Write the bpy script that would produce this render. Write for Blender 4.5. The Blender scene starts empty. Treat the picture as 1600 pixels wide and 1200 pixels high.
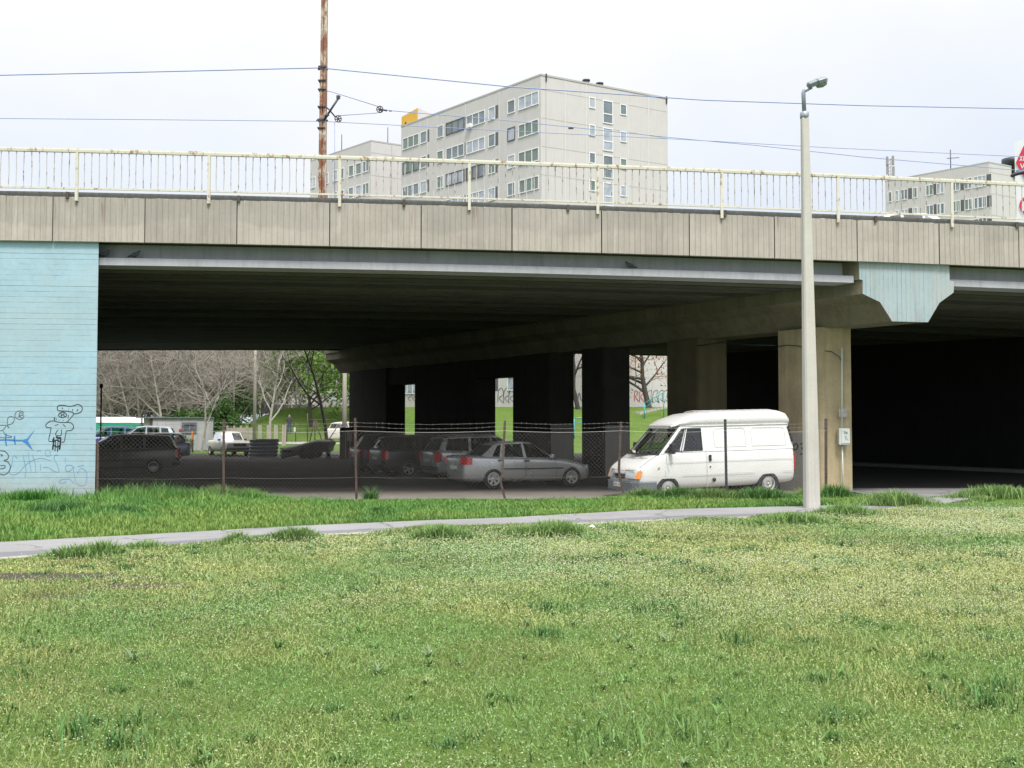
import bpy, bmesh, math, random
import numpy as np
from mathutils import Vector, Matrix
SC = bpy.context.scene
COL = SC.collection
PI = math.pi
rad = math.radians
# ------------------------------------------------------------------ camera
CAM_Z = 1.7
F = 1600.0
TILT = math.atan(60.0 / 1600.0)
cd = bpy.data.cameras.new("camera")
cd.sensor_width = 36.0
cd.lens = 36.0
cd.clip_start = 0.1
cd.clip_end = 3000
cam = bpy.data.objects.new("camera", cd)
cam.location = (0, 0, CAM_Z)
cam.rotation_euler = (PI / 2 + TILT, 0, 0)
COL.objects.link(cam)
SC.camera = cam
CT, ST = math.cos(TILT), math.sin(TILT)

def ray(px, py):
    u, v = (px - 800) / F, (600 - py) / F
    return u, CT - v * ST, ST + v * CT

def at(px, py, Y):
    d = ray(px, py)
    k = Y / d[1]
    return Vector((d[0] * k, Y, CAM_Z + d[2] * k))

def on_line(px, y0, s, py=660):
    """plan point on the vertical plane Y = y0 + s*X seen at pixel px,py"""
    d = ray(px, py)
    k = y0 / (d[1] - s * d[0])
    return Vector((d[0] * k, d[1] * k, CAM_Z + d[2] * k))

def on_plane2(px, py, A, B):
    """pixel onto the vertical plane through plan points A,B"""
    d = ray(px, py)
    ax, ay = A[0], A[1]
    bx, by = B[0] - A[0], B[1] - A[1]
    det = d[0] * (-by) - d[1] * (-bx)
    k = (ax * (-by) - ay * (-bx)) / det
    return Vector((d[0] * k, d[1] * k, CAM_Z + d[2] * k))

def on_ground(px, py, z=0.0):
    d = ray(px, py)
    k = (z - CAM_Z) / d[2]
    return Vector((d[0] * k, d[1] * k, z))

# ------------------------------------------------------------------ nodes
class NT:
    def __init__(s, tree):
        s.t = tree
        s.n = tree.nodes
        s.l = tree.links
    def new(s, kind, **kw):
        n = s.n.new(kind)
        for k, v in kw.items():
            setattr(n, k, v)
        return n
    def put(s, sock, v):
        if v is None:
            return
        if hasattr(v, 'is_output') or isinstance(v, bpy.types.NodeSocket):
            s.l.new(v, sock)
        else:
            if isinstance(v, (tuple, list)) and len(v) == 3 and sock.type == 'RGBA':
                v = (*v, 1)
            sock.default_value = v
    def math(s, op, a, b=None, c=None, clamp=False):
        n = s.new('ShaderNodeMath', operation=op, use_clamp=clamp)
        for i, v in enumerate((a, b, c)):
            if v is not None:
                s.put(n.inputs[i], v)
        return n.outputs[0]
    def mix(s, fac, a, b, mode='MIX'):
        n = s.new('ShaderNodeMix', data_type='RGBA', blend_type=mode)
        s.put(n.inputs[0], fac)
        s.put(n.inputs[6], a)
        s.put(n.inputs[7], b)
        return n.outputs[2]
    def noise(s, vec, scale, detail=4, rough=.55, dist=0):
        n = s.new('ShaderNodeTexNoise')
        s.put(n.inputs['Vector'], vec)
        n.inputs['Scale'].default_value = scale
        n.inputs['Detail'].default_value = detail
        n.inputs['Roughness'].default_value = rough
        n.inputs['Distortion'].default_value = dist
        return n.outputs['Fac']
    def step(s, v, lo, hi):
        n = s.new('ShaderNodeMapRange', clamp=True)
        s.put(n.inputs[0], v)
        n.inputs[1].default_value = lo
        n.inputs[2].default_value = hi
        return n.outputs[0]
    def scaled(s, vec, sc):
        n = s.new('ShaderNodeMapping')
        s.put(n.inputs['Vector'], vec)
        n.inputs['Scale'].default_value = sc
        return n.outputs[0]
    def xyz(s, vec):
        n = s.new('ShaderNodeSeparateXYZ')
        s.put(n.inputs[0], vec)
        return n.outputs
    def comb(s, x, y, z):
        n = s.new('ShaderNodeCombineXYZ')
        for i, v in enumerate((x, y, z)):
            s.put(n.inputs[i], v)
        return n.outputs[0]

def newmat(name):
    m = bpy.data.materials.new(name)
    m.use_nodes = True
    t = NT(m.node_tree)
    b = m.node_tree.nodes['Principled BSDF']
    tc = t.new('ShaderNodeTexCoord')
    return m, t, b, tc.outputs['Object']

def sc3(c, k):
    return tuple(max(0, x * k) for x in c)

def mat(name, col, rough=.8, metal=0.0, var=.15, scale=3.0, bump=0.0, bscale=30.0, spec=None, coat=0.0, rnd=0.0):
    m, t, b, ob = newmat(name)
    n1 = t.noise(ob, scale, 5)
    n2 = t.noise(ob, scale * 9, 3)
    f = t.math('ADD', t.math('MULTIPLY', n1, .65), t.math('MULTIPLY', n2, .35))
    f = t.step(f, .3, .7)
    c = t.mix(f, sc3(col, 1 - var), sc3(col, 1 + var))
    if rnd:
        oi = t.new('ShaderNodeObjectInfo')
        c = t.mix(oi.outputs['Random'], t.mix(1, c, (1 - rnd,) * 3, 'MULTIPLY'), c)
    t.put(b.inputs['Base Color'], c)
    b.inputs['Roughness'].default_value = rough
    b.inputs['Metallic'].default_value = metal
    if spec is not None:
        b.inputs['Specular IOR Level'].default_value = spec
    if coat:
        b.inputs['Coat Weight'].default_value = coat
        b.inputs['Coat Roughness'].default_value = .05
    if bump:
        bn = t.new('ShaderNodeBump')
        bn.inputs['Strength'].default_value = bump
        bn.inputs['Distance'].default_value = .02
        t.put(bn.inputs['Height'], t.noise(ob, bscale, 4))
        t.put(b.inputs['Normal'], bn.outputs[0])
    return m

# ------------------------------------------------------------------ mesh builder
class MB:
    def __init__(s):
        s.v = []
        s.f = []
        s.mi = []
        s.sm = []
    def add(s, verts, faces, mi=0, smooth=False):
        o = len(s.v)
        s.v += [tuple(p) for p in verts]
        for f in faces:
            s.f.append(tuple(i + o for i in f))
            s.mi.append(mi)
            s.sm.append(smooth)
        return s
    def box(s, c, d, mi=0, rz=0.0, rot=None):
        hx, hy, hz = d[0] / 2, d[1] / 2, d[2] / 2
        vs = [Vector((x, y, z)) for z in (-hz, hz) for x, y in ((-hx, -hy), (hx, -hy), (hx, hy), (-hx, hy))]
        R = rot if rot is not None else Matrix.Rotation(rz, 3, 'Z')
        vs = [R @ p + Vector(c) for p in vs]
        return s.add(vs, [(3, 2, 1, 0), (4, 5, 6, 7), (0, 1, 5, 4), (1, 2, 6, 5), (2, 3, 7, 6), (3, 0, 4, 7)], mi)
    def hexa(s, b4, t4, mi=0):
        return s.add(list(b4) + list(t4), [(3, 2, 1, 0), (4, 5, 6, 7), (0, 1, 5, 4), (1, 2, 6, 5), (2, 3, 7, 6), (3, 0, 4, 7)], mi)
    def loft(s, rings, mi=0, smooth=True, caps=True, closed=True):
        n = len(rings[0])
        vs = [p for r in rings for p in r]
        fs = []
        for i in range(len(rings) - 1):
            for j in range(n if closed else n - 1):
                k = (j + 1) % n
                fs.append((i * n + j, i * n + k, (i + 1) * n + k, (i + 1) * n + j))
        s.add(vs, fs, mi, smooth)
        if caps and closed:
            o = len(s.v) - len(vs)
            s.f.append(tuple(o + j for j in reversed(range(n))))
            s.f.append(tuple(o + (len(rings) - 1) * n + j for j in range(n)))
            s.mi += [mi, mi]
            s.sm += [False, False]
        return s
    def tube(s, path, r, n=6, mi=0, smooth=True, caps=True):
        path = [Vector(p) for p in path]
        rs = r if isinstance(r, (list, tuple)) else [r] * len(path)
        rings = []
        up = None
        for i, p in enumerate(path):
            a = path[max(i - 1, 0)]
            b = path[min(i + 1, len(path) - 1)]
            d = (b - a)
            if d.length < 1e-9:
                d = Vector((0, 0, 1))
            d.normalize()
            if up is None:
                up = Vector((0, 0, 1)) if abs(d.z) < .9 else Vector((1, 0, 0))
            u = (up - d * up.dot(d))
            if u.length < 1e-6:
                u = d.orthogonal()
            u.normalize()
            up = u
            w = d.cross(u)
            rings.append([p + (u * math.cos(2 * PI * k / n) + w * math.sin(2 * PI * k / n)) * rs[i] for k in range(n)])
        return s.loft(rings, mi, smooth, caps)
    def lathe(s, prof, n=16, M=None, mi=0, smooth=True, caps=True):
        M = M or Matrix.Identity(4)
        rings = []
        for r, z in prof:
            rings.append([M @ Vector((r * math.cos(2 * PI * k / n), r * math.sin(2 * PI * k / n), z)) for k in range(n)])
        return s.loft(rings, mi, smooth, caps)
    def prism(s, poly, vec, mi=0, cap0=None):
        vec = Vector(vec)
        n = len(poly)
        a = [Vector(p) for p in poly]
        b = [p + vec for p in a]
        s.add(a + b, [(i, (i + 1) % n, n + (i + 1) % n, n + i) for i in range(n)], mi)
        o = len(s.v) - 2 * n
        s.f.append(tuple(o + i for i in reversed(range(n))))
        s.f.append(tuple(o + n + i for i in range(n)))
        s.mi += [mi if cap0 is None else cap0, mi]
        s.sm += [False, False]
        return s
    def build(s, name, mats, parent=None, world=False, bevel=0.0, fixn=True, kind=None):
        me = bpy.data.meshes.new(name)
        vs = s.v
        if world and parent is not None:
            off = Vector((0, 0, 0))
            p = parent
            while p is not None:
                off += p.location
                p = p.parent
            vs = [(a - off.x, b - off.y, c - off.z) for a, b, c in vs]
        me.from_pydata(vs, [], s.f)
        mats = mats if isinstance(mats, (list, tuple)) else [mats]
        for m in mats:
            me.materials.append(m)
        me.polygons.foreach_set('material_index', s.mi)
        me.polygons.foreach_set('use_smooth', s.sm)
        if fixn:
            bm = bmesh.new()
            bm.from_mesh(me)
            bmesh.ops.recalc_face_normals(bm, faces=bm.faces)
            if bevel:
                es = [e for e in bm.edges if len(e.link_faces) == 2 and e.calc_face_angle(0) > .6]
                bmesh.ops.bevel(bm, geom=es, offset=bevel, segments=2, affect='EDGES', profile=.6)
            bm.to_mesh(me)
            bm.free()
        me.update()
        o = bpy.data.objects.new(name, me)
        COL.objects.link(o)
        if parent is not None:
            o.parent = parent
        if kind:
            o['kind'] = kind
        return o

def thing(name, label, cat, loc=(0, 0, 0), rz=0.0, group=None):
    o = bpy.data.objects.new(name, None)
    o.empty_display_size = .2
    COL.objects.link(o)
    o.location = loc
    o.rotation_euler = (0, 0, rz)
    o['label'] = label
    o['category'] = cat
    if group:
        o['group'] = group
    return o

def tag(o, label, cat, group=None):
    o['label'] = label
    o['category'] = cat
    if group:
        o['group'] = group
    return o

def copy_tree(o, parent=None):
    c = o.copy()
    COL.objects.link(c)
    c.parent = parent
    for ch in list(o.children):
        copy_tree(ch, c)
    return c

def np_mesh(name, V, Fc, mats, colors=None, smooth=False, kind=None):
    me = bpy.data.meshes.new(name)
    nf, k = Fc.shape
    me.vertices.add(len(V))
    me.vertices.foreach_set('co', np.ascontiguousarray(V, dtype=np.float32).ravel())
    me.loops.add(nf * k)
    me.loops.foreach_set('vertex_index', np.ascontiguousarray(Fc, dtype=np.int32).ravel())
    me.polygons.add(nf)
    me.polygons.foreach_set('loop_start', np.arange(0, nf * k, k, dtype=np.int32))
    me.polygons.foreach_set('loop_total', np.full(nf, k, dtype=np.int32))
    if smooth:
        me.polygons.foreach_set('use_smooth', np.ones(nf, dtype=bool))
    if colors is not None:
        a = me.attributes.new('tint', 'FLOAT_COLOR', 'POINT')
        c = np.ones((len(V), 4), dtype=np.float32)
        c[:, :3] = colors
        a.data.foreach_set('color', c.ravel())
    me.update(calc_edges=True)
    me.validate()
    for m in (mats if isinstance(mats, (list, tuple)) else [mats]):
        me.materials.append(m)
    o = bpy.data.objects.new(name, me)
    COL.objects.link(o)
    if kind:
        o['kind'] = kind
    return o

def vnoise(x, y, seed=0, octaves=4, f=1.0):
    rs = np.random.RandomState(seed)
    G = rs.rand(256, 256)
    out = np.zeros_like(x, dtype=float)
    amp, tot = 1.0, 0.0
    for o in range(octaves):
        xx, yy = x * f + 37.3 * o, y * f + 11.7 * o
        xi, yi = np.floor(xx).astype(int), np.floor(yy).astype(int)
        tx, ty = xx - xi, yy - yi
        tx, ty = tx * tx * (3 - 2 * tx), ty * ty * (3 - 2 * ty)
        a = G[xi % 256, yi % 256]
        b = G[(xi + 1) % 256, yi % 256]
        c = G[xi % 256, (yi + 1) % 256]
        d = G[(xi + 1) % 256, (yi + 1) % 256]
        out += amp * ((a * (1 - tx) + b * tx) * (1 - ty) + (c * (1 - tx) + d * tx) * ty)
        tot += amp
        amp *= .5
        f *= 2.03
    return out / tot

# ------------------------------------------------------------------ materials
def make_glass(name, tint, refl=.10):
    m, t, b, ob = newmat(name)
    tr = t.new('ShaderNodeBsdfTransparent')
    tr.inputs[0].default_value = (*tint, 1)
    gl = t.new('ShaderNodeBsdfGlossy')
    gl.inputs['Roughness'].default_value = .03
    gl.inputs['Color'].default_value = (.9, .95, 1, 1)
    fr = t.new('ShaderNodeFresnel')
    fr.inputs[0].default_value = 1.5
    f = t.math('ADD', t.math('MULTIPLY', fr.outputs[0], .9), refl, clamp=True)
    mx = t.new('ShaderNodeMixShader')
    t.put(mx.inputs[0], f)
    t.l.new(tr.outputs[0], mx.inputs[1])
    t.l.new(gl.outputs[0], mx.inputs[2])
    t.l.new(mx.outputs[0], t.n['Material Output'].inputs[0])
    return m

def make_concrete(name, col, dark, streak=.5, rust=0.0, rnd=0.0, bump=.25):
    m, t, b, ob = newmat(name)
    n1 = t.noise(ob, 1.1, 6, .6)
    n2 = t.noise(ob, 14, 4)
    st = t.noise(t.scaled(ob, (7, 7, .35)), 1.0, 5, .6)
    f = t.math('ADD', t.math('MULTIPLY', n1, .5), t.math('ADD', t.math('MULTIPLY', n2, .2), t.math('MULTIPLY', st, .3)))
    c = t.mix(t.step(f, .35, .66), sc3(dark, 1), col)
    s2 = t.step(t.noise(t.scaled(ob, (4, 4, .22)), 1.3, 6, .65), .52, .78)
    c = t.mix(t.math('MULTIPLY', s2, streak), c, sc3(dark, .62))
    if rust:
        r = t.step(t.noise(t.scaled(ob, (5, 5, .7)), 1.0, 5, .7), .66, .78)
        c = t.mix(t.math('MULTIPLY', r, rust), c, (.2, .085, .035))
    if rnd:
        oi = t.new('ShaderNodeObjectInfo')
        k = t.math('ADD', t.math('MULTIPLY', oi.outputs['Random'], rnd), 1 - rnd * .6)
        c = t.mix(1, c, t.comb(k, k, k), 'MULTIPLY')
    t.put(b.inputs['Base Color'], c)
    b.inputs['Roughness'].default_value = .9
    b.inputs['Specular IOR Level'].default_value = .25
    bn = t.new('ShaderNodeBump')
    bn.inputs['Strength'].default_value = bump
    bn.inputs['Distance'].default_value = .01
    t.put(bn.inputs['Height'], t.noise(ob, 35, 5, .65))
    t.put(b.inputs['Normal'], bn.outputs[0])
    return m

def make_boardpaint(name, col, vertical=False):
    """painted board-marked concrete: thin broken joint lines, chips and run marks"""
    m, t, b, ob = newmat(name)
    x, y, z = t.xyz(ob)
    h = t.math('ADD', x, y) if vertical else z
    along = z if vertical else x
    wob = t.math('MULTIPLY', t.math('SUBTRACT', t.noise(ob, .8, 2), .5), .012)
    hh = t.math('ADD', h, wob)
    fr = t.math('FRACT', t.math('DIVIDE', hh, .135))
    ln = t.math('SUBTRACT', 1.0, t.step(t.math('ABSOLUTE', t.math('SUBTRACT', fr, .5)), .02, .075))
    row = t.math('FLOOR', t.math('DIVIDE', hh, .135))
    wn = t.new('ShaderNodeTexWhiteNoise', noise_dimensions='1D')
    t.put(wn.inputs['W'], row)
    br = t.noise(t.comb(t.math('MULTIPLY', along, 1.4), t.math('MULTIPLY', row, 3.7), 0), 1.0, 5, .7)
    br = t.step(t.math('ADD', t.math('MULTIPLY', br, .9), t.math('MULTIPLY', wn.outputs[0], .3)), .45, .70)
    ln = t.math('MULTIPLY', ln, br)
    n1 = t.noise(ob, .9, 6, .6)
    n2 = t.noise(ob, 9, 5, .6)
    c = t.mix(t.step(t.math('ADD', t.math('MULTIPLY', n1, .6), t.math('MULTIPLY', n2, .4)), .35, .65), sc3(col, .88), sc3(col, 1.06))
    st = t.step(t.noise(t.scaled(ob, (3, 3, .25)), 1.2, 6, .65), .55, .8)
    c = t.mix(t.math('MULTIPLY', st, .35), c, (.40, .45, .42))
    chip = t.step(t.noise(t.scaled(ob, (1.2, 1.2, 4)), 2.4, 8, .7), .66, .72)
    c = t.mix(t.math('MULTIPLY', chip, .6), c, (.36, .36, .32))
    c = t.mix(t.math('MULTIPLY', ln, .80), c, (.13, .14, .13))
    flake = t.step(t.noise(t.scaled(ob, (1.0, 1.0, 2.2)), 1.7, 9, .78), .60, .64)
    c = t.mix(t.math('MULTIPLY', flake, .38), c, (.40, .42, .39))
    big = t.step(t.noise(t.scaled(ob, (.35, .35, .5)), 1.0, 6, .65), .48, .70)
    c = t.mix(t.math('MULTIPLY', big, .42), c, (.39, .44, .45))
    c = t.mix(t.math('MULTIPLY', t.math('SUBTRACT', 1.0, t.step(t.math('ADD', z, t.math('MULTIPLY', n2, .5)), .35, .75)), 0 if vertical else .5), c, (.33, .33, .28))
    t.put(b.inputs['Base Color'], c)
    b.inputs['Roughness'].default_value = .75
    b.inputs['Specular IOR Level'].default_value = .3
    bn = t.new('ShaderNodeBump')
    bn.inputs['Strength'].default_value = .35
    bn.inputs['Distance'].default_value = .01
    t.put(bn.inputs['Height'], t.math('SUBTRACT', t.math('MULTIPLY', t.noise(ob, 25, 4), .4), ln))
    t.put(b.inputs['Normal'], bn.outputs[0])
    return m

def make_rusty(name, base, rustc, amount=.5, scale=3.0, rough=.6):
    m, t, b, ob = newmat(name)
    n = t.noise(t.scaled(ob, (scale, scale, scale * .6)), 1.6, 8, .72)
    f = t.step(n, .62 - .28 * amount, .70 - .2 * amount)
    n2 = t.noise(ob, 22, 3)
    r = t.mix(n2, sc3(rustc, .6), sc3(rustc, 1.4))
    t.put(b.inputs['Base Color'], t.mix(f, base, r))
    b.inputs['Roughness'].default_value = rough
    return m

def top_stains(m):
    """dark rain wash and rust runs that start at the top edge of the fascia panels, chipped arrises"""
    t = NT(m.node_tree)
    b = t.n['Principled BSDF']
    oc = t.new('ShaderNodeTexCoord').outputs['Object']
    x, y, z = t.xyz(oc)
    old = b.inputs['Base Color'].links[0].from_socket
    cell = t.math('FLOOR', t.math('DIVIDE', x, .58))
    wn = t.new('ShaderNodeTexWhiteNoise', noise_dimensions='1D')
    t.put(wn.inputs['W'], cell)
    edge = t.math('SUBTRACT', 7.12, t.math('MULTIPLY', t.noise(t.scaled(oc, (.5, .5, .2)), 1.0, 5, .7), 1.05))
    wash = t.step(t.math('SUBTRACT', z, edge), -.03, .06)
    wash = t.math('MULTIPLY', wash, t.step(t.noise(oc, .33, 3), .42, .58))
    c = t.mix(t.math('MULTIPLY', wash, .32), old, (.25, .24, .225))
    run = t.step(t.noise(t.scaled(oc, (9, 9, .5)), 1.0, 4, .65), .60, .72)
    hi = t.step(t.math('ADD', z, t.math('MULTIPLY', t.noise(t.scaled(oc, (3, 3, .2)), 1.0, 3), .9)), 7.05, 7.55)
    c = t.mix(t.math('MULTIPLY', t.math('MULTIPLY', run, hi), .75), c, (.16, .095, .055))
    pale = t.step(t.noise(t.scaled(oc, (6, 6, .5)), 1.7, 6, .7), .56, .72)
    c = t.mix(t.math('MULTIPLY', pale, .45), c, (.56, .545, .49))
    chip = t.step(t.noise(oc, 4.5, 7, .75), .67, .71)
    c = t.mix(t.math('MULTIPLY', chip, .6), c, (.25, .24, .215))
    t.put(b.inputs['Base Color'], c)

M = {}
M['fascia'] = make_concrete('fascia_concrete', (.46, .42, .378), (.335, .305, .272), .5, .6, .20)
top_stains(M['fascia'])
M['coping'] = make_concrete('coping_concrete', (.20, .20, .20), (.13, .13, .13), .3)
M['blue'] = make_boardpaint('blue_board_paint', (.335, .495, .58))
M['blueend'] = make_boardpaint('blue_end_paint', (.33, .425, .465), True)
t = NT(M['blueend'].node_tree)
bs = t.n['Principled BSDF']
oc = t.new('ShaderNodeTexCoord').outputs['Object']
old = bs.inputs['Base Color'].links[0].from_socket
worn = t.step(t.noise(t.scaled(oc, (1.6, 1.6, .8)), 1.1, 8, .7), .47, .64)
old = t.mix(t.math('MULTIPLY', worn, .55), old, (.42, .42, .40))
run = t.step(t.noise(t.scaled(oc, (4.5, 4.5, .35)), 1.0, 6, .7), .52, .70)
t.put(bs.inputs['Base Color'], t.mix(t.math('MULTIPLY', run, .45), old, (.26, .25, .23)))
M['beamgrey'] = make_concrete('edge_girder_paint', (.50, .50, .56), (.38, .38, .42), .5)
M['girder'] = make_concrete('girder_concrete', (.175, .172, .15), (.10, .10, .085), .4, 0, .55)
M['pier2'] = make_concrete('shaded_pier_concrete', (.16, .135, .08), (.09, .08, .05), .4)  # pier concrete with the second column's shade mixed into the colour
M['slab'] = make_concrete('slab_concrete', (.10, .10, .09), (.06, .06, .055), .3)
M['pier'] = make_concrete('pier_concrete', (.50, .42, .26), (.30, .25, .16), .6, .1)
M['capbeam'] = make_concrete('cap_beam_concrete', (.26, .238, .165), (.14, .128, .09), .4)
M['darkpier'] = make_concrete('deep_shade_pier_concrete', (.06, .056, .048), (.035, .033, .03), .4)  # same concrete, darkened in colour for the deep shade under the deck
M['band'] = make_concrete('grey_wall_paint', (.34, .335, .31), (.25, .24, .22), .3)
M['abut'] = make_concrete('deep_shade_abutment', (.026, .026, .025), (.015, .015, .015), .4)  # near-black colour stands in for the darkness under the right-hand span
M['rail'] = make_rusty('cream_rail_paint', (.60, .58, .50), (.26, .14, .06), .29, 5)
M['baluster'] = make_rusty('white_baluster_paint', (.50, .50, .50), (.20, .13, .10), .40, 6)
M['polerust'] = make_rusty('rusted_pole_paint', (.50, .45, .36), (.20, .075, .035), .85, 2.2)
M['darksteel'] = mat('dark_steel', (.05, .055, .07), .5, .3)
M['wire'] = mat('wire_steel', (.22, .30, .54), .5, .0, .05)
M['galv'] = mat('galvanised_wire', (.26, .25, .24), .5, .3, .2, 6)
M['rustpost'] = make_rusty('rusty_fence_post', (.085, .060, .052), (.065, .036, .028), .6, 5)
M['lampconc'] = make_concrete('lamp_post_concrete', (.57, .55, .515), (.45, .435, .40), .45)
M['lampsteel'] = mat('lamp_bracket_steel', (.28, .31, .36), .45, .4)
M['lampbody'] = mat('lamp_housing_paint', (.19, .22, .25), .4, .2)
M['lampglass'] = mat('lamp_bowl', (.28, .29, .28), .15, 0, .1, 8)
M['boxgrey'] = mat('meter_box_paint', (.62, .66, .63), .45, 0, .06, 8)
M['ink'] = mat('black_marker', (.02, .022, .03), .6, 0, .1)
M['inkgrey'] = mat('grey_marker', (.10, .12, .15), .6, 0, .1)
M['inkblue'] = mat('blue_spray_paint', (.05, .20, .50), .5, 0, .15)
M['inkpale'] = mat('faded_blue_marker', (.12, .30, .48), .6, 0, .15)
M['inkred'] = mat('red_spray_paint', (.45, .08, .08), .6)
M['tyre'] = mat('tyre_rubber', (.022, .022, .022), .85, 0, .2, 8)
M['rim'] = mat('alloy_rim', (.50, .50, .51), .3, .7, .08, 8)
M['steelrim'] = mat('steel_rim', (.45, .45, .44), .4, .3, .15, 8)
M['blackplastic'] = mat('black_plastic', (.02, .021, .023), .5, 0, .2, 8)
M['greyplastic'] = mat('grey_bumper_plastic', (.13, .145, .17), .6, 0, .15, 6)
M['under'] = mat('underbody_black', (.008, .008, .008), .9)
M['interior'] = mat('car_interior', (.035, .036, .04), .9, 0, .3, 6)
M['redlens'] = mat('red_lamp_lens', (.42, .018, .022), .2, 0, .15, 10, coat=.4)
M['clearlens'] = mat('clear_lamp_lens', (.62, .65, .70), .12, .2, .1, 14, coat=.5)
M['orangelens'] = mat('orange_lamp_lens', (.75, .22, .02), .2, 0, .1, 12, coat=.4)
M['plate'] = mat('number_plate_white', (.66, .66, .62), .4, 0, .08, 14)
M['carglass'] = make_glass('car_window_glass', (.42, .47, .44), .03)
M['darkglass'] = make_glass('tinted_car_glass', (.16, .18, .18), .03)
M['seam'] = mat('door_seam_shadow_gap', (.12, .12, .12), .9)
M['panelwall'] = make_concrete('tower_panel_concrete', (.56, .542, .54), (.51, .492, .49), .25, 0, 0, .1)
M['joint'] = mat('pale_panel_joint', (.58, .57, .55), .8, 0, .05)
M['darkjoint'] = mat('dark_panel_joint', (.40, .385, .38), .8, 0, .05)
M['whiteframe'] = mat('white_window_frame', (.72, .73, .74), .5, 0, .04)
M['infill'] = mat('dark_window_infill', (.10, .10, .11), .6, 0, .2, 4)
M['pane'] = mat('window_pane', (.15, .185, .215), .08, 0, .45, .6, spec=.8)
M['panepale'] = mat('curtained_pane', (.36, .40, .46), .15, 0, .35, 1.2, spec=.6)
M['panegreen'] = mat('green_blind_pane', (.15, .20, .18), .15, 0, .3, 1.2, spec=.6)
M['yellow'] = mat('yellow_sign', (.72, .40, .02), .5, 0, .05)
M['billwhite'] = mat('white_hoarding', (.72, .76, .76), .5, 0, .03)
M['billred'] = mat('red_emblem', (.60, .03, .06), .5, 0, .05)
M['hutwall'] = make_concrete('hut_panel', (.56, .56, .58), (.46, .46, .48), .3)
M['tarpgreen'] = mat('green_tarpaulin', (.02, .32, .20), .5, 0, .2, 2)
M['tarpdark'] = mat('dark_tarpaulin', (.030, .038, .042), .55, 0, .35, 3, .5, 6)
M['zinc'] = mat('weathered_zinc_sheet', (.22, .25, .29), .45, .3, .25, 4)
M['steelbrown'] = make_rusty('brown_cabinet_steel', (.05, .04, .035), (.07, .04, .03), .5, 3)
M['teal'] = mat('teal_handrail', (.06, .34, .34), .5)
M['fenceconc'] = make_concrete('fence_post_concrete', (.46, .43, .37), (.36, .33, .28), .3)
M['barkgrey'] = mat('pale_grey_bark', (.36, .335, .295), .9, 0, .35, 5)
M['twig'] = mat('brown_grey_twigs', (.235, .21, .185), .9, 0, .35, 2)
M['twigrust'] = mat('rusty_brown_twigs', (.24, .14, .09), .9, 0, .35, 2)
M['barkdark'] = mat('dark_bark', (.045, .04, .035), .9, 0, .3, 5)
M['skin'] = mat('skin', (.50, .32, .24), .6)
M['jacket'] = mat('dark_jacket', (.05, .055, .07), .8)
M['jeans'] = mat('blue_jeans', (.05, .07, .13), .8)
M['hair'] = mat('dark_hair', (.03, .022, .018), .7)
M['pigeon'] = mat('pigeon_feathers', (.09, .10, .13), .7, 0, .35, 30)
M['stone'] = mat('stair_concrete', (.42, .40, .37), .9, 0, .15, 2)

def leafmat(name, att=True, col=(.08, .15, .04), transl=.3, var=.35):
    m, t, b, ob = newmat(name)
    if att:
        a = t.new('ShaderNodeAttribute')
        a.attribute_name = 'tint'
        c = a.outputs['Color']
    else:
        n = t.noise(ob, 1.7, 3)
        c = t.mix(t.step(n, .35, .65), sc3(col, 1 - var), sc3(col, 1 + var))
    t.put(b.inputs['Base Color'], c)
    b.inputs['Roughness'].default_value = .6
    b.inputs['Specular IOR Level'].default_value = .25
    tl = t.new('ShaderNodeBsdfTranslucent')
    t.put(tl.inputs['Color'], c)
    mx = t.new('ShaderNodeMixShader')
    mx.inputs[0].default_value = transl
    t.l.new(b.outputs[0], mx.inputs[1])
    t.l.new(tl.outputs[0], mx.inputs[2])
    t.l.new(mx.outputs[0], t.n['Material Output'].inputs[0])
    return m
M['blade'] = leafmat('grass_blades')
M['petal'] = leafmat('weed_flowers', transl=.2)
M['leafgreen'] = leafmat('spring_leaves', False, (.15, .26, .05), .35)
M['leafdark'] = leafmat('dark_bush_leaves', False, (.06, .13, .03), .3)
M['leafrust'] = leafmat('dry_brown_leaves', False, (.28, .14, .06), .2)
# ------------------------------------------------------------------ world and light
SUN_EL, SUN_AZ = rad(60), rad(163)     # azimuth measured from +Y clockwise: behind the camera, to its left
w = bpy.data.worlds.new("World")
SC.world = w
w.use_nodes = True
t = NT(w.node_tree)
bg = t.n['Background']
sky = t.new('ShaderNodeTexSky', sky_type='NISHITA')
sky.sun_disc = False
sky.sun_elevation = SUN_EL
sky.sun_rotation = SUN_AZ
tc = t.new('ShaderNodeTexCoord')
g = tc.outputs['Generated']
x, y, z = t.xyz(g)
zz = t.math('MAXIMUM', z, 0.02)
pv = t.comb(t.math('DIVIDE', x, t.math('ADD', zz, .25)), t.math('DIVIDE', y, t.math('ADD', zz, .25)), 0)
cl = t.noise(pv, .9, 6, .55, .4)
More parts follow.
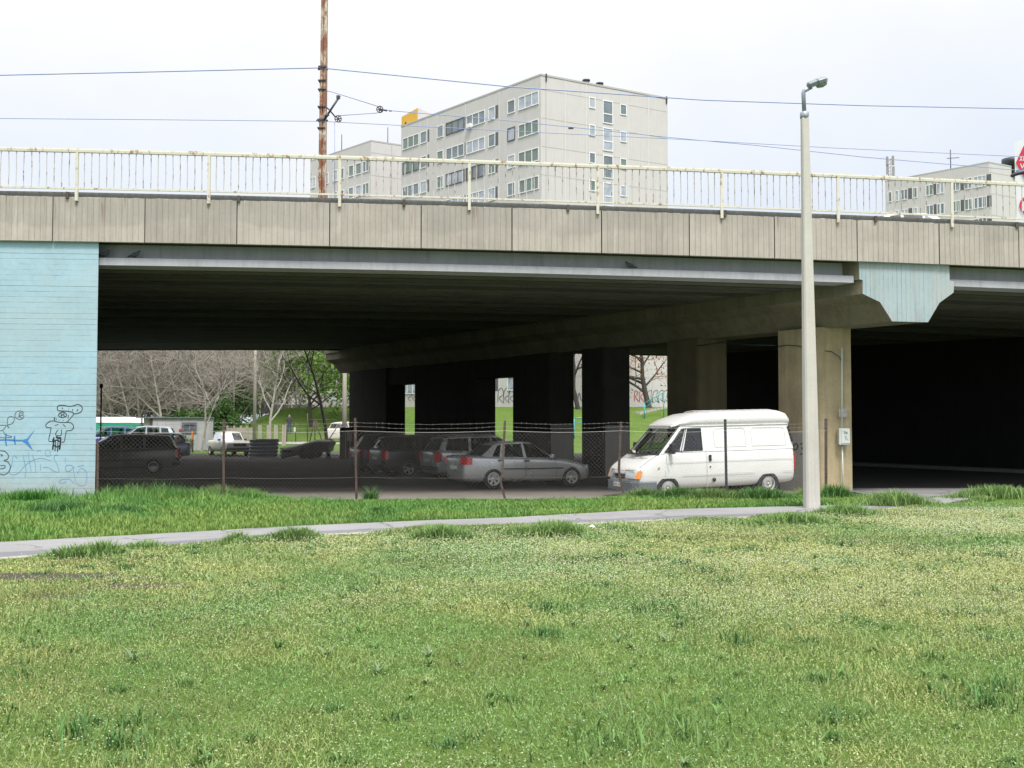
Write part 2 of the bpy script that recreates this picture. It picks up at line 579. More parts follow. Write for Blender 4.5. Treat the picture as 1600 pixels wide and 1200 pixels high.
# cloud cover thins a little towards the right horizon
bias = t.math('SUBTRACT', t.math('MULTIPLY', z, 1.7), t.math('MULTIPLY', x, .10))
cov = t.step(t.math('ADD', t.math('MULTIPLY', cl, .7), bias), .52, 1.0)
cloud = t.mix(t.step(z, .42, .8), (7.85, 7.9, 7.95), (18.0, 18.0, 18.1))
thin = t.mix(.18, (6.4, 7.0, 7.9), sky.outputs[0])
t.put(bg.inputs['Color'], t.mix(cov, thin, cloud))
bg.inputs['Strength'].default_value = .085
sd = bpy.data.lights.new("sun", 'SUN')
sd.energy = 2.5
sd.angle = rad(14)
sd.color = (1, .96, .89)
so = bpy.data.objects.new("sun", sd)
so.rotation_euler = (PI / 2 - SUN_EL, 0, -SUN_AZ + PI)
sv = Vector((math.sin(SUN_AZ) * math.cos(SUN_EL), math.cos(SUN_AZ) * math.cos(SUN_EL), math.sin(SUN_EL)))
so.rotation_euler = sv.to_track_quat('Z', 'Y').to_euler()
COL.objects.link(so)
SC.view_settings.view_transform = 'Standard'
SC.view_settings.look = 'None'
SC.view_settings.exposure = .62
SC.view_settings.gamma = 1
SC.cycles.use_denoising = True
SC.cycles.max_bounces = 6
SC.cycles.diffuse_bounces = 3
SC.cycles.transparent_max_bounces = 12

# ------------------------------------------------------------------ terrain
def smooth(v, a, b):
    k = np.clip((v - a) / (b - a), 0, 1)
    return k * k * (3 - 2 * k)

NX = np.array([-40, -14, -6.35, -2.9, 0, 2.16, 4.6, 6.5, 9.5, 11.8, 13.5, 20, 40.])
NY = np.array([-7, 8.0, 12.7, 15.3, 16.6, 17.4, 18.3, 19.3, 21.8, 24.1, 25.0, 26.3, 29.])
FX = np.array([-40, -16, -7.3, -3.18, 0, 2.5, 5.15, 6.6, 8.0, 8.8, 9.2, 9.5, 40.])
FY = np.array([-4, 9.5, 14.6, 16.95, 18.4, 19.8, 20.6, 21.0, 21.9, 23.0, 24.5, 46, 46.])
def near_y(x): return np.interp(x, NX, NY)
def far_y(x): return np.interp(x, FX, FY)
def lot_y(x): return 25.5 + .07 * x
def gz(x, y):
    x = np.asarray(x, float)
    y = np.asarray(y, float)
    yl = lot_y(x)
    z = -.32 * smooth(y, yl - 3.2, yl - .2)
    z = z + .52 * smooth(y, 66, 82)
    s = smooth(x, -29, -21)
    z = z + 3.0 * smooth(y, 87, 99) * s
    z = z + .03 * (vnoise(x, y, 3, 3, .35) - .5) * (y < 23) * smooth(y, -5, 3)
    return z
def gz1(x, y): return float(gz(np.array([x]), np.array([y]))[0])

def axis(parts):
    out = []
    for a, b, n in parts:
        out += list(np.linspace(a, b, n, endpoint=False))
    return np.array(out + [parts[-1][1]])
gx = axis([(-1500, -60, 12), (-60, -18, 22), (-18, 20, 96), (20, 60, 20), (60, 1500, 12)])
gy = axis([(-60, 2, 8), (2, 30, 86), (30, 110, 70), (110, 300, 8), (300, 2500, 8)])
GX, GY = np.meshgrid(gx, gy, indexing='ij')
GZ = gz(GX, GY)
V = np.stack([GX, GY, GZ], -1).reshape(-1, 3)
nx, ny = GX.shape
ii, jj = np.meshgrid(np.arange(nx - 1), np.arange(ny - 1), indexing='ij')
a0 = (ii * ny + jj).ravel()
Fq = np.stack([a0, a0 + ny, a0 + ny + 1, a0 + 1], -1)
m, t, b, ob = newmat('turf_and_soil')
n1 = t.noise(ob, .22, 5, .6)
n2 = t.noise(ob, 2.3, 6, .65)
n3 = t.noise(ob, 26, 4, .7)
f = t.step(t.math('ADD', t.math('MULTIPLY', n1, .5), t.math('MULTIPLY', n2, .5)), .38, .62)
c = t.mix(f, (.070, .128, .027), (.115, .175, .038))
c = t.mix(t.math('MULTIPLY', t.step(n3, .45, .7), .55), c, (.06, .10, .02))
c = t.mix(t.math('MULTIPLY', t.step(n2, .62, .72), .5), c, (.17, .13, .08))
t.put(b.inputs['Base Color'], c)
b.inputs['Roughness'].default_value = .95
b.inputs['Specular IOR Level'].default_value = .1
bn = t.new('ShaderNodeBump')
bn.inputs['Strength'].default_value = .9
bn.inputs['Distance'].default_value = .06
t.put(bn.inputs['Height'], t.noise(ob, 9, 6, .7))
t.put(b.inputs['Normal'], bn.outputs[0])
np_mesh('ground', V, Fq, m, smooth=True, kind='structure')

def strip_sheet(name, xs, ya, yb, rows, zfun, mats, rowmat=None):
    mb = MB()
    n = len(xs)
    vs = []
    for i, xx in enumerate(xs):
        for r in range(rows + 1):
            k = r / rows
            yy = ya[i] * (1 - k) + yb[i] * k
            vs.append((xx, yy, zfun(xx, yy)))
    for i in range(n - 1):
        for r in range(rows):
            o = i * (rows + 1) + r
            q = (o, o + rows + 1, o + rows + 2, o + 1)
            s = len(mb.v)
            mb.f.append(q)
            mb.mi.append(0 if rowmat is None else rowmat[r])
            mb.sm.append(True)
    mb.v = vs
    return mb.build(name, mats, kind='structure', fixn=False)

def ashmat(name, col, var, patch=None, gravel=0.0, crack=0.0):
    m, t, b, ob = newmat(name)
    n1 = t.noise(ob, .5, 6, .6)
    n2 = t.noise(ob, 40, 3, .7)
    f = t.step(t.math('ADD', t.math('MULTIPLY', n1, .6), t.math('MULTIPLY', n2, .4)), .35, .65)
    c = t.mix(f, sc3(col, 1 - var), sc3(col, 1 + var))
    if patch:
        c = t.mix(t.step(t.noise(ob, .33, 6, .65), .5, .66), c, patch)
    if gravel:
        sp = t.step(t.noise(ob, 55, 2, .5), .66, .72)
        c = t.mix(t.math('MULTIPLY', sp, gravel), c, (.4, .38, .35))
    if crack:
        vo = t.new('ShaderNodeTexVoronoi', feature='DISTANCE_TO_EDGE')
        wv_ = t.new('ShaderNodeVectorMath', operation='ADD')
        t.put(wv_.inputs[0], ob)
        nn = t.noise(ob, 1.4, 4, .7)
        t.put(wv_.inputs[1], t.comb(nn, nn, 0))
        t.put(vo.inputs['Vector'], wv_.outputs[0])
        vo.inputs['Scale'].default_value = .55
        ck = t.math('SUBTRACT', 1.0, t.step(vo.outputs['Distance'], .006, .022))
        ck = t.math('MULTIPLY', ck, t.step(t.noise(ob, .8, 3), .46, .56))
        c = t.mix(t.math('MULTIPLY', ck, crack), c, (.07, .075, .06))
        st = t.step(t.noise(ob, 1.9, 6, .7), .54, .70)
        c = t.mix(t.math('MULTIPLY', st, .35), c, sc3(col, .6))
    t.put(b.inputs['Base Color'], c)
    b.inputs['Roughness'].default_value = .92
    b.inputs['Specular IOR Level'].default_value = .2
    bn = t.new('ShaderNodeBump')
    bn.inputs['Strength'].default_value = .5
    bn.inputs['Distance'].default_value = .015
    t.put(bn.inputs['Height'], t.noise(ob, 45, 4, .7))
    t.put(b.inputs['Normal'], bn.outputs[0])
    return m
M['path'] = ashmat('path_asphalt', (.235, .233, .24), .16, None, .25, .8)
M['path2'] = ashmat('path_repair_asphalt', (.165, .165, .18), .16, None, .2, .6)
M['edge'] = ashmat('path_edging', (.33, .32, .29), .2)
M['lot'] = ashmat('lot_dirt_asphalt', (.028, .026, .024), .3, (.042, .038, .034), .4)  # base colour lowered to paint in the shade under the deck
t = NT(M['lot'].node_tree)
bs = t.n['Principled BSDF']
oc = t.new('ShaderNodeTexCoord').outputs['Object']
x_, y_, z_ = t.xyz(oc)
# pale dust and gravel trodden along the open edge, plus daylight falloff painted in
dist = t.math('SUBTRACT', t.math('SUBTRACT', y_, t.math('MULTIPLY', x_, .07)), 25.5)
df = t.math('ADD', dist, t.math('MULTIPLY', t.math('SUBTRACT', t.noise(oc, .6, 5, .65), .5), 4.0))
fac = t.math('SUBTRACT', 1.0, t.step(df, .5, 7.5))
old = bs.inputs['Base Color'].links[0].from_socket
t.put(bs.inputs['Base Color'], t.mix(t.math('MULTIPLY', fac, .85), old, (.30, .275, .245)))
M['road'] = ashmat('road_asphalt', (.06, .06, .06), .2)
M['kerb'] = make_concrete('kerb_stone', (.22, .22, .21), (.14, .14, .13), .2)
M['track'] = ashmat('worn_track', (.20, .17, .15), .2)

rs = np.random.RandomState(5)
xs = np.linspace(-14, 9.2, 180)
jn = near_y(xs) + .06 * (vnoise(xs * 2.2, xs * 0, 8) - .5) * 2
jf = far_y(xs) + .05 * (vnoise(xs * 2.7, xs * 0 + 4, 9) - .5) * 2
pz = lambda x_, y_: gz1(x_, y_) + .014
strip_sheet('path', xs, jn, jf, 8, pz, [M['path2'], M['path'], M['edge']], [2, 0, 0, 1, 1, 1, 1, 1])
mb = MB()
pts = [(9.2, float(near_y(9.2)))] + [(float(a_), float(b_)) for a_, b_ in ((9.5, 21.8), (10.6, 22.9), (11.8, 24.1), (13.5, 25.0), (17, 25.7), (20, 26.3))]
xs2 = np.linspace(9.2, 20, 60)
strip_sheet('pavement', xs2, near_y(xs2), np.where(xs2 < 9.5, far_y(xs2), np.minimum(31.0, 46 - 0 * xs2)), 14, lambda x_, y_: max(gz1(x_, y_), -.30) + .016, [M['path']])
xs3 = np.linspace(-46, 30, 220)
ylo = lot_y(xs3) + .35 * (vnoise(xs3, xs3 * 0 + 2, 12, 4, .9) - .5) * 2
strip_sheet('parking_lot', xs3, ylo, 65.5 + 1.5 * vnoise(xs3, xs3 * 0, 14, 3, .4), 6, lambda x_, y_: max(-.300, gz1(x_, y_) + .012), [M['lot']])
# road of the right-hand span with its kerb along the abutment
def pl(x0, Y): return x0 - .62 * (Y - 26.5)
mb = MB()
mb.add([(pl(11.2, 31.2), 31.2, -.292), (pl(28.3, 31.2), 31.2, -.292), (pl(28.3, 72), 72, -.25), (pl(11.2, 72), 72, -.25)], [(0, 1, 2, 3)])
mb.build('road', M['road'], kind='structure')
mb = MB()
mb.prism([(pl(28.3, 26), 26, -.3), (pl(29.5, 26), 26, -.3), (pl(29.5, 26), 26, -.15), (pl(28.3, 26), 26, -.15)], (-.62 * 36, 36, 0))
mb.build('kerb', M['kerb'], kind='structure')
# far gravel drive beyond the lot and the worn track up the bank
mb = MB()
mb.add([(-40, 76.5, .13), (-1, 76.5, .13), (-1, 79.5, .2), (-40, 79.5, .2)], [(0, 1, 2, 3)])
dv = mb.build('drive', M['edge'], kind='structure')
for v_ in dv.data.vertices:
    v_.co.z = gz1(v_.co.x, v_.co.y) + .03
def on_terrain(px, py, lo=60.0):
    d = ray(px, py)
    Yk = lo
    while Yk < 125:
        if CAM_Z + d[2] * Yk / d[1] <= gz1(d[0] * Yk / d[1], Yk):
            break
        Yk += .2
    return Vector((d[0] * Yk / d[1], Yk, gz1(d[0] * Yk / d[1], Yk)))
mb = MB()
q = []
for (xl, xr, py) in ((998, 1034, 693), (1006, 1040, 684), (1016, 1047, 675), (1026, 1055, 667), (1036, 1062, 659), (1045, 1068, 652), (1053, 1074, 646)):
    for xx in (xl, (xl + xr) / 2, xr):
        q.append(on_terrain(xx, py) + Vector((0, 0, .05)))
mb.add(q, [(3 * k + e, 3 * k + e + 1, 3 * k + e + 4, 3 * k + e + 3) for k in range(6) for e in (0, 1)], 0, True)
mb.build('track', M['track'], kind='structure', fixn=False)

# ------------------------------------------------------------------ grass
def blades(P, h, wd, az, lean, col, tall=True, twist=None):
    """P (n,3) roots; returns verts, tris, colours"""
    n = len(P)
    dx, dy = np.cos(az), np.sin(az)
    wx, wy = -dy, dx
    if twist is not None:
        wx, wy = np.cos(twist), np.sin(twist)
    z0 = np.zeros(n)
    b1 = P + np.stack([wx * wd * .5, wy * wd * .5, z0], -1)
    b2 = P - np.stack([wx * wd * .5, wy * wd * .5, z0], -1)
    tip = P + np.stack([dx * lean, dy * lean, h], -1)
    if not tall:
        V = np.stack([b1, b2, tip], 1).reshape(-1, 3)
        F_ = np.arange(3 * n).reshape(-1, 3)
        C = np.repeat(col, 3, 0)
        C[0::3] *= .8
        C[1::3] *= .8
        return V, F_, C
    mid = P + np.stack([dx * lean * .35, dy * lean * .35, h * .6], -1)
    m1 = mid + np.stack([wx * wd * .45, wy * wd * .45, z0], -1)
    m2 = mid - np.stack([wx * wd * .45, wy * wd * .45, z0], -1)
    V = np.stack([b1, b2, m1, m2, tip], 1).reshape(-1, 3)
    o = (np.arange(n) * 5)[:, None]
    F_ = np.concatenate([o + np.array([[0, 1, 3]]), o + np.array([[0, 3, 2]]), o + np.array([[2, 3, 4]])], 0)
    C = np.repeat(col, 5, 0)
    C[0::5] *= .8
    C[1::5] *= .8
    return V, F_, C

def merge(parts):
    Vs, Fs, Cs, o = [], [], [], 0
    for V, F_, C in parts:
        Vs.append(V)
        Fs.append(F_ + o)
        Cs.append(C)
        o += len(V)
    return np.concatenate(Vs), np.concatenate(Fs), np.concatenate(Cs)

rs = np.random.RandomState(11)
YG = np.array([.360, .385, .140])
MG = np.array([.185, .300, .095])
DG = np.array([.090, .195, .055])
OL = np.array([.225, .225, .085])
ST_ = np.array([.30, .26, .14])
BG = np.array([.090, .205, .060])

def scatter_view(n, y0, y1, power=1.0):
    """random ground points in a slightly widened view wedge, more of them near the camera"""
    k = rs.rand(n)
    Y = (y0 ** power + k * (y1 ** power - y0 ** power)) ** (1 / power)
    X = (rs.rand(n) * 2 - 1) * (Y * .53 + 1.2)
    return X, Y

DIRT = [(on_ground(70, 902), 1.25, .32), (on_ground(215, 916), .65, .16), (on_ground(92, 932), .35, .1), (on_ground(20, 905), .7, .2)]
def dirtmask(X, Y):
    d = np.zeros_like(X)
    for c_, rx, ry in DIRT:
        e = ((X - c_.x) / rx) ** 2 + ((Y - c_.y) / ry) ** 2
        d = np.maximum(d, 1 - e + .9 * (vnoise(X * 6, Y * 6, 31) - .5))
    return d
# soil showing through
mb = MB()
for c_, rx, ry in DIRT:
    n = 22
    ring = []
    for k in range(n):
        a_ = 2 * PI * k / n
        q_ = 1 + .35 * (random.Random(k * 7 + int(rx * 100)).random() - .5)
        xx, yy = c_.x + rx * q_ * math.cos(a_), c_.y + ry * q_ * math.sin(a_)
        ring.append((xx, yy, gz1(xx, yy) + .008))
    mb.add([(c_.x, c_.y, gz1(c_.x, c_.y) + .03)] + ring, [(0, 1 + k, 1 + (k + 1) % n) for k in range(n)], 0, True)
M['soil'] = mat('bare_soil', (.045, .036, .025), .95, 0, .35, 5, .8, 25)
mb.build('bare_soil', M['soil'], kind='structure')

def lawn_colour(X, Y, n):
    big = vnoise(X, Y, 1, 4, .33)
    fine = vnoise(X, Y, 2, 4, 1.7)
    k = np.clip((big - .40) * 3.2 + (fine - .5) * 1.6 + .20 + .18 * smooth(Y, 5, 8) , 0, 1)[:, None]
    c = MG * (1 - k) + YG * k
    olive = np.clip((vnoise(X, Y, 4, 4, .8) - .58) * 5, 0, .5)[:, None]
    c = c * (1 - olive) + OL * olive
    return c, big, fine

parts = []
# short mat of leaves
X, Y = scatter_view(330000, 4.0, 21.5, 1.35)
ok = (Y < near_y(X) - .03)
dm = dirtmask(X, Y)
ok &= (dm < .35) | (rs.rand(len(X)) < np.clip(.9 - dm, .12, 1))
X, Y = X[ok], Y[ok]
c, big, fine = lawn_colour(X, Y, len(X))
n = len(X)
r = rs.rand(n)
h = (.016 + .034 * rs.rand(n) ** 1.4) * (.6 + .9 * fine)
lod = np.clip(Y / 8, .8, 1.9)
wd = (.006 + .007 * rs.rand(n)) * lod
c = c * (.72 + .56 * rs.rand(n))[:, None]
c = np.where((r < .05)[:, None], ST_ * (.7 + .5 * rs.rand(n))[:, None], c)
P = np.stack([X, Y, gz(X, Y) - .003], -1)
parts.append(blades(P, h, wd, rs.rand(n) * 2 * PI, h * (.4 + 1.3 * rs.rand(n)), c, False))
# small round leaves of clover, chickweed and the like, lying at all angles
X, Y = scatter_view(330000, 4.0, 21.5, 1.35)
ok = (Y < near_y(X) - .02)
dm = dirtmask(X, Y)
ok &= (dm < .3) | (rs.rand(len(X)) < np.clip(.8 - dm, .08, 1))
X, Y = X[ok], Y[ok]
n = len(X)
c, _, fine = lawn_colour(X, Y, n)
kind_ = vnoise(X, Y, 17, 4, 1.1)
pale = (rs.rand(n) < np.clip((kind_ - .38) * 2.2, .05, .7))[:, None]
c = np.where(pale, c * np.array([1.12, 1.14, 1.40]), c * np.array([.84, .92, 1.0]))
c = c * (.6 + .8 * rs.rand(n))[:, None]
s = (.0045 + .0065 * rs.rand(n)) * np.clip(Y / 9, .8, 1.7)
hz = gz(X, Y) + .008 + .040 * rs.rand(n) * (.4 + fine)
az = rs.rand(n) * 2 * PI
tl = rs.randn(n) * .55
u_ = np.stack([np.cos(az), np.sin(az), tl], -1) * s[:, None]
v_ = np.stack([-np.sin(az), np.cos(az), rs.randn(n) * .5], -1) * (s * .62)[:, None]
Pc = np.stack([X, Y, hz], -1)
V4 = np.stack([Pc - u_, Pc + v_, Pc + u_, Pc - v_], 1).reshape(-1, 3)
o4 = (np.arange(n) * 4)[:, None]
F4 = np.concatenate([o4 + np.array([[0, 1, 2]]), o4 + np.array([[0, 2, 3]])], 0)
parts.append((V4, F4, np.repeat(c, 4, 0)))
# taller grass between
X, Y = scatter_view(120000, 4.0, 21.5, 1.2)
ok = (Y < near_y(X) - .02) & (dirtmask(X, Y) < .3)
big = vnoise(X, Y, 21, 4, .55)
ok &= rs.rand(len(X)) < np.clip((big - .45) * 4, .04, .8)
X, Y, big = X[ok], Y[ok], big[ok]
n = len(X)
c, _, fine = lawn_colour(X, Y, n)
k = np.clip((big - .45) * 3, 0, .9)[:, None]
c = c * (1 - k) + (MG * .95) * k
h = .04 + .055 * rs.rand(n) * (.5 + big)
c = c * (.7 + .6 * rs.rand(n))[:, None]
P = np.stack([X, Y, gz(X, Y) - .003], -1)
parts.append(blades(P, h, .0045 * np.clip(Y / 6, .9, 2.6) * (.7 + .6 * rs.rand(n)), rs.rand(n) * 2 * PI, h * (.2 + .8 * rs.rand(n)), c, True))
# dark coarse tufts
tx, ty = scatter_view(620, 4.2, 20.5, 1.3)
tk = vnoise(tx, ty, 41, 3, .4)
ok = (ty < near_y(tx) - .1) & (rs.rand(len(tx)) < np.clip((tk - .35) * 3.5, .1, 1))
tx, ty = list(tx[ok]), list(ty[ok])
tr = list(.035 + .07 * rs.rand(len(tx)) ** 2)
for px, py, rr in ((855, 955, .18), (1030, 955, .17), (850, 995, .13), (1150, 1008, .16), (1100, 895, .13), (1560, 872, .2), (1435, 892, .14), (1130, 915, .2), (120, 1150, .2), (185, 1165, .15), (960, 1165, .22), (1070, 1150, .26), (1570, 1075, .22), (40, 1055, .08), (215, 1122, .1), (1060, 1130, .2), (1545, 1100, .2)):
    p = on_ground(px, py)
    tx.append(p.x); ty.append(p.y); tr.append(rr)
TX, TY, TC, TH = [], [], [], []
for a_, b_, r_ in zip(tx, ty, tr):
    m_ = int(18 + r_ * 430)
    an = rs.rand(m_) * 2 * PI
    dd = np.abs(rs.randn(m_)) * r_ * (.6 + .8 * rs.rand())
    TX.append(a_ + np.cos(an) * dd * 1.5)
    TY.append(b_ + np.sin(an) * dd)
    mixk = rs.rand()
    base = DG * (1 - mixk) + (BG if rs.rand() < .4 else MG) * mixk
    TC.append(np.tile(base, (m_, 1)))
    TH.append((.04 + .36 * min(r_, .16)) * (.5 + .8 * rs.rand(m_)))
X, Y, c, h = np.concatenate(TX), np.concatenate(TY), np.concatenate(TC), np.concatenate(TH)
ok = Y < near_y(X)
X, Y, c, h = X[ok], Y[ok], c[ok], h[ok]
n = len(X)
c = c * (.7 + .6 * rs.rand(n))[:, None]
P = np.stack([X, Y, gz(X, Y) - .003], -1)
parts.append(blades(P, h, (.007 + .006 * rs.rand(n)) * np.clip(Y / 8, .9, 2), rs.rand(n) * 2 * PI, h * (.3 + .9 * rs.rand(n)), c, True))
# rosettes of broad leaves
X0, Y0_ = scatter_view(240, 4.2, 16, 1.3)
ok = Y0_ < near_y(X0) - .2
X0, Y0_ = X0[ok], Y0_[ok]
X, Y, az, h, c, wd = [], [], [], [], [], []
for a_, b_ in zip(X0, Y0_):
    m_ = rs.randint(6, 13)
    col_ = np.array([.125, .235, .065]) * (.8 + .5 * rs.rand()) if rs.rand() < .6 else np.array([.19, .28, .13])
    L_ = .035 + .06 * rs.rand()
    for k in range(m_):
        X.append(a_ + rs.randn() * .008); Y.append(b_ + rs.randn() * .008); az.append(rs.rand() * 6.28)
        h.append(L_ * (.4 + .8 * rs.rand())); c.append(col_ * (.75 + .5 * rs.rand())); wd.append(.010 + .012 * rs.rand())
X, Y, az, h, c, wd = [np.array(q_) for q_ in (X, Y, az, h, c, wd)]
P = np.stack([X, Y, gz(X, Y) + .005], -1)
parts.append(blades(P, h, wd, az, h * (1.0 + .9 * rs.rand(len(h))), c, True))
V, Fc, C = merge(parts)
tag(np_mesh('lawn_grass', V, Fc, M['blade'], C, kind='stuff'), 'yellow green mown lawn grass filling the foreground with darker tufts', 'grass')

# tall rank grass of the verges
parts = []
def verge(n, xr, ymap, hfun, cfun, wmul=1.0):
    X = xr[0] + rs.rand(n) * (xr[1] - xr[0])
    Y, ok = ymap(X, rs.rand(n))
    X, Y = X[ok], Y[ok]
    n = len(X)
    h = hfun(X, Y) * (.45 + .75 * rs.rand(n))
    c = cfun(X, Y) * (.65 + .7 * rs.rand(n))[:, None]
    P = np.stack([X, Y, gz(X, Y) - .005], -1)
    parts.append(blades(P, h, (.010 + .010 * rs.rand(n)) * wmul, rs.rand(n) * 2 * PI, h * (.15 + .75 * rs.rand(n)), c, True))
# strip between path and fence
def ym(X, k):
    a, b = far_y(X) + .03, np.where(X < -10.15, 24.95 + .0952 * X, lot_y(X) + .25 * (vnoise(X, X * 0, 51, 3, 1.5) - .3))
    Y = a + k * (b - a)
    return Y, (b > a) & ~((X > 9.0) & (Y > 22))
def hf(X, Y):
    e = np.clip((Y - (lot_y(X) - 2.6)) / 2.6, 0, 1)
    left = 1 - smooth(X, -9, -3.5)
    right = smooth(X, 1.2, 3.0)
    cl = vnoise(X, Y, 61, 3, 1.3)
    cl2 = np.clip((cl - .42) * 4, 0, 1)
    mid = smooth(X, -5.5, -3.8) * (1 - smooth(X, 1.2, 2.6))
    return (1 - .55 * mid * smooth(Y, 21, 23.5)) * (.06 + .05 * cl) + (1 - .8 * mid) * e * (.06 + .34 * left * cl2 + .13 * right * cl2 + .06 * cl2) + .10 * cl2 * left
def cf(X, Y):
    k = vnoise(X, Y, 62, 4, .7)
    e = np.clip((Y - (lot_y(X) - 2.2)) / 2.2, 0, 1)
    lf = np.maximum(1 - smooth(X, -9, -3), smooth(X, 2, 5))
    kk = np.clip((k - .42) * 3.4 + .30 * e * lf + .12 * lf, 0, 1)[:, None]
    c = (YG * np.array([.56, .80, .55])) * (1 - kk) + (MG * np.array([.68, .92, .68])) * kk
    d = np.clip((vnoise(X, Y, 63, 4, .9) - .56) * 5, 0, .8)[:, None]
    return c * (1 - d) + DG * np.array([1, 1.1, 1]) * d
verge(150000, (-14, 9.6), ym, hf, cf)
# thick fringe along the fence foot and wall foot
def yfr(X, k):
    b = np.where(X < -10.15, 25.02 + .0952 * X, lot_y(X))
    Y = b - .15 - 1.3 * k ** 1.6 + .25 * (vnoise(X, X * 0, 71, 3, 2) - .5)
    cl = vnoise(X * 1.3, Y, 72, 3, 1.1)
    dens = np.maximum(1 - smooth(X, -7, -2.5), np.maximum(.07, smooth(X, 2.0, 3.2)))
    return Y, (rs.rand(len(X)) < dens * np.clip((cl - .25) * 2.4, .15, 1)) & (Y > far_y(X))
verge(70000, (-14, 8.9), yfr, lambda X, Y: .10 + .44 * vnoise(X, Y, 73, 3, 1.6) * (.35 + .65 * (1 - smooth(X, -8, -3))), lambda X, Y: MG * np.array([.68, .95, .62]) + (DG - MG) * np.clip((vnoise(X, Y, 74, 3, 1.2) - .4) * 3, 0, 1)[:, None], 1.2)
# ragged fringe of the lawn at the near edge of the path
def yne(X, k):
    Y = near_y(X) + .03 - .55 * k ** 1.5 * (.5 + vnoise(X, X * 0, 81, 3, 1.2))
    cl = vnoise(X, X * 0 + 3, 82, 3, .8)
    return Y, rs.rand(len(X)) < np.clip((cl - .38) * 4, .10, 1)
verge(52000, (-11, 19), yne, lambda X, Y: .03 + .10 * np.clip((vnoise(X, X * 0 + 3, 82, 3, .8) - .35) * 2.4, 0, 1), lambda X, Y: MG * .95 + (YG - MG) * .5 * np.clip((vnoise(X, Y, 83, 3, 1) - .3) * 2, 0, 1)[:, None])
# clumps that stand out in the picture
def clump(px, py, rx, ry, h0, cnt, col, z=0.0):
    p = on_ground(px, py, z)
    X = p.x + rs.randn(cnt) * rx
    Y = p.y + rs.randn(cnt) * ry
    h = h0 * np.exp(-((X - p.x) / (rx * 1.6)) ** 2) * (.5 + .6 * rs.rand(cnt))
    c = col * (.65 + .7 * rs.rand(cnt))[:, None]
    P = np.stack([X, Y, gz(X, Y) - .005], -1)
    parts.append(blades(P, h, .012 + .010 * rs.rand(cnt), rs.rand(cnt) * 2 * PI, h * (.25 + .8 * rs.rand(cnt)), c, True))
for a_ in ((455, 846, .24, .12, .22, 900, MG * .8), (475, 842, .16, .1, .18, 400, MG), (158, 868, .22, .1, .22, 600, MG), (120, 872, .3, .1, .2, 500, MG), (225, 858, .25, .1, .14, 400, MG), (372, 850, .15, .07, .2, 300, MG), (690, 844, .35, .12, .24, 1300, MG), (820, 838, .3, .12, .18, 800, MG), (868, 838, .4, .15, .26, 1500, MG), (960, 830, .35, .12, .14, 800, MG), (1240, 818, .45, .12, .22, 1500, MG), (1320, 806, .4, .15, .26, 1300, MG), (1400, 790, .5, .2, .34, 1500, MG), (1560, 778, .7, .25, .32, 1900, MG), (1180, 822, .2, .1, .14, 400, MG),
           (1305, 779, .28, .14, .36, 900, DG * 1.2), (1265, 776, .3, .14, .3, 700, MG), (40, 776, .5, .2, .42, 1500, DG), (100, 800, .5, .25, .25, 1400, BG), (180, 802, .4, .2, .2, 900, BG), (340, 768, .5, .2, .5, 1800, MG), (390, 766, .3, .15, .42, 900, MG), (580, 772, .10, .08, .5, 320, DG), (595, 800, .25, .1, .13, 600, DG * 1.2), (655, 794, .2, .1, .11, 400, DG * 1.2), (740, 792, .35, .12, .12, 600, MG), (1010, 776, .4, .15, .32, 1400, MG * .8), (1060, 779, .4, .15, .30, 1300, DG), (1110, 780, .6, .2, .27, 1900, MG * .8), (1190, 780, .5, .2, .30, 1500, DG * 1.1)):
    clump(*a_)
V, Fc, C = merge(parts)
tag(np_mesh('verge_grass', V, Fc, M['blade'], C, kind='stuff'), 'rank green grass and weeds of the verge along path, fence and blue wall', 'grass')

# small white flowers of the lawn weeds: a flat head of a few petals on a thin stalk
X, Y = scatter_view(230000, 4.2, 19.5, 1.3)
fl = vnoise(X, Y, 91, 4, .42)
fx = smooth(X / Y, -.5, .02)
ok = (Y < near_y(X) - .35) & (rs.rand(len(X)) < np.clip((fl - .34) * 2.6, .10, 1) * (.22 + .78 * fx) * (.30 + .70 * smooth(Y, 5.5, 9)))
X, Y = X[ok], Y[ok]
n = len(X)
hz = gz(X, Y) + .045 + .06 * rs.rand(n)
s = (.0030 + .0040 * rs.rand(n)) * np.clip(Y / 9, .9, 1.6)
ang = rs.rand(n) * 2 * PI
Pc = np.stack([X, Y, hz], -1)
V = [Pc + np.stack([0 * s, 0 * s, .6 * s], -1)]
for k in range(4):
    aa = ang + k * PI / 2
    V.append(Pc + np.stack([np.cos(aa) * s, np.sin(aa) * s, -.3 * s * (k % 2) + 0 * s], -1))
V = np.stack(V, 1).reshape(-1, 3)
o = (np.arange(n) * 5)[:, None]
Fc = np.concatenate([o + np.array([[0, 1 + k, 1 + (k + 1) % 4]]) for k in range(4)], 0)
cw = np.where((rs.rand(n) < .45)[:, None], np.array([.46, .50, .25]), np.array([.48, .50, .37])) * (.55 + .5 * rs.rand(n))[:, None]
C = np.repeat(cw, 5, 0)
tag(np_mesh('lawn_flowers', V, Fc, M['petal'], C, kind='stuff'), 'tiny white weed flowers sprinkled over the lawn', 'flowers')
# ------------------------------------------------------------------ overpass
S = .0952
Y0 = 26.19
W = 33.0
CROSS = .19
def facX(px): return on_line(px, Y0, S).x
def zb(X): return 6.175 - .00052 * (X + 10) ** 2      # underside of the fascia
def zz(X, wv): return zb(X) + CROSS * wv / W
XS = [-46, -38, -30, -24, -19, -15, -11, -7, -3, 1, 5, 9, 13, 17, 21, 26, 32, 40]
bridge = thing('overpass', 'wide concrete road overpass with ribbed grey fascia, dark piers and pale blue end wall', 'overpass', (0, Y0, 0))

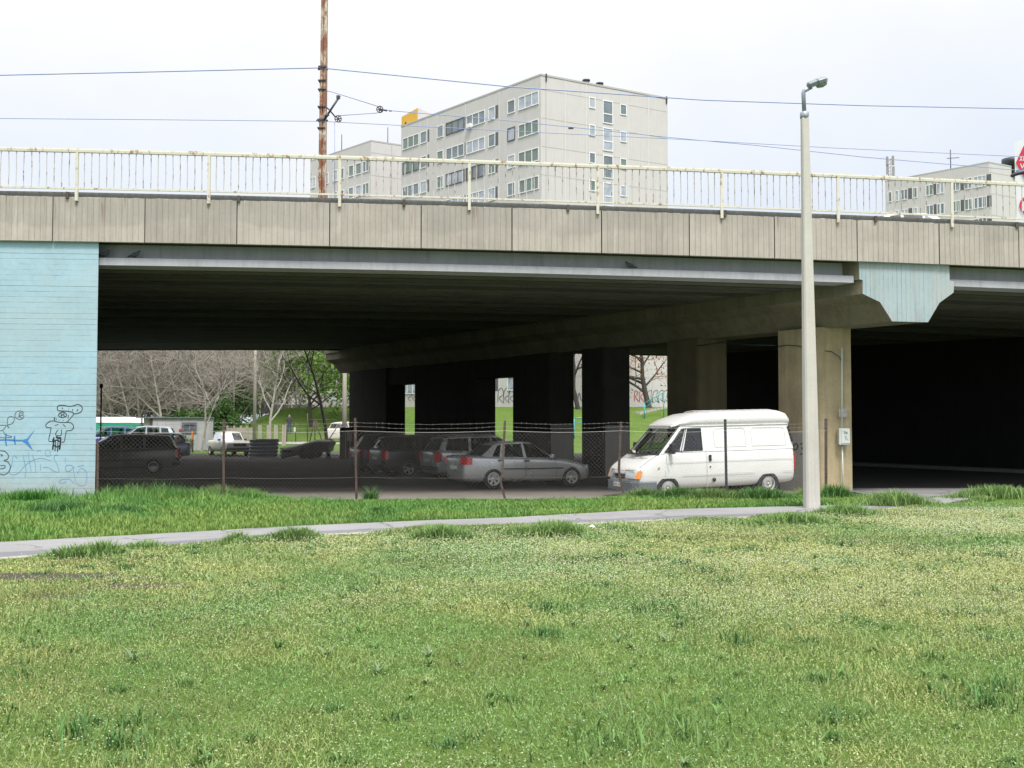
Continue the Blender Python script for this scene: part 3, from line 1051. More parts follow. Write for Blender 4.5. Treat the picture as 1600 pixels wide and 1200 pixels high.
def along(mb, prof, xs=XS, mi=0, y0=Y0):
    """prof: list of (w, dz) cross-section points; swept along the deck"""
    rings = [[(X, y0 + S * X + wv, zz(X, wv) + dz) for wv, dz in prof] for X in xs]
    mb.loft(rings, mi, False)

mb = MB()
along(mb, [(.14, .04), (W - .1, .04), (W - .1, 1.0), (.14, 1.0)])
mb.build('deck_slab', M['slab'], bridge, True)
mb = MB()
along(mb, [(.07, 1.105), (.95, 1.105), (.95, 1.24), (.07, 1.24)])
mb.build('coping', M['coping'], bridge, True)
mb = MB()
along(mb, [(W - .12, -.1), (W + .02, -.1), (W + .02, 1.1), (W - .12, 1.1)])
mb.build('far_fascia', M['slab'], bridge, True)
# ribbed fascia panels
joints = [77, 222, 367, 513, 657, 800, 941, 1079, 1213, 1343, 1472, 1597]
jx = [facX(p) for p in joints]
st = jx[1] - jx[0]
for k in range(6):
    jx.insert(0, jx[0] - st)
for k in range(6):
    jx.append(jx[-1] + st)
rr = random.Random(3)
for i in range(len(jx) - 1):
    xa, xb = jx[i] + .014, jx[i + 1] - .014
    n = 16
    front = []
    pit = (xb - xa) / n
    front.append((xa, 0))
    for k in range(n):
        a_ = xa + k * pit
        if k:
            front += [(a_ - .011, 0), (a_ - .005, .011), (a_ + .005, .011), (a_ + .011, 0)]
    front.append((xb, 0))
    wob = rr.uniform(-.006, .006)
    bot = [(X, Y0 + S * X + wv + wob, zb(X) + rr.uniform(-.002, .002)) for X, wv in front]
    top = [(X, Y0 + S * X + wv + wob, zb(X) + 1.10 + rr.uniform(-.012, .010)) for X, wv in front]
    back = [(xb, Y0 + S * xb + .13 + wob), (xa, Y0 + S * xa + .13 + wob)]
    m2 = len(front)
    ringb = bot + [(x_, y_, zb(x_)) for x_, y_ in back]
    ringt = top + [(x_, y_, zb(x_) + 1.10) for x_, y_ in back]
    mb = MB()
    mb.loft([ringb, ringt], 0, False)
    mb.build('fascia_panel', M['fascia'], bridge, True, fixn=True)
# edge girder: recessed web and pale flange
xl0, xl1 = on_line(150, Y0 + .1, S).x, facX(1345)
for xa, xb in ((xl0 - 1.2, facX(1343) - .02), (facX(1484) + .02, 29)):
    xs = [xa + (xb - xa) * k / 12 for k in range(13)]
    mb = MB()
    along(mb, [(.62, -.36), (.82, -.36), (.82, .03), (.62, .03)], xs)
    along(mb, [(.26, -.545), (1.0, -.545), (1.0, -.36), (.26, -.36)], xs)
    mb.build('edge_girder', M['beamgrey'], bridge, True)
# inner girders
wv = 1.45
while wv < W - 1:
    mb = MB()
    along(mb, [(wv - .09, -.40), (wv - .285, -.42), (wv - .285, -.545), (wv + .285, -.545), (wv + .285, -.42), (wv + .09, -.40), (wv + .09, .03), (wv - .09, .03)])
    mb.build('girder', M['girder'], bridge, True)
    wv += .76
mb = MB()
along(mb, [(W - .9, -.60), (W - .3, -.60), (W - .3, .03), (W - .9, .03)])
mb.build('girder', M['girder'], bridge, True)
# cross diaphragms
def rline(a, Y): return a - .62 * Y
# blue wall (left pier)
XB = on_line(150, Y0 + .10, S).x
YB = Y0 + .10 + S * XB
zt = zb(XB)
mb = MB()
p = [(XB, YB), (-46, Y0 + .10 + S * -46), (-46 - .62 * 30, YB + 31), (XB - .62 * 32.6, YB + 32.6)]
b4 = [(x_, y_, -.6) for x_, y_ in p]
t4 = [(x_, y_, zt + .035) for x_, y_ in p]
mb.hexa(b4, t4)
for f in range(len(mb.f)):
    mb.mi[f] = 1
mb.mi[2] = 0
blue = mb.build('blue_wall', [M['blue'], M['abut']], bridge, True)
# pier cap beam with its blue hammerhead end
AX = 27.39
YC = 27.12
XC = AX - .62 * YC
def prz(py): return CAM_Z + at(1410, py, YC).z - CAM_Z
prof = [(1342, 407), (1483, 408.5), (1484, 438), (1491, 440), (1490, 457), (1468, 473), (1450, 503.5), (1394, 502), (1375, 472), (1348, 459), (1348, 437.5), (1343, 436.5)]
loc = []
for px, py in prof:
    q = on_line(px, Y0 + .12, S, py)
    q = on_line(px, Y0 + .12, S)
    d = ray(px, py)
    k = q.y / ray(px, 660)[1]
    d = ray(px, py)
    kk = (Y0 + .12) / (d[1] - S * d[0])
    loc.append(Vector((d[0] * kk, d[1] * kk, CAM_Z + d[2] * kk)))
L = W - .3
mb = MB()
mb.prism(loc, (-.62 * L, L, CROSS), 0, 1)
cap = mb.build('pier_cap', [M['capbeam'], M['blueend']], bridge, True)
# columns of the pier, from px edges
capz = loc[6].z
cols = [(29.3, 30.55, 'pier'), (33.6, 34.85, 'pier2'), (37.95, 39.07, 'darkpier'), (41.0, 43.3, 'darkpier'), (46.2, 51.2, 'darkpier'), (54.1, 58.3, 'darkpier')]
RA, LA = 27.92, 26.86
def pierpt(a, Y): return (a - .62 * Y, Y)
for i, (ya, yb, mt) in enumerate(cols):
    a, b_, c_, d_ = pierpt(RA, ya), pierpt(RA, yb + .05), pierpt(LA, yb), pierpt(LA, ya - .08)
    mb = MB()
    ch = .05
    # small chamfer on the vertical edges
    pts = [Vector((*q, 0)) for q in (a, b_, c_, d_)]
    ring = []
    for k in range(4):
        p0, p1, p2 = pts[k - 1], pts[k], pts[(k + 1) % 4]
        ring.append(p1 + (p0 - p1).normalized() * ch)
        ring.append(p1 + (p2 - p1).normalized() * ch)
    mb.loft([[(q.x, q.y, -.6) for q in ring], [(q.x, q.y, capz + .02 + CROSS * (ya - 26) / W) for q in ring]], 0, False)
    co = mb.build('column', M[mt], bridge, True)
    if i in (0, 2, 3):
        # grey paint band on the lower shaft
        e = .004
        mb = MB()
        zt_ = 1.38 if i == 0 else 1.6
        if i == 0:
            f = [pts[2], pts[3]]
            u = (f[1] - f[0]).normalized()
            nrm = Vector((-u.y, u.x, 0))
            if nrm.x > 0:
                nrm = -nrm
            f0, f1 = f[0] + u * .06, f[1] - u * .06
            mb.add([(f0 + nrm * e) + Vector((0, 0, -.3)), (f1 + nrm * e) + Vector((0, 0, -.3)), (f1 + nrm * e) + Vector((0, 0, zt_)), (f0 + nrm * e) + Vector((0, 0, zt_))], [(0, 1, 2, 3)])
            B = (f0, f1, nrm, u)
        else:
            f0, f1 = pts[3] + (pts[0] - pts[3]).normalized() * .06, pts[0] - (pts[0] - pts[3]).normalized() * .06
            nrm = Vector((.1, -1, 0)).normalized()
            mb.add([(f0 + nrm * .02) + Vector((0, 0, -.3)), (f1 + nrm * .02) + Vector((0, 0, -.3)), (f1 + nrm * .02) + Vector((0, 0, zt_)), (f0 + nrm * .02) + Vector((0, 0, zt_))], [(0, 1, 2, 3)])
        bd = mb.build('painted_band', M['band'], co, True, fixn=False)
# low lintel closing the far half of the pier
mb = MB()
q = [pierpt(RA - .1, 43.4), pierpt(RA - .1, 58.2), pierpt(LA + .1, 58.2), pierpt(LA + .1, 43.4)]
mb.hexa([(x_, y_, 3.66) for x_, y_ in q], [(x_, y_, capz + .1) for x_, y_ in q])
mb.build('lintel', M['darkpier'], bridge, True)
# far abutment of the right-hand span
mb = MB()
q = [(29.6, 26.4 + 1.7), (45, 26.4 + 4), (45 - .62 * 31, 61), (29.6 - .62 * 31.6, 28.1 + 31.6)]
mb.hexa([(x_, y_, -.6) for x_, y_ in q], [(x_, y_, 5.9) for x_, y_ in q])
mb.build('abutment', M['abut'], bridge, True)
# surface conduit looping across the column head
mb = MB()
lf = lambda Y, z: Vector((LA - .62 * Y - .03, Y - .03, z))
mb.tube([lf(30.5, 3.95), lf(30.2, 3.98), lf(29.8, 3.92), lf(29.35, 3.78), Vector((RA - .62 * 29.3 - .62, 29.2, 3.72)), Vector((RA - .62 * 29.3 - .42, 29.19, 3.58)), Vector((RA - .62 * 29.3 - .33, 29.19, 3.42))], .012, 5)
mb.tube([lf(33.5, 4.2), lf(32.5, 4.24), lf(31.6, 4.1), lf(30.6, 4.0)], .018, 5)
mb.build('cable', M['darksteel'], bridge, True)
# brown stubs left on the deck edge
for px in (100, 370, 630, 888, 1135, 1372, 1594):
    X = facX(px)
    mb = MB()
    mb.box((X, Y0 + S * X - .02, zb(X) + 1.14), (.07, .06, .16))
    mb.build('rusty_stub', M['rustpost'], bridge, True)

# ---- graffiti on the blue wall (ribbons a few mm proud of the wall)
def wallpt(px, py):
    q = on_line(px, Y0 + .10, S, py)
    d = ray(px, py)
    k = (Y0 + .10 - .004) / (d[1] - S * d[0])
    return Vector((d[0] * k, d[1] * k, CAM_Z + d[2] * k))
def ribbon(mb, pts, wpx, pt=wallpt, closed=False, layer=0):
    pts = [Vector((a_, b_)) for a_, b_ in pts]
    if closed:
        pts = pts + [pts[0]]
    # smooth by Catmull-Rom
    if len(pts) > 2:
        out = []
        for i in range(len(pts) - 1):
            p0, p1, p2, p3 = pts[max(i - 1, 0)], pts[i], pts[i + 1], pts[min(i + 2, len(pts) - 1)]
            for k in range(5):
                u = k / 5
                out.append(.5 * ((2 * p1) + (p2 - p0) * u + (2 * p0 - 5 * p1 + 4 * p2 - p3) * u * u + (3 * p1 - p0 - 3 * p2 + p3) * u ** 3))
        out.append(pts[-1])
        pts = out
    L_, R_ = [], []
    for i, p in enumerate(pts):
        d = pts[min(i + 1, len(pts) - 1)] - pts[max(i - 1, 0)]
        if d.length < 1e-6:
            d = Vector((1, 0))
        d.normalize()
        n_ = Vector((-d.y, d.x)) * wpx / 2
        L_.append(pt(*(p + n_)))
        R_.append(pt(*(p - n_)))
    n = len(pts)
    mb.add(L_ + R_, [(i, i + 1, n + i + 1, n + i) for i in range(n - 1)])
def g1(l, s=200 / 1333., ox=0, oy=600):
    return [(ox + a_ * s, oy + b_ * s) for a_, b_ in l]
mb = MB()
R = lambda l, w_=1.25, c_=False: ribbon(mb, g1(l), w_, closed=c_)
# capped figure
R([(600, 275), (597, 240), (620, 222), (660, 222), (720, 232), (770, 225), (810, 212), (850, 232), (855, 270), (830, 298), (775, 310), (755, 295), (700, 283), (640, 280)], 1.3, True)
R([(645, 245), (652, 262)], 1.2); R([(712, 258), (718, 262)], 1.2); R([(760, 262), (752, 278)], 1.2); R([(812, 262), (800, 282)], 1.2)
R([(770, 312), (740, 350), (705, 388)], 1.1)
R([(608, 325), (625, 300), (660, 293), (690, 312), (688, 335), (655, 348), (622, 342)], 1.3, True)
R([(635, 303), (640, 340)], 1.3); R([(664, 303), (668, 340)], 1.3); R([(637, 322), (667, 321)], 1.3)
R([(565, 345), (570, 370)], 1); R([(580, 350), (590, 372)], 1); R([(712, 320), (708, 360)], 1); R([(610, 372), (618, 376)], 1); R([(655, 376), (664, 380)], 1)
R([(560, 350), (575, 385), (620, 398), (680, 400), (700, 388)], 1.1)
R([(575, 385), (520, 388), (478, 425), (488, 452), (535, 455)], 1.2)
R([(690, 398), (740, 405), (766, 440), (750, 478), (690, 488)], 1.2)
R([(532, 458), (520, 520), (508, 590), (545, 600)], 1.1); R([(690, 490), (678, 550), (668, 600), (640, 605)], 1.1)
R([(570, 432), (610, 420)], 1); R([(655, 420), (682, 445)], 1)
R([(605, 475), (585, 505), (580, 530), (625, 538), (640, 520), (638, 475)], 1.1)
mb.build('graffiti_figure', M['ink'], blue, True, fixn=False)
mb = MB()
R([(560, 555), (556, 620), (548, 685)], 2.4); R([(585, 545), (600, 560), (630, 560)], 3.0); R([(632, 555), (628, 620), (622, 680)], 2.4)
R([(560, 600), (590, 585), (628, 600)], 2.0); R([(562, 640), (595, 655), (626, 640)], 2.0); R([(575, 580), (580, 660)], 1.4); R([(605, 575), (600, 665)], 1.4)
R([(575, 660), (572, 700)], 1.5); R([(600, 665), (598, 706)], 1.5); R([(615, 660), (616, 690)], 1.2); R([(552, 575), (545, 600)], 1.6); R([(560, 640), (545, 660)], 1.5)
mb.build('graffiti_beard', M['ink'], blue, True, fixn=False)
# letter R in a ring, loops at the left edge
mb = MB()
R([(250, 295), (215, 280), (175, 288), (155, 320), (165, 352), (205, 368), (240, 355), (250, 325)], 1.1)
R([(195, 350), (200, 320), (205, 300), (235, 305), (238, 322), (205, 332), (230, 358)], 1.3)
R([(75, 420), (80, 360), (110, 338), (148, 352), (140, 395), (110, 420), (78, 425), (95, 455)], 1.1)
R([(0, 430), (60, 430), (95, 455)], 1.2); R([(60, 440), (30, 480), (0, 485)], 1.1); R([(35, 490), (60, 530), (125, 548), (60, 560), (0, 555)], 1.0)
mb.build('graffiti_letter', M['inkgrey'], blue, True, fixn=False)
mb = MB()
R([(0, 692), (55, 705), (88, 745), (75, 785), (40, 795), (85, 815), (108, 865), (85, 920), (40, 945), (0, 935)], 1.6)
R([(0, 735), (28, 740), (10, 752)], 1.3); R([(0, 850), (50, 850), (45, 875), (0, 882)], 1.5)
mb.build('graffiti_numeral', M['inkgrey'], blue, True, fixn=False)
# blue fish bone
mb = MB()
R([(-60, 586), (60, 582), (150, 588), (225, 588)], 2.3)
R([(62, 515), (58, 580), (68, 645)], 2.2); R([(152, 540), (150, 590), (160, 628)], 2.2)
tri = [wallpt(*q_) for q_ in g1([(218, 588), (285, 565), (365, 472), (290, 588), (345, 695), (268, 622)])]
mb.add(tri, [(0, 1, 3), (1, 2, 3), (0, 3, 5), (3, 4, 5)])
mb.build('graffiti_fish', M['inkblue'], blue, True, fixn=False)
mb = MB()
R([(180, 775), (140, 745), (125, 830), (100, 930), (180, 935), (260, 850), (350, 790), (440, 775), (528, 800)], .8)
R([(240, 735), (262, 850), (270, 900), (258, 970)], .8); R([(292, 715), (310, 820), (325, 915)], .8); R([(335, 735), (365, 830), (370, 915)], .8)
R([(420, 830), (422, 900)], .7); R([(385, 705), (420, 690), (422, 705)], .8); R([(470, 720), (480, 690), (515, 692), (522, 740), (490, 750), (470, 720)], .8)
mb.build('graffiti_scribble', M['inkpale'], blue, True, fixn=False)
mb = MB()
R([(450, 870), (500, 870), (560, 905), (612, 915), (600, 850), (565, 780), (575, 740), (608, 742)], .8)
R([(683, 765), (680, 810)], .7); R([(755, 850), (700, 845), (680, 880), (700, 912), (745, 890), (765, 860), (770, 930), (785, 1010)], 1.0)
mb.build('graffiti_scribble', M['inkpale'], blue, True, fixn=False)
mb = MB()
R([(805, 862), (872, 845)], .8); R([(805, 935), (840, 880), (890, 900), (905, 960), (890, 1040), (840, 1060), (790, 1030)], .8)
R([(690, 1010), (660, 1032), (615, 1025), (640, 995), (720, 992), (770, 1035)], .8); R([(945, 445), (950, 468), (968, 466)], .7)
mb.build('graffiti_scribble', M['inkpale'], blue, True, fixn=False)
# number on the painted band of the near column
f0, f1, nrm, u = B
def bandpt(px, py):
    s_ = (px) / 100.0
    return f0 + (f1 - f0) * s_ + nrm * .008 + Vector((0, 0, 1.38 - py / 100.0))
colobj = [o for o in bridge.children if o.name.startswith('column')][0]
mb = MB()
ribbon(mb, [(38, 36), (47, 30), (50, 40), (44, 48), (38, 42), (40, 34)], 3.2, bandpt)
ribbon(mb, [(56, 31), (64, 30), (66, 38), (60, 43), (67, 48), (66, 58), (56, 60)], 3.2, bandpt)
mb.build('painted_number', M['ink'], colobj, True, fixn=False)

# ------------------------------------------------------------------ railing on the overpass
rail = thing('bridge_railing', 'cream painted steel railing with thin balusters along the edge of the overpass', 'railing', (0, Y0, 6))
ps = [facX(p) for p in (115, 323, 529, 733, 935, 1130, 1313, 1492)]
stp = 3.24
while ps[0] > -26:
    ps.insert(0, ps[0] - stp)
while ps[-1] < 24:
    ps.append(ps[-1] + stp)
def zr(X): return zb(X) + 1.10
RW = -.03
xs = [ps[0] + (ps[-1] - ps[0]) * k / 60 for k in range(61)]
mb = MB()
along(mb, [(RW - .04, 2.205), (RW + .04, 2.205), (RW + .045, 2.26), (RW + .04, 2.30), (RW - .04, 2.30), (RW - .045, 2.26)], xs)
mb.build('handrail', M['rail'], rail, True)
mb = MB()
along(mb, [(RW - .02, 1.285), (RW + .02, 1.285), (RW + .02, 1.33), (RW - .02, 1.33)], xs)
mb.build('bottom_rail', M['rail'], rail, True)
rr = random.Random(8)
for i, X in enumerate(ps):
    mb = MB()
    y = Y0 + S * X + RW
    mb.box((X, y - .01, zr(X) + .53), (.072, .055, 1.26))
    mb.build('post', M['rail'], rail, True)
for i in range(len(ps) - 1):
    mb = MB()
    n = 18
    for k in range(1, n):
        X = ps[i] + (ps[i + 1] - ps[i]) * k / n
        y = Y0 + S * X + RW
        bz = rr.uniform(-.014, .014)
        zl = zr(X)
        mb.tube([(X, y, zl + .20), (X + bz, y + rr.uniform(-.01, .01), zl + .6), (X + rr.uniform(-.004, .004), y, zl + 1.11)], .0125, 4, 0, False, False)
    mb.build('baluster_panel', M['baluster'], rail, True, fixn=False)

# ------------------------------------------------------------------ catenary mast on the deck
PX0, PY0 = 503.5, 29.6
pb = at(503, 300, PY0)
mast = thing('catenary_mast', 'rust streaked steel catenary mast rising behind the overpass railing', 'mast', (pb.x, PY0, 7.0))
mb = MB()
ptop = at(508, -60, PY0)
r0, r1 = .108, .082
# two channels with a gap
for sx in (-1, 1):
    rb = [(pb.x + sx * .018, PY0 - .10), (pb.x + sx * r0, PY0 - .10), (pb.x + sx * r0, PY0 + .10), (pb.x + sx * .018, PY0 + .10)]
    rt = [(ptop.x + sx * .014, PY0 - .08), (ptop.x + sx * r1, PY0 - .08), (ptop.x + sx * r1, PY0 + .08), (ptop.x + sx * .014, PY0 + .08)]
    mb.loft([[(a_, b_, 7.0) for a_, b_ in rb], [(a_, b_, ptop.z) for a_, b_ in rt]], 0, False)
mb.loft([[(pb.x - .02, PY0 - .05, 7), (pb.x + .02, PY0 - .05, 7), (pb.x + .02, PY0 + .05, 7), (pb.x - .02, PY0 + .05, 7)], [(ptop.x - .016, PY0 - .05, ptop.z), (ptop.x + .016, PY0 - .05, ptop.z), (ptop.x + .016, PY0 + .05, ptop.z), (ptop.x - .016, PY0 + .05, ptop.z)]], 0, False)
mb.build('shaft', M['polerust'], mast, True)
for py in (106, 127, 141, 168, 188.5, 201):
    c_ = at(503.5 + (106 - py) * .015 + 1, py, PY0)
    mb = MB()
    mb.box(c_, (.235, .245, .028 if py not in (188.5, 106) else .05))
    if py == 188.5:
        mb.box(c_, (.34, .05, .04))
    if py == 106:
        mb.box(c_ + Vector((0, 0, -.03)), (.29, .06, .06))
    mb.build('clamp_band', M['darksteel'], mast, True)
def P(px, py, Y=None): return at(px, py, Y or PY0)
mb = MB()
mb.tube([P(506, 188, PY0 - .12), P(531, 150, PY0 - .12)], .032, 6)
mb.box(P(528.5, 152, PY0 - .12), (.10, .07, .10))
mb.tube([P(508, 183, PY0 - .12), P(513, 178, PY0 - .12)], .05, 6)
mb.build('strut_arm', M['darksteel'], mast, True)
mb = MB()
mb.tube([P(510, 168), P(514, 171), P(524, 183)], .022, 5)
mb.build('pulley_bracket', M['darksteel'], mast, True)
def wheel_spoked(c, r):
    mb = MB()
    ring = [(r, -.02), (r, .02), (r * .80, .02), (r * .80, -.02)]
    n = 20
    Mx = Matrix.Translation(c) @ Matrix.Rotation(PI / 2, 4, 'X')
    rings = []
    for k in range(n + 1):
        a_ = 2 * PI * k / n
        rings.append([Mx @ Vector((q[0] * math.cos(a_), q[0] * math.sin(a_), q[1])) for q in ring])
    mb.loft(rings, 0, False, False)
    for k in range(3):
        a_ = PI * k / 3 + .2
        d = Vector((math.cos(a_), 0, math.sin(a_))) * r * .84
        mb.tube([c - d, c + d], .016, 5)
    mb.tube([c + Vector((0, -.035, 0)), c + Vector((0, .035, 0))], r * .3, 10)
    return mb
wheel_spoked(P(528.3, 185.7), .105).build('pulley_wheel', M['darksteel'], mast, True)
mb = MB()
mb.tube([P(523, 191), P(523, 302)], .008, 4)
mb.build('weight_rope', M['wire'], mast, True)

def wire(name, label, pts, Y, r=.011, loc=None):
    v = []
    for i, (px, py, yy) in enumerate(pts):
        v.append(at(px, py, yy))
    # sag-free smoothing between given points
    path = []
    for i in range(len(v) - 1):
        for k in range(8):
            path.append(v[i].lerp(v[i + 1], k / 8))
    path.append(v[-1])
    mb = MB()
    mb.tube(path, r, 5)
    o = mb.build(name, M['wire'])
    return tag(o, label, 'wire', 'overhead wires above the overpass')
Yp = PY0 - .1
wire('overhead_wire', 'thick overhead feeder wire, topmost, clamped to the rusty mast near the top of the picture', [(-120, 119, 29), (0, 117.5, 29.2), (250, 112, 29.4), (500, 106, Yp), (800, 136, 30.6), (1100, 156.5, 31.6), (1350, 165, 32.4), (1600, 170, 33.2), (1760, 172, 33.8)], 0, .016)
wire('overhead_wire', 'thin overhead wire held by the lowest clamp of the rusty mast', [(-120, 183.5, 29), (0, 185, 29.2), (250, 187, 29.4), (503, 189.5, Yp), (800, 205, 30.6), (1050, 217, 31.5), (1300, 231, 32.3), (1600, 245, 33.2), (1760, 252, 33.8)], 0, .010)
wz = thing('tension_wire', 'thin tensioned wire with a spoked pulley wheel to the right of the rusty mast', 'wire', (0, PY0, 0), group='overhead wires above the overpass')
mb = MB()
for seg in ([(511, 142, Yp), (520, 144, Yp), (590, 166, 30)], [(531, 180.5, PY0), (590, 176.5, 30)], [(600, 171, 30.0), (612, 173, 30.1), (800, 189, 30.8), (1050, 215, 31.7), (1180, 227, 32.1), (1350, 245.5, 32.6), (1545, 262, 33.1), (1700, 276, 33.6)]):
    mb.tube([at(*q_) for q_ in seg], .011, 5)
mb.build('wire_strand', M['wire'], wz, True)
wheel_spoked(at(593.5, 171, 30), .105).build('pulley_wheel', M['darksteel'], wz, True)
mb = MB()
mb.tube([at(594, 171, 29.95), at(605, 173, 29.95)], .025, 5)
mb.tube([at(608, 173.2, 30), at(612, 173.5, 30)], .02, 5)
mb.box(at(892, 200.5, 31.1), (.16, .03, .05))
mb.build('wire_clamp', M['darksteel'], wz, True)

# ------------------------------------------------------------------ concrete street lamp
lb = on_ground(1268.5, 794, 0)
lamp = thing('street_lamp', 'tall tapering concrete street lamp post beside the asphalt path', 'street lamp', (lb.x, lb.y, 0))
YL = lb.y
mb = MB()
def oct_(cx, cy, z, r, rot=.26):
    return [(cx + r * math.cos(rot + PI * (k + .5) / 3 * 0 + 2 * PI * k / 8), cy + r * math.sin(rot + 2 * PI * k / 8), z) for k in range(8)]
pt0, pt1 = at(1268.7, 797, YL), at(1257.2, 181, YL)
def quadring(c, hw):
    # square shaft with chamfers, turned so that a narrow left and a wide right face show
    ring = []
    for k in range(4):
        a_ = rad(2) + k * PI / 2
        for e in (-.16, .16):
            ring.append((c.x + hw * 1.38 * math.cos(a_ + PI / 4 + e), c.y + hw * 1.38 * math.sin(a_ + PI / 4 + e), c.z))
    return ring
mb.loft([quadring(Vector((pt0.x, YL, -.35)), .128), quadring(pt0.lerp(pt1, .33), .108), quadring(pt0.lerp(pt1, .66), .083), quadring(pt1, .062)], 0, False)
mb.build('post', M['lampconc'], lamp, True)
mb = MB()
mb.lathe([(.085, -.06), (.09, -.03), (.09, .05), (.06, .07)], 14, Matrix.Translation(at(1257, 180, YL)))
mb.build('collar', M['lampsteel'], lamp, True)
mb = MB()
mb.tube([at(1256.8, 180, YL), at(1255.3, 146, YL), at(1256, 142, YL), at(1268, 136, YL)], [.043, .043, .045, .04], 10)
mb.build('bracket_arm', M['lampsteel'], lamp, True)
hd0, hd1 = at(1262, 135.5, YL), at(1290, 125, YL)
dirv = (hd1 - hd0).normalized()
up = Vector((0, -.35, 1)).normalized()
sd_ = dirv.cross(up).normalized()
up = sd_.cross(dirv).normalized()
def hring(k, hw, top, bot):
    c = hd0.lerp(hd1, k)
    return [c + sd_ * a_ * hw + up * b_ for a_, b_ in ((-1, -bot), (-1, top * .6), (-.6, top), (.6, top), (1, top * .6), (1, -bot))]
mb = MB()
mb.loft([hring(0, .05, .05, .02), hring(.06, .08, .08, .03), hring(.45, .10, .09, .03), hring(.55, .125, .095, .02), hring(.9, .125, .085, .02), hring(1.04, .08, .05, .01)], 0, False)
mb.build('lamp_housing', M['lampbody'], lamp, True, bevel=.008)
mb = MB()
def bring(k, hw, dep):
    c = hd0.lerp(hd1, k) - up * .02
    return [c + sd_ * hw * math.cos(a_) - up * dep * math.sin(a_) for a_ in [PI * q / 8 for q in range(9)]]
mb.loft([bring(.42, .05, .01), bring(.5, .11, .08), bring(.75, .118, .10), bring(.95, .10, .08), bring(1.03, .05, .01)], 0, True)
mb.build('lamp_bowl', M['lampglass'], lamp, True)

# ------------------------------------------------------------------ chain-link fence
fence = thing('chain_link_fence', 'sagging chain link fence with rusty posts and barbed wire in front of the car park', 'fence', (0, 24.5, 0))
def fy(X): return 24.62 + .075 * X
def fpt(px, py=660): 
    q = on_line(px, 24.62, .075, py)
    return q
def fz(px, py):
    d = ray(px, py)
    k = 24.62 / (d[1] - .075 * d[0])
    return Vector((d[0] * k, d[1] * k, CAM_Z + d[2] * k))
posts = [(153, 690, 757, 0, 0), (350, 655, 758, 0, 0), (555, 653, 770, 2.5, 0), (789, 657, 787, -3, 1), (970, 659, 775, -3, 2), (1133, 655, 775, 2.5, 0), (1290.5, 654, 768, 0, 0)]
ends = []
for px, py0, py1, dx, bend in posts:
    top, bot = fz(px, py0), fz(px + dx, py1)
    bot.z = min(bot.z, gz1(bot.x, bot.y)) - .1
    mb = MB()
    if bend == 1:
        path = [bot, fz(782, 752), fz(785, 738), top]
        path[0] = fz(790.5, 786)
    elif bend == 2:
        path = [fz(975, 776), fz(969.5, 750), fz(967, 735), top]
    else:
        path = [bot, bot.lerp(top, .5), top]
    # angle-iron section
    for q_ in (Vector((0, 0, 0)),):
        ang = []
        for p_ in path:
            ang.append([p_ + Vector(v_) for v_ in ((-.028, -.02, 0), (.03, -.02, 0), (.03, -.012, 0), (-.018, -.012, 0), (-.018, .028, 0), (-.028, .028, 0))])
        mb.loft(ang, 0, False)
    mb.build('post', M['rustpost'] if px not in (1133,) else M['darksteel'], fence, True)
    ends.append((px, top, bot))
rr = random.Random(21)
def zedge(X, top=True):
    return 0
for i in range(len(posts) - 1):
    xa, xb = fz(posts[i][0], 660).x, fz(posts[i + 1][0], 660).x
    n = int((xb - xa) / .10)
    ztop, zbot = 1.50, -.22
    mb = MB()
    H = ztop - zbot
    def warp(X, z):
        k = (X - xa) / (xb - xa)
        return Vector((X, fy(X) - .03 + .05 * math.sin(3.1 * k + i) * math.sin(PI * (z - zbot) / H), z - .04 * math.sin(PI * k) * (z - zbot) / H + (-.16 * (1 - math.exp(-((X + .3) / 2.2) ** 2)) * 0)))
    slope = 1.0
    st_ = (xb - xa) / n
    k = -int(H / st_) - 1
    while k < n + 1:
        x0 = xa + k * st_
        for sgn in (1, -1):
            a0x = x0 if sgn > 0 else x0 + H
            za = zbot
            pa, pb_ = [], None
            seg = []
            for q_ in range(5):
                f_ = q_ / 4
                Xq = a0x + sgn * H * f_
                seg.append((Xq, zbot + H * f_))
            # clip to the bay
            lo, hi = 0.0, 1.0
            if sgn > 0:
                lo = max(lo, (xa - a0x) / H); hi = min(hi, (xb - a0x) / H)
            else:
                lo = max(lo, (a0x - xb) / H); hi = min(hi, (a0x - xa) / H)
            if hi - lo > .03:
                pts_ = []
                for q_ in range(4):
                    f_ = lo + (hi - lo) * q_ / 3
                    pts_.append(warp(a0x + sgn * H * f_, zbot + H * f_) + Vector((0, .003 * sgn, 0)))
                mb.tube(pts_, .0011, 3, 0, False, False)
        k += 1
    mb.tube([warp(xa + (xb - xa) * q_ / 6, ztop) for q_ in range(7)], .003, 3, 0, False, False)
    mb.build('wire_netting', M['galv'], fence, True, fixn=False)
for zw, nm, barb in ((1.70, 'barbed_wire', True), (1.60, 'barbed_wire', True), (.40, 'tension_wire', False)):
    mb = MB()
    pts_ = []
    tops = [fz(p_[0], 660).x for p_ in posts]
    for i in range(len(tops) - 1):
        for k in range(12):
            X = tops[i] + (tops[i + 1] - tops[i]) * k / 12
            pts_.append(Vector((X, fy(X) - .035, zw - .05 * math.sin(PI * k / 12) * (1 if barb else .5) + rr.uniform(-.008, .008))))
    pts_.append(Vector((tops[-1], fy(tops[-1]) - .035, zw)))
    mb.tube(pts_, .0019, 4, 0, True, False)
    if barb:
        for i in range(len(pts_) - 1):
            for f_ in (.2, .7):
                p_ = pts_[i].lerp(pts_[i + 1], f_)
                a_ = rr.random() * PI
                d = Vector((math.cos(a_) * .4, .3, math.sin(a_))) * .022
                mb.tube([p_ - d, p_ + d], .003, 3, 0, False, False)
    mb.build(nm, M['galv'], fence, True, fixn=False)

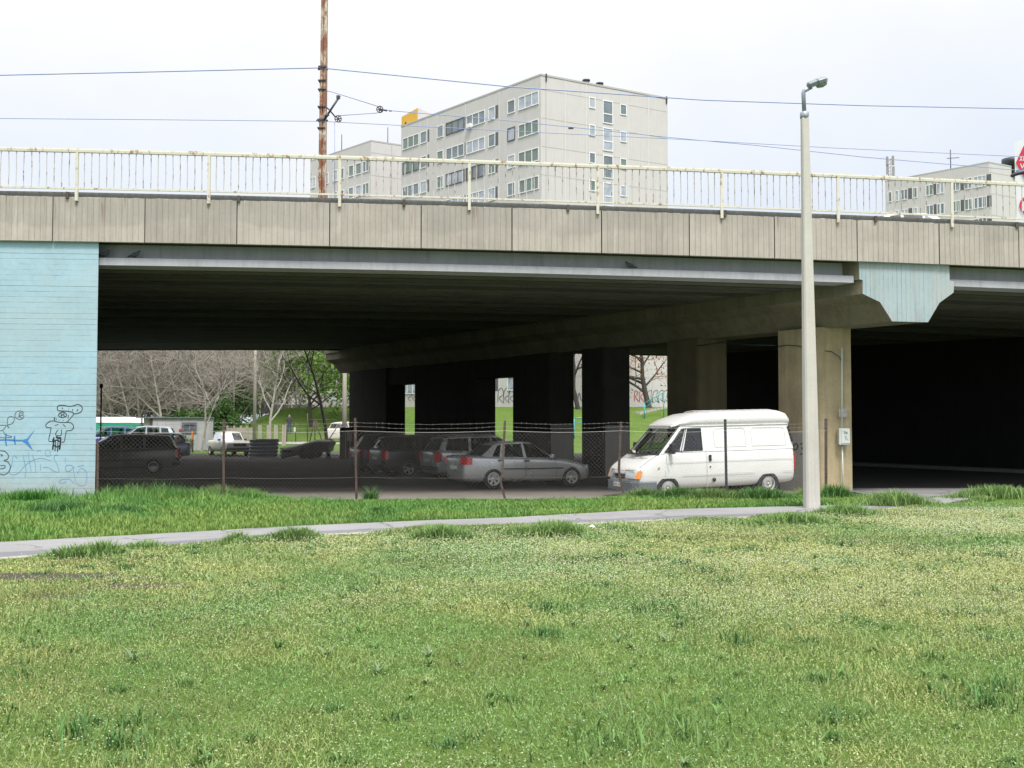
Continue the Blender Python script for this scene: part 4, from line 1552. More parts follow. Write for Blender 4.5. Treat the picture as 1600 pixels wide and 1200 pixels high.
# ------------------------------------------------------------------ meter box on the near column
YM = 29.17
xm = at(1316, 682, YM).x
mbx = thing('meter_box', 'pale grey electric meter box with conduit on the near yellowish column', 'meter box', (xm, YM, 0))
mb = MB()
c_ = at(1317, 682, YM)
mb.box((c_.x, YM - .06, c_.z), (.30, .16, .46))
mb.build('case', M['boxgrey'], mbx, True, bevel=.012)
mb = MB()
mb.box((c_.x + .03, YM - .149, c_.z + .01), (.24, .018, .40))
mb.box((c_.x + .02, YM - .11, c_.z - .25), (.10, .08, .04), 1)
mb.build('door', [M['boxgrey'], M['darksteel']], mbx, True, bevel=.004)
mb = MB()
def boxpt(px, py): return Vector((c_.x + .03 + (px - 50) / 100 * .2, YM - .161, c_.z + .17 - py / 100 * .36))
ribbon(mb, [(20, 10), (45, 10)], 6, boxpt); ribbon(mb, [(33, 10), (33, 30)], 6, boxpt)
ribbon(mb, [(50, 12), (50, 30)], 6, boxpt); ribbon(mb, [(50, 12), (62, 14), (60, 22), (50, 22)], 5, boxpt); ribbon(mb, [(70, 10), (70, 30)], 6, boxpt)
ribbon(mb, [(30, 50), (45, 44), (60, 52), (40, 62), (55, 70)], 4, boxpt); ribbon(mb, [(60, 62), (85, 78)], 5, boxpt)
mb.build('door_marking', M['inkgrey'], mbx, True, fixn=False)
mb = MB()
mb.tube([at(1315.5, 543, YM - .03), at(1315.5, 668, YM - .03)], .022, 8)
mb.tube([at(1316, 694, YM - .03), Vector((at(1316, 694, YM).x, YM - .03, -.3))], .022, 8)
mb.build('conduit', M['boxgrey'], mbx, True)
mb = MB()
pq = at(1317, 645, YM - .004)
mb.box((pq.x, YM - .004 - .012, pq.z), (.24, .008, .24))
tag(mb.build('paper_notice', mat('weathered_paper', (.36, .35, .33), .9, 0, .3, 9)), 'weathered grey paper notice stuck on the near column above the meter box', 'notice')

# ------------------------------------------------------------------ pigeons on the flange
def pigeon(px, py, face, label):
    X = on_line(px, Y0 + .42, S).x
    Y = Y0 + .42 + S * X
    zf = zz(X, .42) - .36
    root = thing('pigeon', label, 'pigeon', (X, Y, zf), 0 if face > 0 else PI, 'pigeons roosting on the girder flange')
    mb = MB()
    mb.tube([(-.17, 0, .055), (-.11, 0, .075), (-.04, 0, .10), (.03, 0, .115), (.08, 0, .135), (.10, 0, .165), (.115, 0, .195), (.135, 0, .205), (.15, 0, .20)], [.012, .022, .05, .062, .052, .034, .03, .026, .010], 10)
    mb.tube([(.148, 0, .20), (.172, 0, .193)], [.009, .003], 6, 1)
    for s in (-1, 1):
        mb.tube([(.01, s * .025, .07), (.015, s * .025, .002), (.04, s * .028, .002)], .006, 5, 1)
        mb.tube([(.06, s * .045, .12), (-.03, s * .056, .10), (-.14, s * .03, .07)], [.02, .03, .008], 7)
    mb.build('body', [M['pigeon'], M['redlens']], root)
pigeon(158, 399, 1, 'grey pigeon squatting on the girder flange right against the blue wall')
pigeon(206, 394, 1, 'dark pigeon standing on the girder flange a step from the blue wall')
pigeon(987, 411, -1, 'small pigeon on the girder flange over the middle of the car park')
# ------------------------------------------------------------------ vehicles
def paint(name, col, metal=0.0, rough=.35, dirt=.12):
    m, t, b, ob = newmat(name)
    n = t.noise(ob, 1.6, 5, .6)
    lo = t.xyz(ob)[2]
    d = t.math('MULTIPLY', t.step(t.math('ADD', t.math('MULTIPLY', lo, -1.0), t.math('MULTIPLY', n, .9)), -.25, .25), dirt * 3)
    c = t.mix(t.step(n, .3, .7), sc3(col, .95), sc3(col, 1.04))
    c = t.mix(d, c, (.26, .24, .21))
    t.put(b.inputs['Base Color'], c)
    b.inputs['Metallic'].default_value = metal
    t.put(b.inputs['Roughness'], t.math('ADD', t.math('MULTIPLY', n, .2), rough - .08))
    b.inputs['Coat Weight'].default_value = .5
    b.inputs['Coat Roughness'].default_value = .08
    return m

def apply_mods(o):
    dg = bpy.context.evaluated_depsgraph_get()
    dg.update()
    me = bpy.data.meshes.new_from_object(o.evaluated_get(dg))
    old = o.data
    o.modifiers.clear()
    o.data = me
    bpy.data.meshes.remove(old)

def section(x, hw, zbm, zs, zc):
    half = [(0, zbm), (hw * .80, zbm), (hw * .955, zbm + .07), (hw, zbm + .42 * (zs - zbm)), (hw * .985, zs - .13 * (zs - zbm)), (hw * .94, zs), (hw * .78, zs + (zc - zs) * .55), (hw * .4, zs + (zc - zs) * .92), (0, zc)]
    ring = [(x, y, z) for y, z in half] + [(x, -y, z) for y, z in reversed(half[1:-1])]
    return ring

def make_vehicle(root, sp, pm, glass=None):
    """sp: stations, ring, wheels etc. x forward, y left, z up"""
    glass = glass or M['carglass']
    mb = MB()
    mb.loft([section(*q) for q in sp['st']], 0, True)
    if 'cap' in sp:
        pass
    body = mb.build('body', [pm, M['under'], M['seam']], root)
    sub = body.modifiers.new('s', 'SUBSURF')
    sub.levels = sub.render_levels = 2
    # wheel arches
    wr = sp['wr']
    cut = MB()
    for wx in sp['wx']:
        Mx = Matrix.Translation((wx, 0, wr + .01)) @ Matrix.Rotation(PI / 2, 4, 'X')
        r = wr * sp.get('arch', 1.20)
        cut.lathe([(r, -1.6), (r, 1.6)], 28, Mx, 1, True)
    co = cut.build('cutter', [pm, M['under']], None)
    bo = body.modifiers.new('b', 'BOOLEAN')
    bo.operation = 'DIFFERENCE'
    bo.solver = 'EXACT'
    bo.object = co
    apply_mods(body)
    bpy.data.objects.remove(co)
    # door seams etc. joined to the body skin as thin dark strips
    # cabin ring
    ring = sp['ring']
    half = ring
    full = [(b_, t_, tg) for b_, t_, tg in half]
    roof_pts = []
    cab = MB()
    wins = []
    def quadpt(b0, t0, b1, t1, u, v):
        a_ = Vector(b0).lerp(Vector(b1), u)
        c_ = Vector(t0).lerp(Vector(t1), u)
        return a_.lerp(c_, v)
    for s in (1, -1):
        for i in range(len(half) - 1):
            b0, t0, tg = half[i]
            b1, t1, _ = half[i + 1]
            f_ = lambda p_: (p_[0], p_[1] * s, p_[2])
            b0, t0, b1, t1 = f_(b0), f_(t0), f_(b1), f_(t1)
            if tg == 'P':
                cab.add([b0, b1, t1, t0], [(0, 1, 2, 3)], 0, False)
                continue
            mid = (abs(b0[1]) < 1e-6) or (abs(b1[1]) < 1e-6)
            wl = (Vector(b1) - Vector(b0)).length
            hl = max((Vector(t0) - Vector(b0)).length, .05)
            mu, mv = sp.get('fr', .045) / wl, sp.get('fr', .045) / hl
            u0 = 0 if abs(b0[1]) < 1e-6 else mu
            u1 = 1 if abs(b1[1]) < 1e-6 else 1 - mu
            v0, v1 = mv * .6, 1 - mv
            O = [quadpt(b0, t0, b1, t1, *q) for q in ((0, 0), (1, 0), (1, 1), (0, 1))]
            I = [quadpt(b0, t0, b1, t1, *q) for q in ((u0, v0), (u1, v0), (u1, v1), (u0, v1))]
            fs = [(0, 1, 5, 4), (2, 3, 7, 6)]
            if u1 < 1: fs.append((1, 2, 6, 5))
            if u0 > 0: fs.append((3, 0, 4, 7))
            cab.add(O + I, fs, 0, False)
            wins.append((tg, I, s))
    # merge two half screens into one pane
    done = {}
    for tg, I, s in wins:
        nm = {'F': 'windscreen', 'R': 'rear_window'}.get(tg, 'side_window')
        if tg in 'FR':
            done.setdefault(tg, []).append(I)
        else:
            g_ = MB()
            g_.add(I, [(0, 1, 2, 3)])
            g_.build(nm, glass, root, fixn=False)
    for tg, Is in done.items():
        g_ = MB()
        for I in Is:
            g_.add(I, [(0, 1, 2, 3)])
        g_.build({'F': 'windscreen', 'R': 'rear_window'}[tg], glass, root, fixn=False)
    # roof
    tops = [t_ for _, t_, _ in half]
    rows = []
    cr = sp.get('crown', .05)
    for i, q in enumerate(tops):
        x, y, z = q
        k = 0 if (i == 0 or i == len(tops) - 1) else 1
        row = []
        for u in (-1, -.85, -.5, 0, .5, .85, 1):
            row.append((x, y * u, z + cr * (1 - abs(u) ** 2.6) * k))
        rows.append(row)
    # front and rear header rows take the width of their neighbours
    def header(i, j):
        x, z = tops[i][0], tops[i][2]
        y = tops[j][1]
        return [(x + (tops[j][0] - x) * abs(u) ** 2, y * u, z + (tops[j][2] - z) * abs(u) ** 2) for u in (-1, -.85, -.5, 0, .5, .85, 1)]
    rows[0] = header(0, 1)
    rows[-1] = header(len(tops) - 1, len(tops) - 2)
    n = 7
    vs = [p for r in rows for p in r]
    fs = [(i * n + j, i * n + j + 1, (i + 1) * n + j + 1, (i + 1) * n + j) for i in range(len(rows) - 1) for j in range(n - 1)]
    cab.add(vs, fs, 0, True)
    if 'hood' in sp:
        cab.loft([section(*q) for q in sp['hood']], 0, True)
    cab.build('cabin', pm, root, fixn=True)
    # interior: dark tray, seats, wheel
    it = MB()
    bx = [b_ for b_, _, _ in half]
    zi = min(q[2] for q in bx) + .03
    poly = [(q[0] * .985, q[1] * .95, zi) for q in bx] + [(q[0] * .985, -q[1] * .95, zi) for q in reversed(bx[1:-1])]
    it.add(poly, [tuple(range(len(poly)))])
    for sx in sp['seats']:
        for sy in (-.36, .36):
            it.box((sx, sy, zi + .13), (.14, .44, .36))
            it.box((sx - .02, sy, zi + .37), (.09, .24, .14))
    it.build('interior', M['interior'], root, bevel=.03)
    # wheels
    for wx in sp['wx']:
        for s in (1, -1):
            yw = sp['track'] * s
            Mx = Matrix.Translation((wx, yw, wr)) @ Matrix.Rotation(-PI / 2 * s, 4, 'X')
            rr_ = wr * sp.get('rimk', .64)
            tw = .10
            ty = MB()
            ty.lathe([(rr_ * .97, -tw), (wr * .93, -tw), (wr, -tw * .7), (wr, tw * .7), (wr * .94, tw), (rr_ * 1.03, tw * 1.02), (rr_ * .97, tw * .85), (rr_ * .97, -tw)], 28, Mx, caps=False)
            wheel = ty.build('wheel', M['tyre'], root)
            rm = MB()
            rm.lathe([(rr_ * .2, tw * .2), (rr_ * .97, tw * .35)], 24, Mx, 1)
            rm.lathe([(rr_ * .99, tw * .3), (rr_ * .99, tw * .96), (rr_ * .90, tw * .92), (rr_ * .86, tw * .5), (rr_ * .86, tw * .3)], 24, Mx, 0)
            ns = sp.get('spokes', 6)
            if ns:
                rm.lathe([(.001, tw * .5), (rr_ * .26, tw * .5), (rr_ * .26, tw * .78), (.001, tw * .85)], 14, Mx, 0)
                for k in range(ns):
                    a_ = 2 * PI * k / ns
                    d = Vector((math.cos(a_), math.sin(a_), 0))
                    e_ = Vector((-d.y, d.x, 0))
                    w0, w1 = rr_ * .14, rr_ * .22
                    q = [d * rr_ * .2 - e_ * w0, d * rr_ * .9 - e_ * w1, d * rr_ * .9 + e_ * w1, d * rr_ * .2 + e_ * w0]
                    rm.hexa([Mx @ (p + Vector((0, 0, tw * .55))) for p in q], [Mx @ (p + Vector((0, 0, tw * .74))) for p in q], 0)
            else:
                rm.lathe([(.001, tw * .3), (rr_ * .34, tw * .3), (rr_ * .36, tw * .62), (rr_ * .5, tw * .66), (rr_ * .62, tw * .52), (rr_ * .86, tw * .48)], 20, Mx, 0)
                rm.lathe([(.001, tw * .55), (rr_ * .2, tw * .6), (rr_ * .18, tw * .85), (.001, tw * .88)], 12, Mx, 0)
                for k in range(8):
                    a_ = 2 * PI * k / 8
                    c_ = Mx @ Vector((rr_ * .72 * math.cos(a_), rr_ * .72 * math.sin(a_), tw * .52))
                    rm.box(c_, (rr_ * .14, .012, rr_ * .14), 1)
            rm.build('rim', [sp.get('rimm', M['rim']), M['under']], wheel)
    return body

def patch(root, name, m, pts, th=.02, mi=None, bevel=.006):
    """small plate through 3-D points, thickened along its normal"""
    P_ = [Vector(p) for p in pts]
    nrm = (P_[1] - P_[0]).cross(P_[2] - P_[0]).normalized() * th
    mb = MB()
    mb.prism([p - nrm * .5 for p in P_], nrm)
    return mb.build(name, m, root, bevel=bevel)

def strips(root, name, m, segs, w=.012, th=.006):
    mb = MB()
    for seg in segs:
        mb.tube(seg, w * .5, 4, 0, False)
    return mb.build(name, m, root)

def sym(root, name, m, pts, th=.02, both=(1, -1)):
    for s in both:
        patch(root, name, m, [(x, y * s, z) for x, y, z in pts], th)

SEDAN = dict(
    st=[(2.25, .50, .34, .50, .52), (2.23, .66, .25, .60, .62), (2.10, .78, .20, .66, .69), (1.75, .83, .19, .75, .80), (1.2, .85, .19, .84, .90), (.85, .855, .19, .89, .94), (0, .86, .19, .92, .95), (-1.0, .86, .19, .95, .97), (-1.5, .855, .19, .97, 1.0), (-2.0, .82, .21, .98, 1.03), (-2.16, .78, .24, .97, 1.02), (-2.23, .68, .32, .93, .96), (-2.25, .52, .40, .86, .88)],
    ring=[((1.02, 0, .93), (.20, 0, 1.385), 'F'), ((.80, .70, .90), (.08, .53, 1.365), 'S'), ((-.22, .765, .91), (-.24, .57, 1.40), 'S'), ((-1.02, .76, .93), (-.92, .56, 1.375), 'S'), ((-1.38, .735, .95), (-1.05, .54, 1.35), 'P'), ((-1.62, .66, .98), (-1.14, .52, 1.33), 'R'), ((-1.78, 0, 1.0), (-1.24, 0, 1.345), 'P')],
    wx=(1.34, -1.30), wr=.315, track=.75, seats=(.05, -.80), spokes=6, crown=.035, fr=.055)

def finish_sedan(root, paintm, lada=False):
    b = root
    sym(b, 'tail_light', M['redlens'], [(-2.12, .775, .98), (-2.235, .60, .96), (-2.25, .56, .78), (-2.17, .77, .74), (-1.98, .835, .76), (-1.96, .822, .95)][0:1] + [(-2.24, .60, .95), (-2.255, .58, .76), (-2.16, .785, .74)], .05)
    sym(b, 'tail_light', M['redlens'], [(-2.10, .795, .97), (-2.17, .79, .74), (-2.00, .845, .75), (-1.98, .83, .93)], .03)
    sym(b, 'headlight', M['clearlens'], [(2.01, .42, .64), (1.91, .77, .68), (1.93, .775, .56), (2.04, .44, .52)], .04)
    sym(b, 'door_handle', M['blackplastic'], [(-.12, .862, .86), (-.30, .862, .86), (-.30, .862, .82), (-.12, .862, .82)], .03)
    sym(b, 'door_handle', M['blackplastic'], [(-.98, .862, .88), (-1.16, .862, .88), (-1.16, .862, .84), (-.98, .862, .84)], .03)
    for s in (1, -1):
        mb = MB()
        mb.box((.62, .90 * s, .97), (.10, .20, .13))
        mb.build('wing_mirror', paintm, b, bevel=.03)
    strips(b, 'rub_strip', M['blackplastic'], [[(1.02, s * .868, .60), (0, s * .876, .60), (-1.0, s * .876, .61)] for s in (1, -1)], .03)
    strips(b, 'door_seam', M['seam'], [[(.78, s * .872, .30), (.82, s * .868, .62), (.74, s * .83, .90)] for s in (1, -1)] + [[(-.26, s * .876, .30), (-.25, s * .872, .62), (-.23, s * .838, .92)] for s in (1, -1)] + [[(-.98, s * .875, .52), (-1.10, s * .868, .75), (-1.08, s * .83, .94)] for s in (1, -1)], .010)
    patch(b, 'number_plate', M['plate'], [(-2.262, .26, .70), (-2.262, -.26, .70), (-2.262, -.26, .59), (-2.262, .26, .59)], .012)
    patch(b, 'number_plate', M['plate'], [(2.08, .26, .46), (2.08, -.26, .46), (2.08, -.26, .36), (2.08, .26, .36)], .012)
    patch(b, 'grille', M['blackplastic'], [(2.064, .34, .61), (2.064, -.34, .61), (2.068, -.32, .53), (2.068, .32, .53)], .03)

def px_place(px, Y): return at(px, 660, Y).x
PT = {}
PT['silver'] = paint('silver_paint', (.42, .425, .44), .5, .26)
PT['white'] = paint('white_van_paint', (.70, .70, .69), 0, .42, .07)
PT['cream'] = paint('cream_white_paint', (.66, .645, .58), 0, .45)
PT['darkgreen'] = paint('dark_olive_paint', (.035, .036, .026), .3, .3, .10)
PT['black'] = paint('black_paint', (.012, .012, .014), .2, .3, .03)
PT['navy'] = paint('navy_paint', (.02, .022, .04), .2, .3, .03)
PT['paleblue'] = paint('pale_blue_paint', (.36, .46, .58), .4, .35)
PT['lightblue'] = paint('light_silver_blue_paint', (.45, .53, .60), .4, .35)
PT['bluevan'] = paint('blue_van_paint', (.07, .08, .25), .2, .4)

SEDAN['st'] = [((1.34 + (q[0] - 1.34) * .80 if q[0] > 1.34 else q[0]),) + q[1:] for q in SEDAN['st']]
GZL = -.297
# silver sedan
s_ = thing('silver_sedan', 'silver four door sedan parked under the bridge behind the bent fence post', 'car', (.28, 31.9, GZL), rad(25))
make_vehicle(s_, SEDAN, PT['silver'])
finish_sedan(s_, PT['silver'])

ESTATE = dict(
    st=[(2.30, .50, .36, .52, .54), (2.27, .68, .27, .62, .64), (2.12, .80, .22, .70, .73), (1.75, .85, .21, .80, .85), (1.2, .87, .21, .90, .96), (.85, .875, .21, .95, 1.0), (0, .88, .21, .98, 1.0), (-1.2, .88, .21, 1.02, 1.04), (-1.9, .865, .22, 1.04, 1.06), (-2.18, .83, .24, 1.04, 1.06), (-2.27, .76, .28, 1.0, 1.03), (-2.30, .60, .36, .94, .96)],
    ring=[((1.08, 0, .99), (.32, 0, 1.50), 'F'), ((.86, .73, .96), (.20, .57, 1.47), 'S'), ((-.18, .79, .97), (-.18, .62, 1.52), 'S'), ((-1.02, .79, .99), (-1.0, .62, 1.51), 'S'), ((-1.98, .76, 1.02), (-1.80, .60, 1.47), 'P'), ((-2.14, .70, 1.03), (-1.90, .56, 1.46), 'R'), ((-2.20, 0, 1.04), (-1.96, 0, 1.47), 'P')],
    wx=(1.38, -1.34), wr=.325, track=.77, seats=(.12, -.75), spokes=5, crown=.04, fr=.05)
def finish_estate(b, paintm, rails=False):
    sym(b, 'tail_light', M['redlens'], [(-2.20, .835, 1.02), (-2.29, .72, 1.0), (-2.30, .74, .66), (-2.22, .84, .64)], .05)
    sym(b, 'tail_light', M['redlens'], [(-2.20, .84, 1.0), (-2.22, .845, .66), (-2.10, .87, .68), (-2.10, .86, .96)], .03)
    sym(b, 'headlight', M['clearlens'], [(2.22, .42, .68), (2.08, .79, .72), (2.12, .80, .58), (2.25, .44, .54)], .04)
    sym(b, 'door_handle', M['blackplastic'], [(-.10, .885, .90), (-.28, .885, .90), (-.28, .885, .86), (-.10, .885, .86)], .03)
    sym(b, 'door_handle', M['blackplastic'], [(-.96, .885, .92), (-1.14, .885, .92), (-1.14, .885, .88), (-.96, .885, .88)], .03)
    for s in (1, -1):
        mb = MB()
        mb.box((.68, .92 * s, 1.03), (.10, .20, .14))
        mb.build('wing_mirror', paintm, b, bevel=.03)
    strips(b, 'rub_strip', M['blackplastic'], [[(1.04, s * .886, .58), (0, s * .897, .58), (-1.0, s * .897, .59)] for s in (1, -1)], .045)
    strips(b, 'door_seam', M['seam'], [[(.82, s * .892, .32), (.86, s * .888, .64), (.78, s * .85, .95)] for s in (1, -1)] + [[(-.2, s * .897, .32), (-.19, s * .892, .64), (-.18, s * .86, .97)] for s in (1, -1)] + [[(-.98, s * .895, .55), (-1.08, s * .888, .78), (-1.05, s * .85, .99)] for s in (1, -1)], .010)
    patch(b, 'number_plate', M['plate'], [(-2.312, .26, .76), (-2.312, -.26, .76), (-2.312, -.26, .65), (-2.312, .26, .65)], .012)
    mb = MB()
    mb.tube([(-2.26, -.80, .44), (-2.33, -.5, .44), (-2.34, 0, .44), (-2.33, .5, .44), (-2.26, .80, .44), (-2.0, .875, .44)], .07, 6)
    mb.build('bumper', M['blackplastic'], b)
    if rails:
        strips(b, 'roof_rail', M['rim'], [[(.15, s * .58, 1.52), (-.3, s * .60, 1.57), (-1.3, s * .60, 1.56), (-1.75, s * .58, 1.50)] for s in (1, -1)], .03)
# silver estate behind the sedan
s_ = thing('silver_estate_car', 'silver estate car with dark windows half hidden behind the silver sedan', 'car', (-.85, 36.2, GZL), rad(26))
make_vehicle(s_, ESTATE, PT['silver'], M['darkglass'])
finish_estate(s_, PT['silver'], True)
# dark cars further left in the row
s_ = thing('dark_estate_car', 'black estate car in deep shade just left of the silver estate car', 'car', (-2.95, 38.4, GZL), rad(28))
make_vehicle(s_, ESTATE, PT['black'], M['darkglass'])
finish_estate(s_, PT['black'])
HATCH = dict(
    st=[(1.98, .50, .36, .56, .58), (1.95, .68, .26, .66, .68), (1.80, .79, .21, .76, .79), (1.45, .83, .20, .86, .90), (1.1, .845, .20, .93, .97), (.8, .85, .20, .96, 1.0), (0, .855, .20, .98, 1.0), (-1.0, .855, .20, 1.0, 1.02), (-1.6, .84, .21, 1.02, 1.04), (-1.86, .80, .23, 1.02, 1.04), (-1.95, .73, .27, .98, 1.0), (-1.98, .58, .35, .92, .94)],
    ring=[((1.02, 0, .98), (.30, 0, 1.50), 'F'), ((.84, .70, .95), (.18, .54, 1.48), 'S'), ((-.25, .765, .96), (-.25, .60, 1.53), 'S'), ((-1.0, .76, .98), (-.98, .59, 1.51), 'S'), ((-1.55, .73, 1.0), (-1.38, .56, 1.47), 'P'), ((-1.76, .66, 1.02), (-1.50, .53, 1.45), 'R'), ((-1.86, 0, 1.02), (-1.58, 0, 1.47), 'P')],
    wx=(1.22, -1.22), wr=.295, track=.74, seats=(.05, -.75), spokes=0, rimm=M['steelrim'], crown=.04, fr=.05)
def finish_hatch(b, paintm):
    sym(b, 'tail_light', M['redlens'], [(-1.88, .80, 1.0), (-1.96, .68, .98), (-1.985, .70, .70), (-1.90, .805, .68)], .05)
    sym(b, 'headlight', M['clearlens'], [(1.90, .40, .72), (1.76, .77, .76), (1.80, .78, .62), (1.94, .42, .58)], .04)
    for s in (1, -1):
        mb = MB()
        mb.box((.66, .89 * s, 1.02), (.10, .19, .13))
        mb.build('wing_mirror', M['blackplastic'], b, bevel=.03)
    strips(b, 'rub_strip', M['blackplastic'], [[(.95, s * .864, .58), (0, s * .871, .58), (-.95, s * .871, .59)] for s in (1, -1)], .045)
    strips(b, 'door_seam', M['seam'], [[(.80, s * .868, .32), (.82, s * .864, .64), (.76, s * .825, .95)] for s in (1, -1)] + [[(-.27, s * .872, .32), (-.26, s * .868, .64), (-.25, s * .835, .97)] for s in (1, -1)], .010)
    patch(b, 'number_plate', M['plate'], [(-1.992, .26, .78), (-1.992, -.26, .78), (-1.992, -.26, .67), (-1.992, .26, .67)], .012)
s_ = thing('dark_hatchback', 'dark navy hatchback, leftmost of the shaded row beside the far pier', 'car', (-4.35, 40.6, GZL), rad(28))
make_vehicle(s_, HATCH, PT['navy'], M['darkglass'])
finish_hatch(s_, PT['navy'])
# dark estate at the left edge of the opening
s_ = thing('olive_estate_car', 'dark olive estate car parked side on right behind the blue wall', 'car', (-15.1, 39.2, GZL), rad(198))
make_vehicle(s_, dict(ESTATE, rimk=.58, spokes=0, rimm=M['steelrim']), PT['darkgreen'], M['darkglass'])
finish_estate(s_, PT['darkgreen'])
# pale hatchbacks and vans behind it
s_ = thing('pale_blue_hatchback', 'pale blue hatchback showing its roof over the dark olive estate car, nearer the hut', 'car', (-19.0, 54.5, GZL), rad(196))
s_.scale = (.93, .93, .93)
make_vehicle(s_, HATCH, PT['paleblue'])
finish_hatch(s_, PT['paleblue'])
s_ = thing('light_silver_blue_estate', 'light silver blue estate car between the pale blue hatchback and the blue wall', 'car', (-21.2, 57.0, GZL), rad(196))
s_.scale = (.90, .90, .86)
make_vehicle(s_, ESTATE, PT['lightblue'])
finish_estate(s_, PT['lightblue'])
# old white saloon facing the camera
LADA = dict(
    st=[(2.02, .72, .36, .78, .79), (2.00, .77, .32, .80, .82), (1.85, .795, .26, .83, .86), (1.2, .80, .24, .88, .92), (.8, .805, .24, .90, .94), (0, .81, .24, .91, .94), (-.9, .81, .24, .91, .93), (-1.3, .805, .24, .91, .94), (-1.8, .79, .26, .90, .93), (-1.98, .76, .32, .88, .90), (-2.02, .72, .36, .84, .86)],
    ring=[((.88, 0, .92), (.38, 0, 1.40), 'F'), ((.76, .66, .90), (.30, .57, 1.385), 'S'), ((-.12, .72, .90), (-.12, .60, 1.42), 'S'), ((-.85, .72, .90), (-.80, .59, 1.40), 'P'), ((-1.18, .66, .91), (-.98, .56, 1.37), 'R'), ((-1.26, 0, .92), (-1.06, 0, 1.385), 'P')],
    wx=(1.17, -1.25), wr=.29, track=.70, seats=(.1, -.65), spokes=0, rimm=M['steelrim'], crown=.03, fr=.05)
s_ = thing('white_saloon_car', 'old boxy white saloon car parked facing forward beyond the bridge next to the hut', 'car', (-17.1, 62.0, GZL), rad(-57))
make_vehicle(s_, LADA, PT['cream'])
sym(s_, 'headlight', M['clearlens'], [(2.03, .40, .76), (2.03, .74, .76), (2.03, .74, .60), (2.03, .40, .60)], .04)
patch(s_, 'grille', M['blackplastic'], [(2.03, .38, .75), (2.03, -.38, .75), (2.03, -.38, .60), (2.03, .38, .60)], .05)
patch(s_, 'number_plate', M['plate'], [(2.055, .26, .50), (2.055, -.26, .50), (2.055, -.26, .39), (2.055, .26, .39)], .012)
mb = MB()
mb.box((2.06, 0, .44), (.10, 1.60, .12))
mb.build('bumper', M['blackplastic'], s_, bevel=.02)
for s in (1, -1):
    mb = MB()
    mb.box((.60, .80 * s, .96), (.08, .16, .11))
    mb.build('wing_mirror', M['blackplastic'], s_, bevel=.02)
strips(s_, 'door_seam', M['seam'], [[(.74, s * .825, .36), (.74, s * .82, .88)] for s in (1, -1)] + [[(-.13, s * .83, .36), (-.13, s * .82, .88)] for s in (1, -1)], .01)
# far white car glimpsed between trailer and cabinet
s_ = thing('white_hatchback', 'white hatchback far off between the dark trailer and the brown cabinet', 'car', (-12.95, 80.5, gz1(-12.95, 80.5)), rad(70))
make_vehicle(s_, HATCH, PT['cream'])
finish_hatch(s_, PT['cream'])
# car on the overpass
sX = px_place(1445, 33.4)
s_ = thing('car_on_overpass', 'white car driving on the overpass, only its roof and windows above the deck edge', 'car', (sX, 33.4, zz(sX, 4.5) + 1.0), math.atan(S))
make_vehicle(s_, dict(HATCH), PT['cream'])
finish_hatch(s_, PT['cream'])

# ---- the white panel van
VAN = dict(
    st=[(2.30, .60, .36, .66, .68), (2.28, .80, .30, .76, .78), (2.20, .91, .27, .87, .90), (2.0, .95, .27, .98, 1.02), (1.80, .965, .27, 1.11, 1.16), (1.62, .972, .27, 1.20, 1.24), (1.35, .975, .27, 1.27, 1.28), (.4, .975, .27, 1.27, 1.28), (-1.0, .975, .28, 1.27, 1.28), (-2.2, .975, .30, 1.27, 1.28), (-2.35, .965, .34, 1.27, 1.28), (-2.41, .93, .38, 1.25, 1.27)],
    ring=[((1.86, 0, 1.20), (1.12, 0, 1.90), 'F'), ((1.64, .875, 1.17), (.99, .78, 1.885), 'P'), ((1.60, .90, 1.19), (.95, .795, 1.885), 'P'), ((1.55, .915, 1.215), (.92, .805, 1.885), 'S'), ((1.02, .93, 1.235), (.80, .815, 1.89), 'S'), ((.34, .935, 1.235), (.34, .83, 1.89), 'P'), ((-2.33, .93, 1.235), (-2.25, .83, 1.89), 'P'), ((-2.40, .88, 1.235), (-2.31, .78, 1.885), 'R'), ((-2.41, 0, 1.235), (-2.32, 0, 1.89), 'P')],
    hood=[(1.17, .70, 1.86, 1.90, 1.91), (1.08, .77, 1.86, 1.95, 1.98), (.80, .815, 1.86, 2.08, 2.12), (.38, .828, 1.86, 2.19, 2.24), (-.2, .832, 1.86, 2.23, 2.29), (-2.05, .832, 1.86, 2.23, 2.30), (-2.24, .828, 1.86, 2.18, 2.24), (-2.33, .82, 1.86, 2.06, 2.10), (-2.35, .78, 1.86, 1.93, 1.95)],
    wx=(1.42, -1.56), wr=.325, track=.855, seats=(.42,), spokes=0, rimm=M['steelrim'], rimk=.60, crown=.0, fr=.055, arch=1.17)
VX0 = at(1045, 764, 26.35).x
psi = rad(19)
fdir = Vector((-math.cos(psi), -math.sin(psi)))
ldir = Vector((math.sin(psi), -math.cos(psi)))     # left side of the van: towards the camera
vc = Vector((VX0, 26.35)) - fdir * 1.42 - ldir * .95
van = thing('white_van', 'white high roof panel van parked behind the fence beside the near column', 'van', (vc.x, vc.y, GZL - .01), PI + psi)
van.rotation_euler = (0, rad(1.3), PI + psi)
van.location.z += .02
make_vehicle(van, VAN, PT['white'], M['carglass'])
b = van
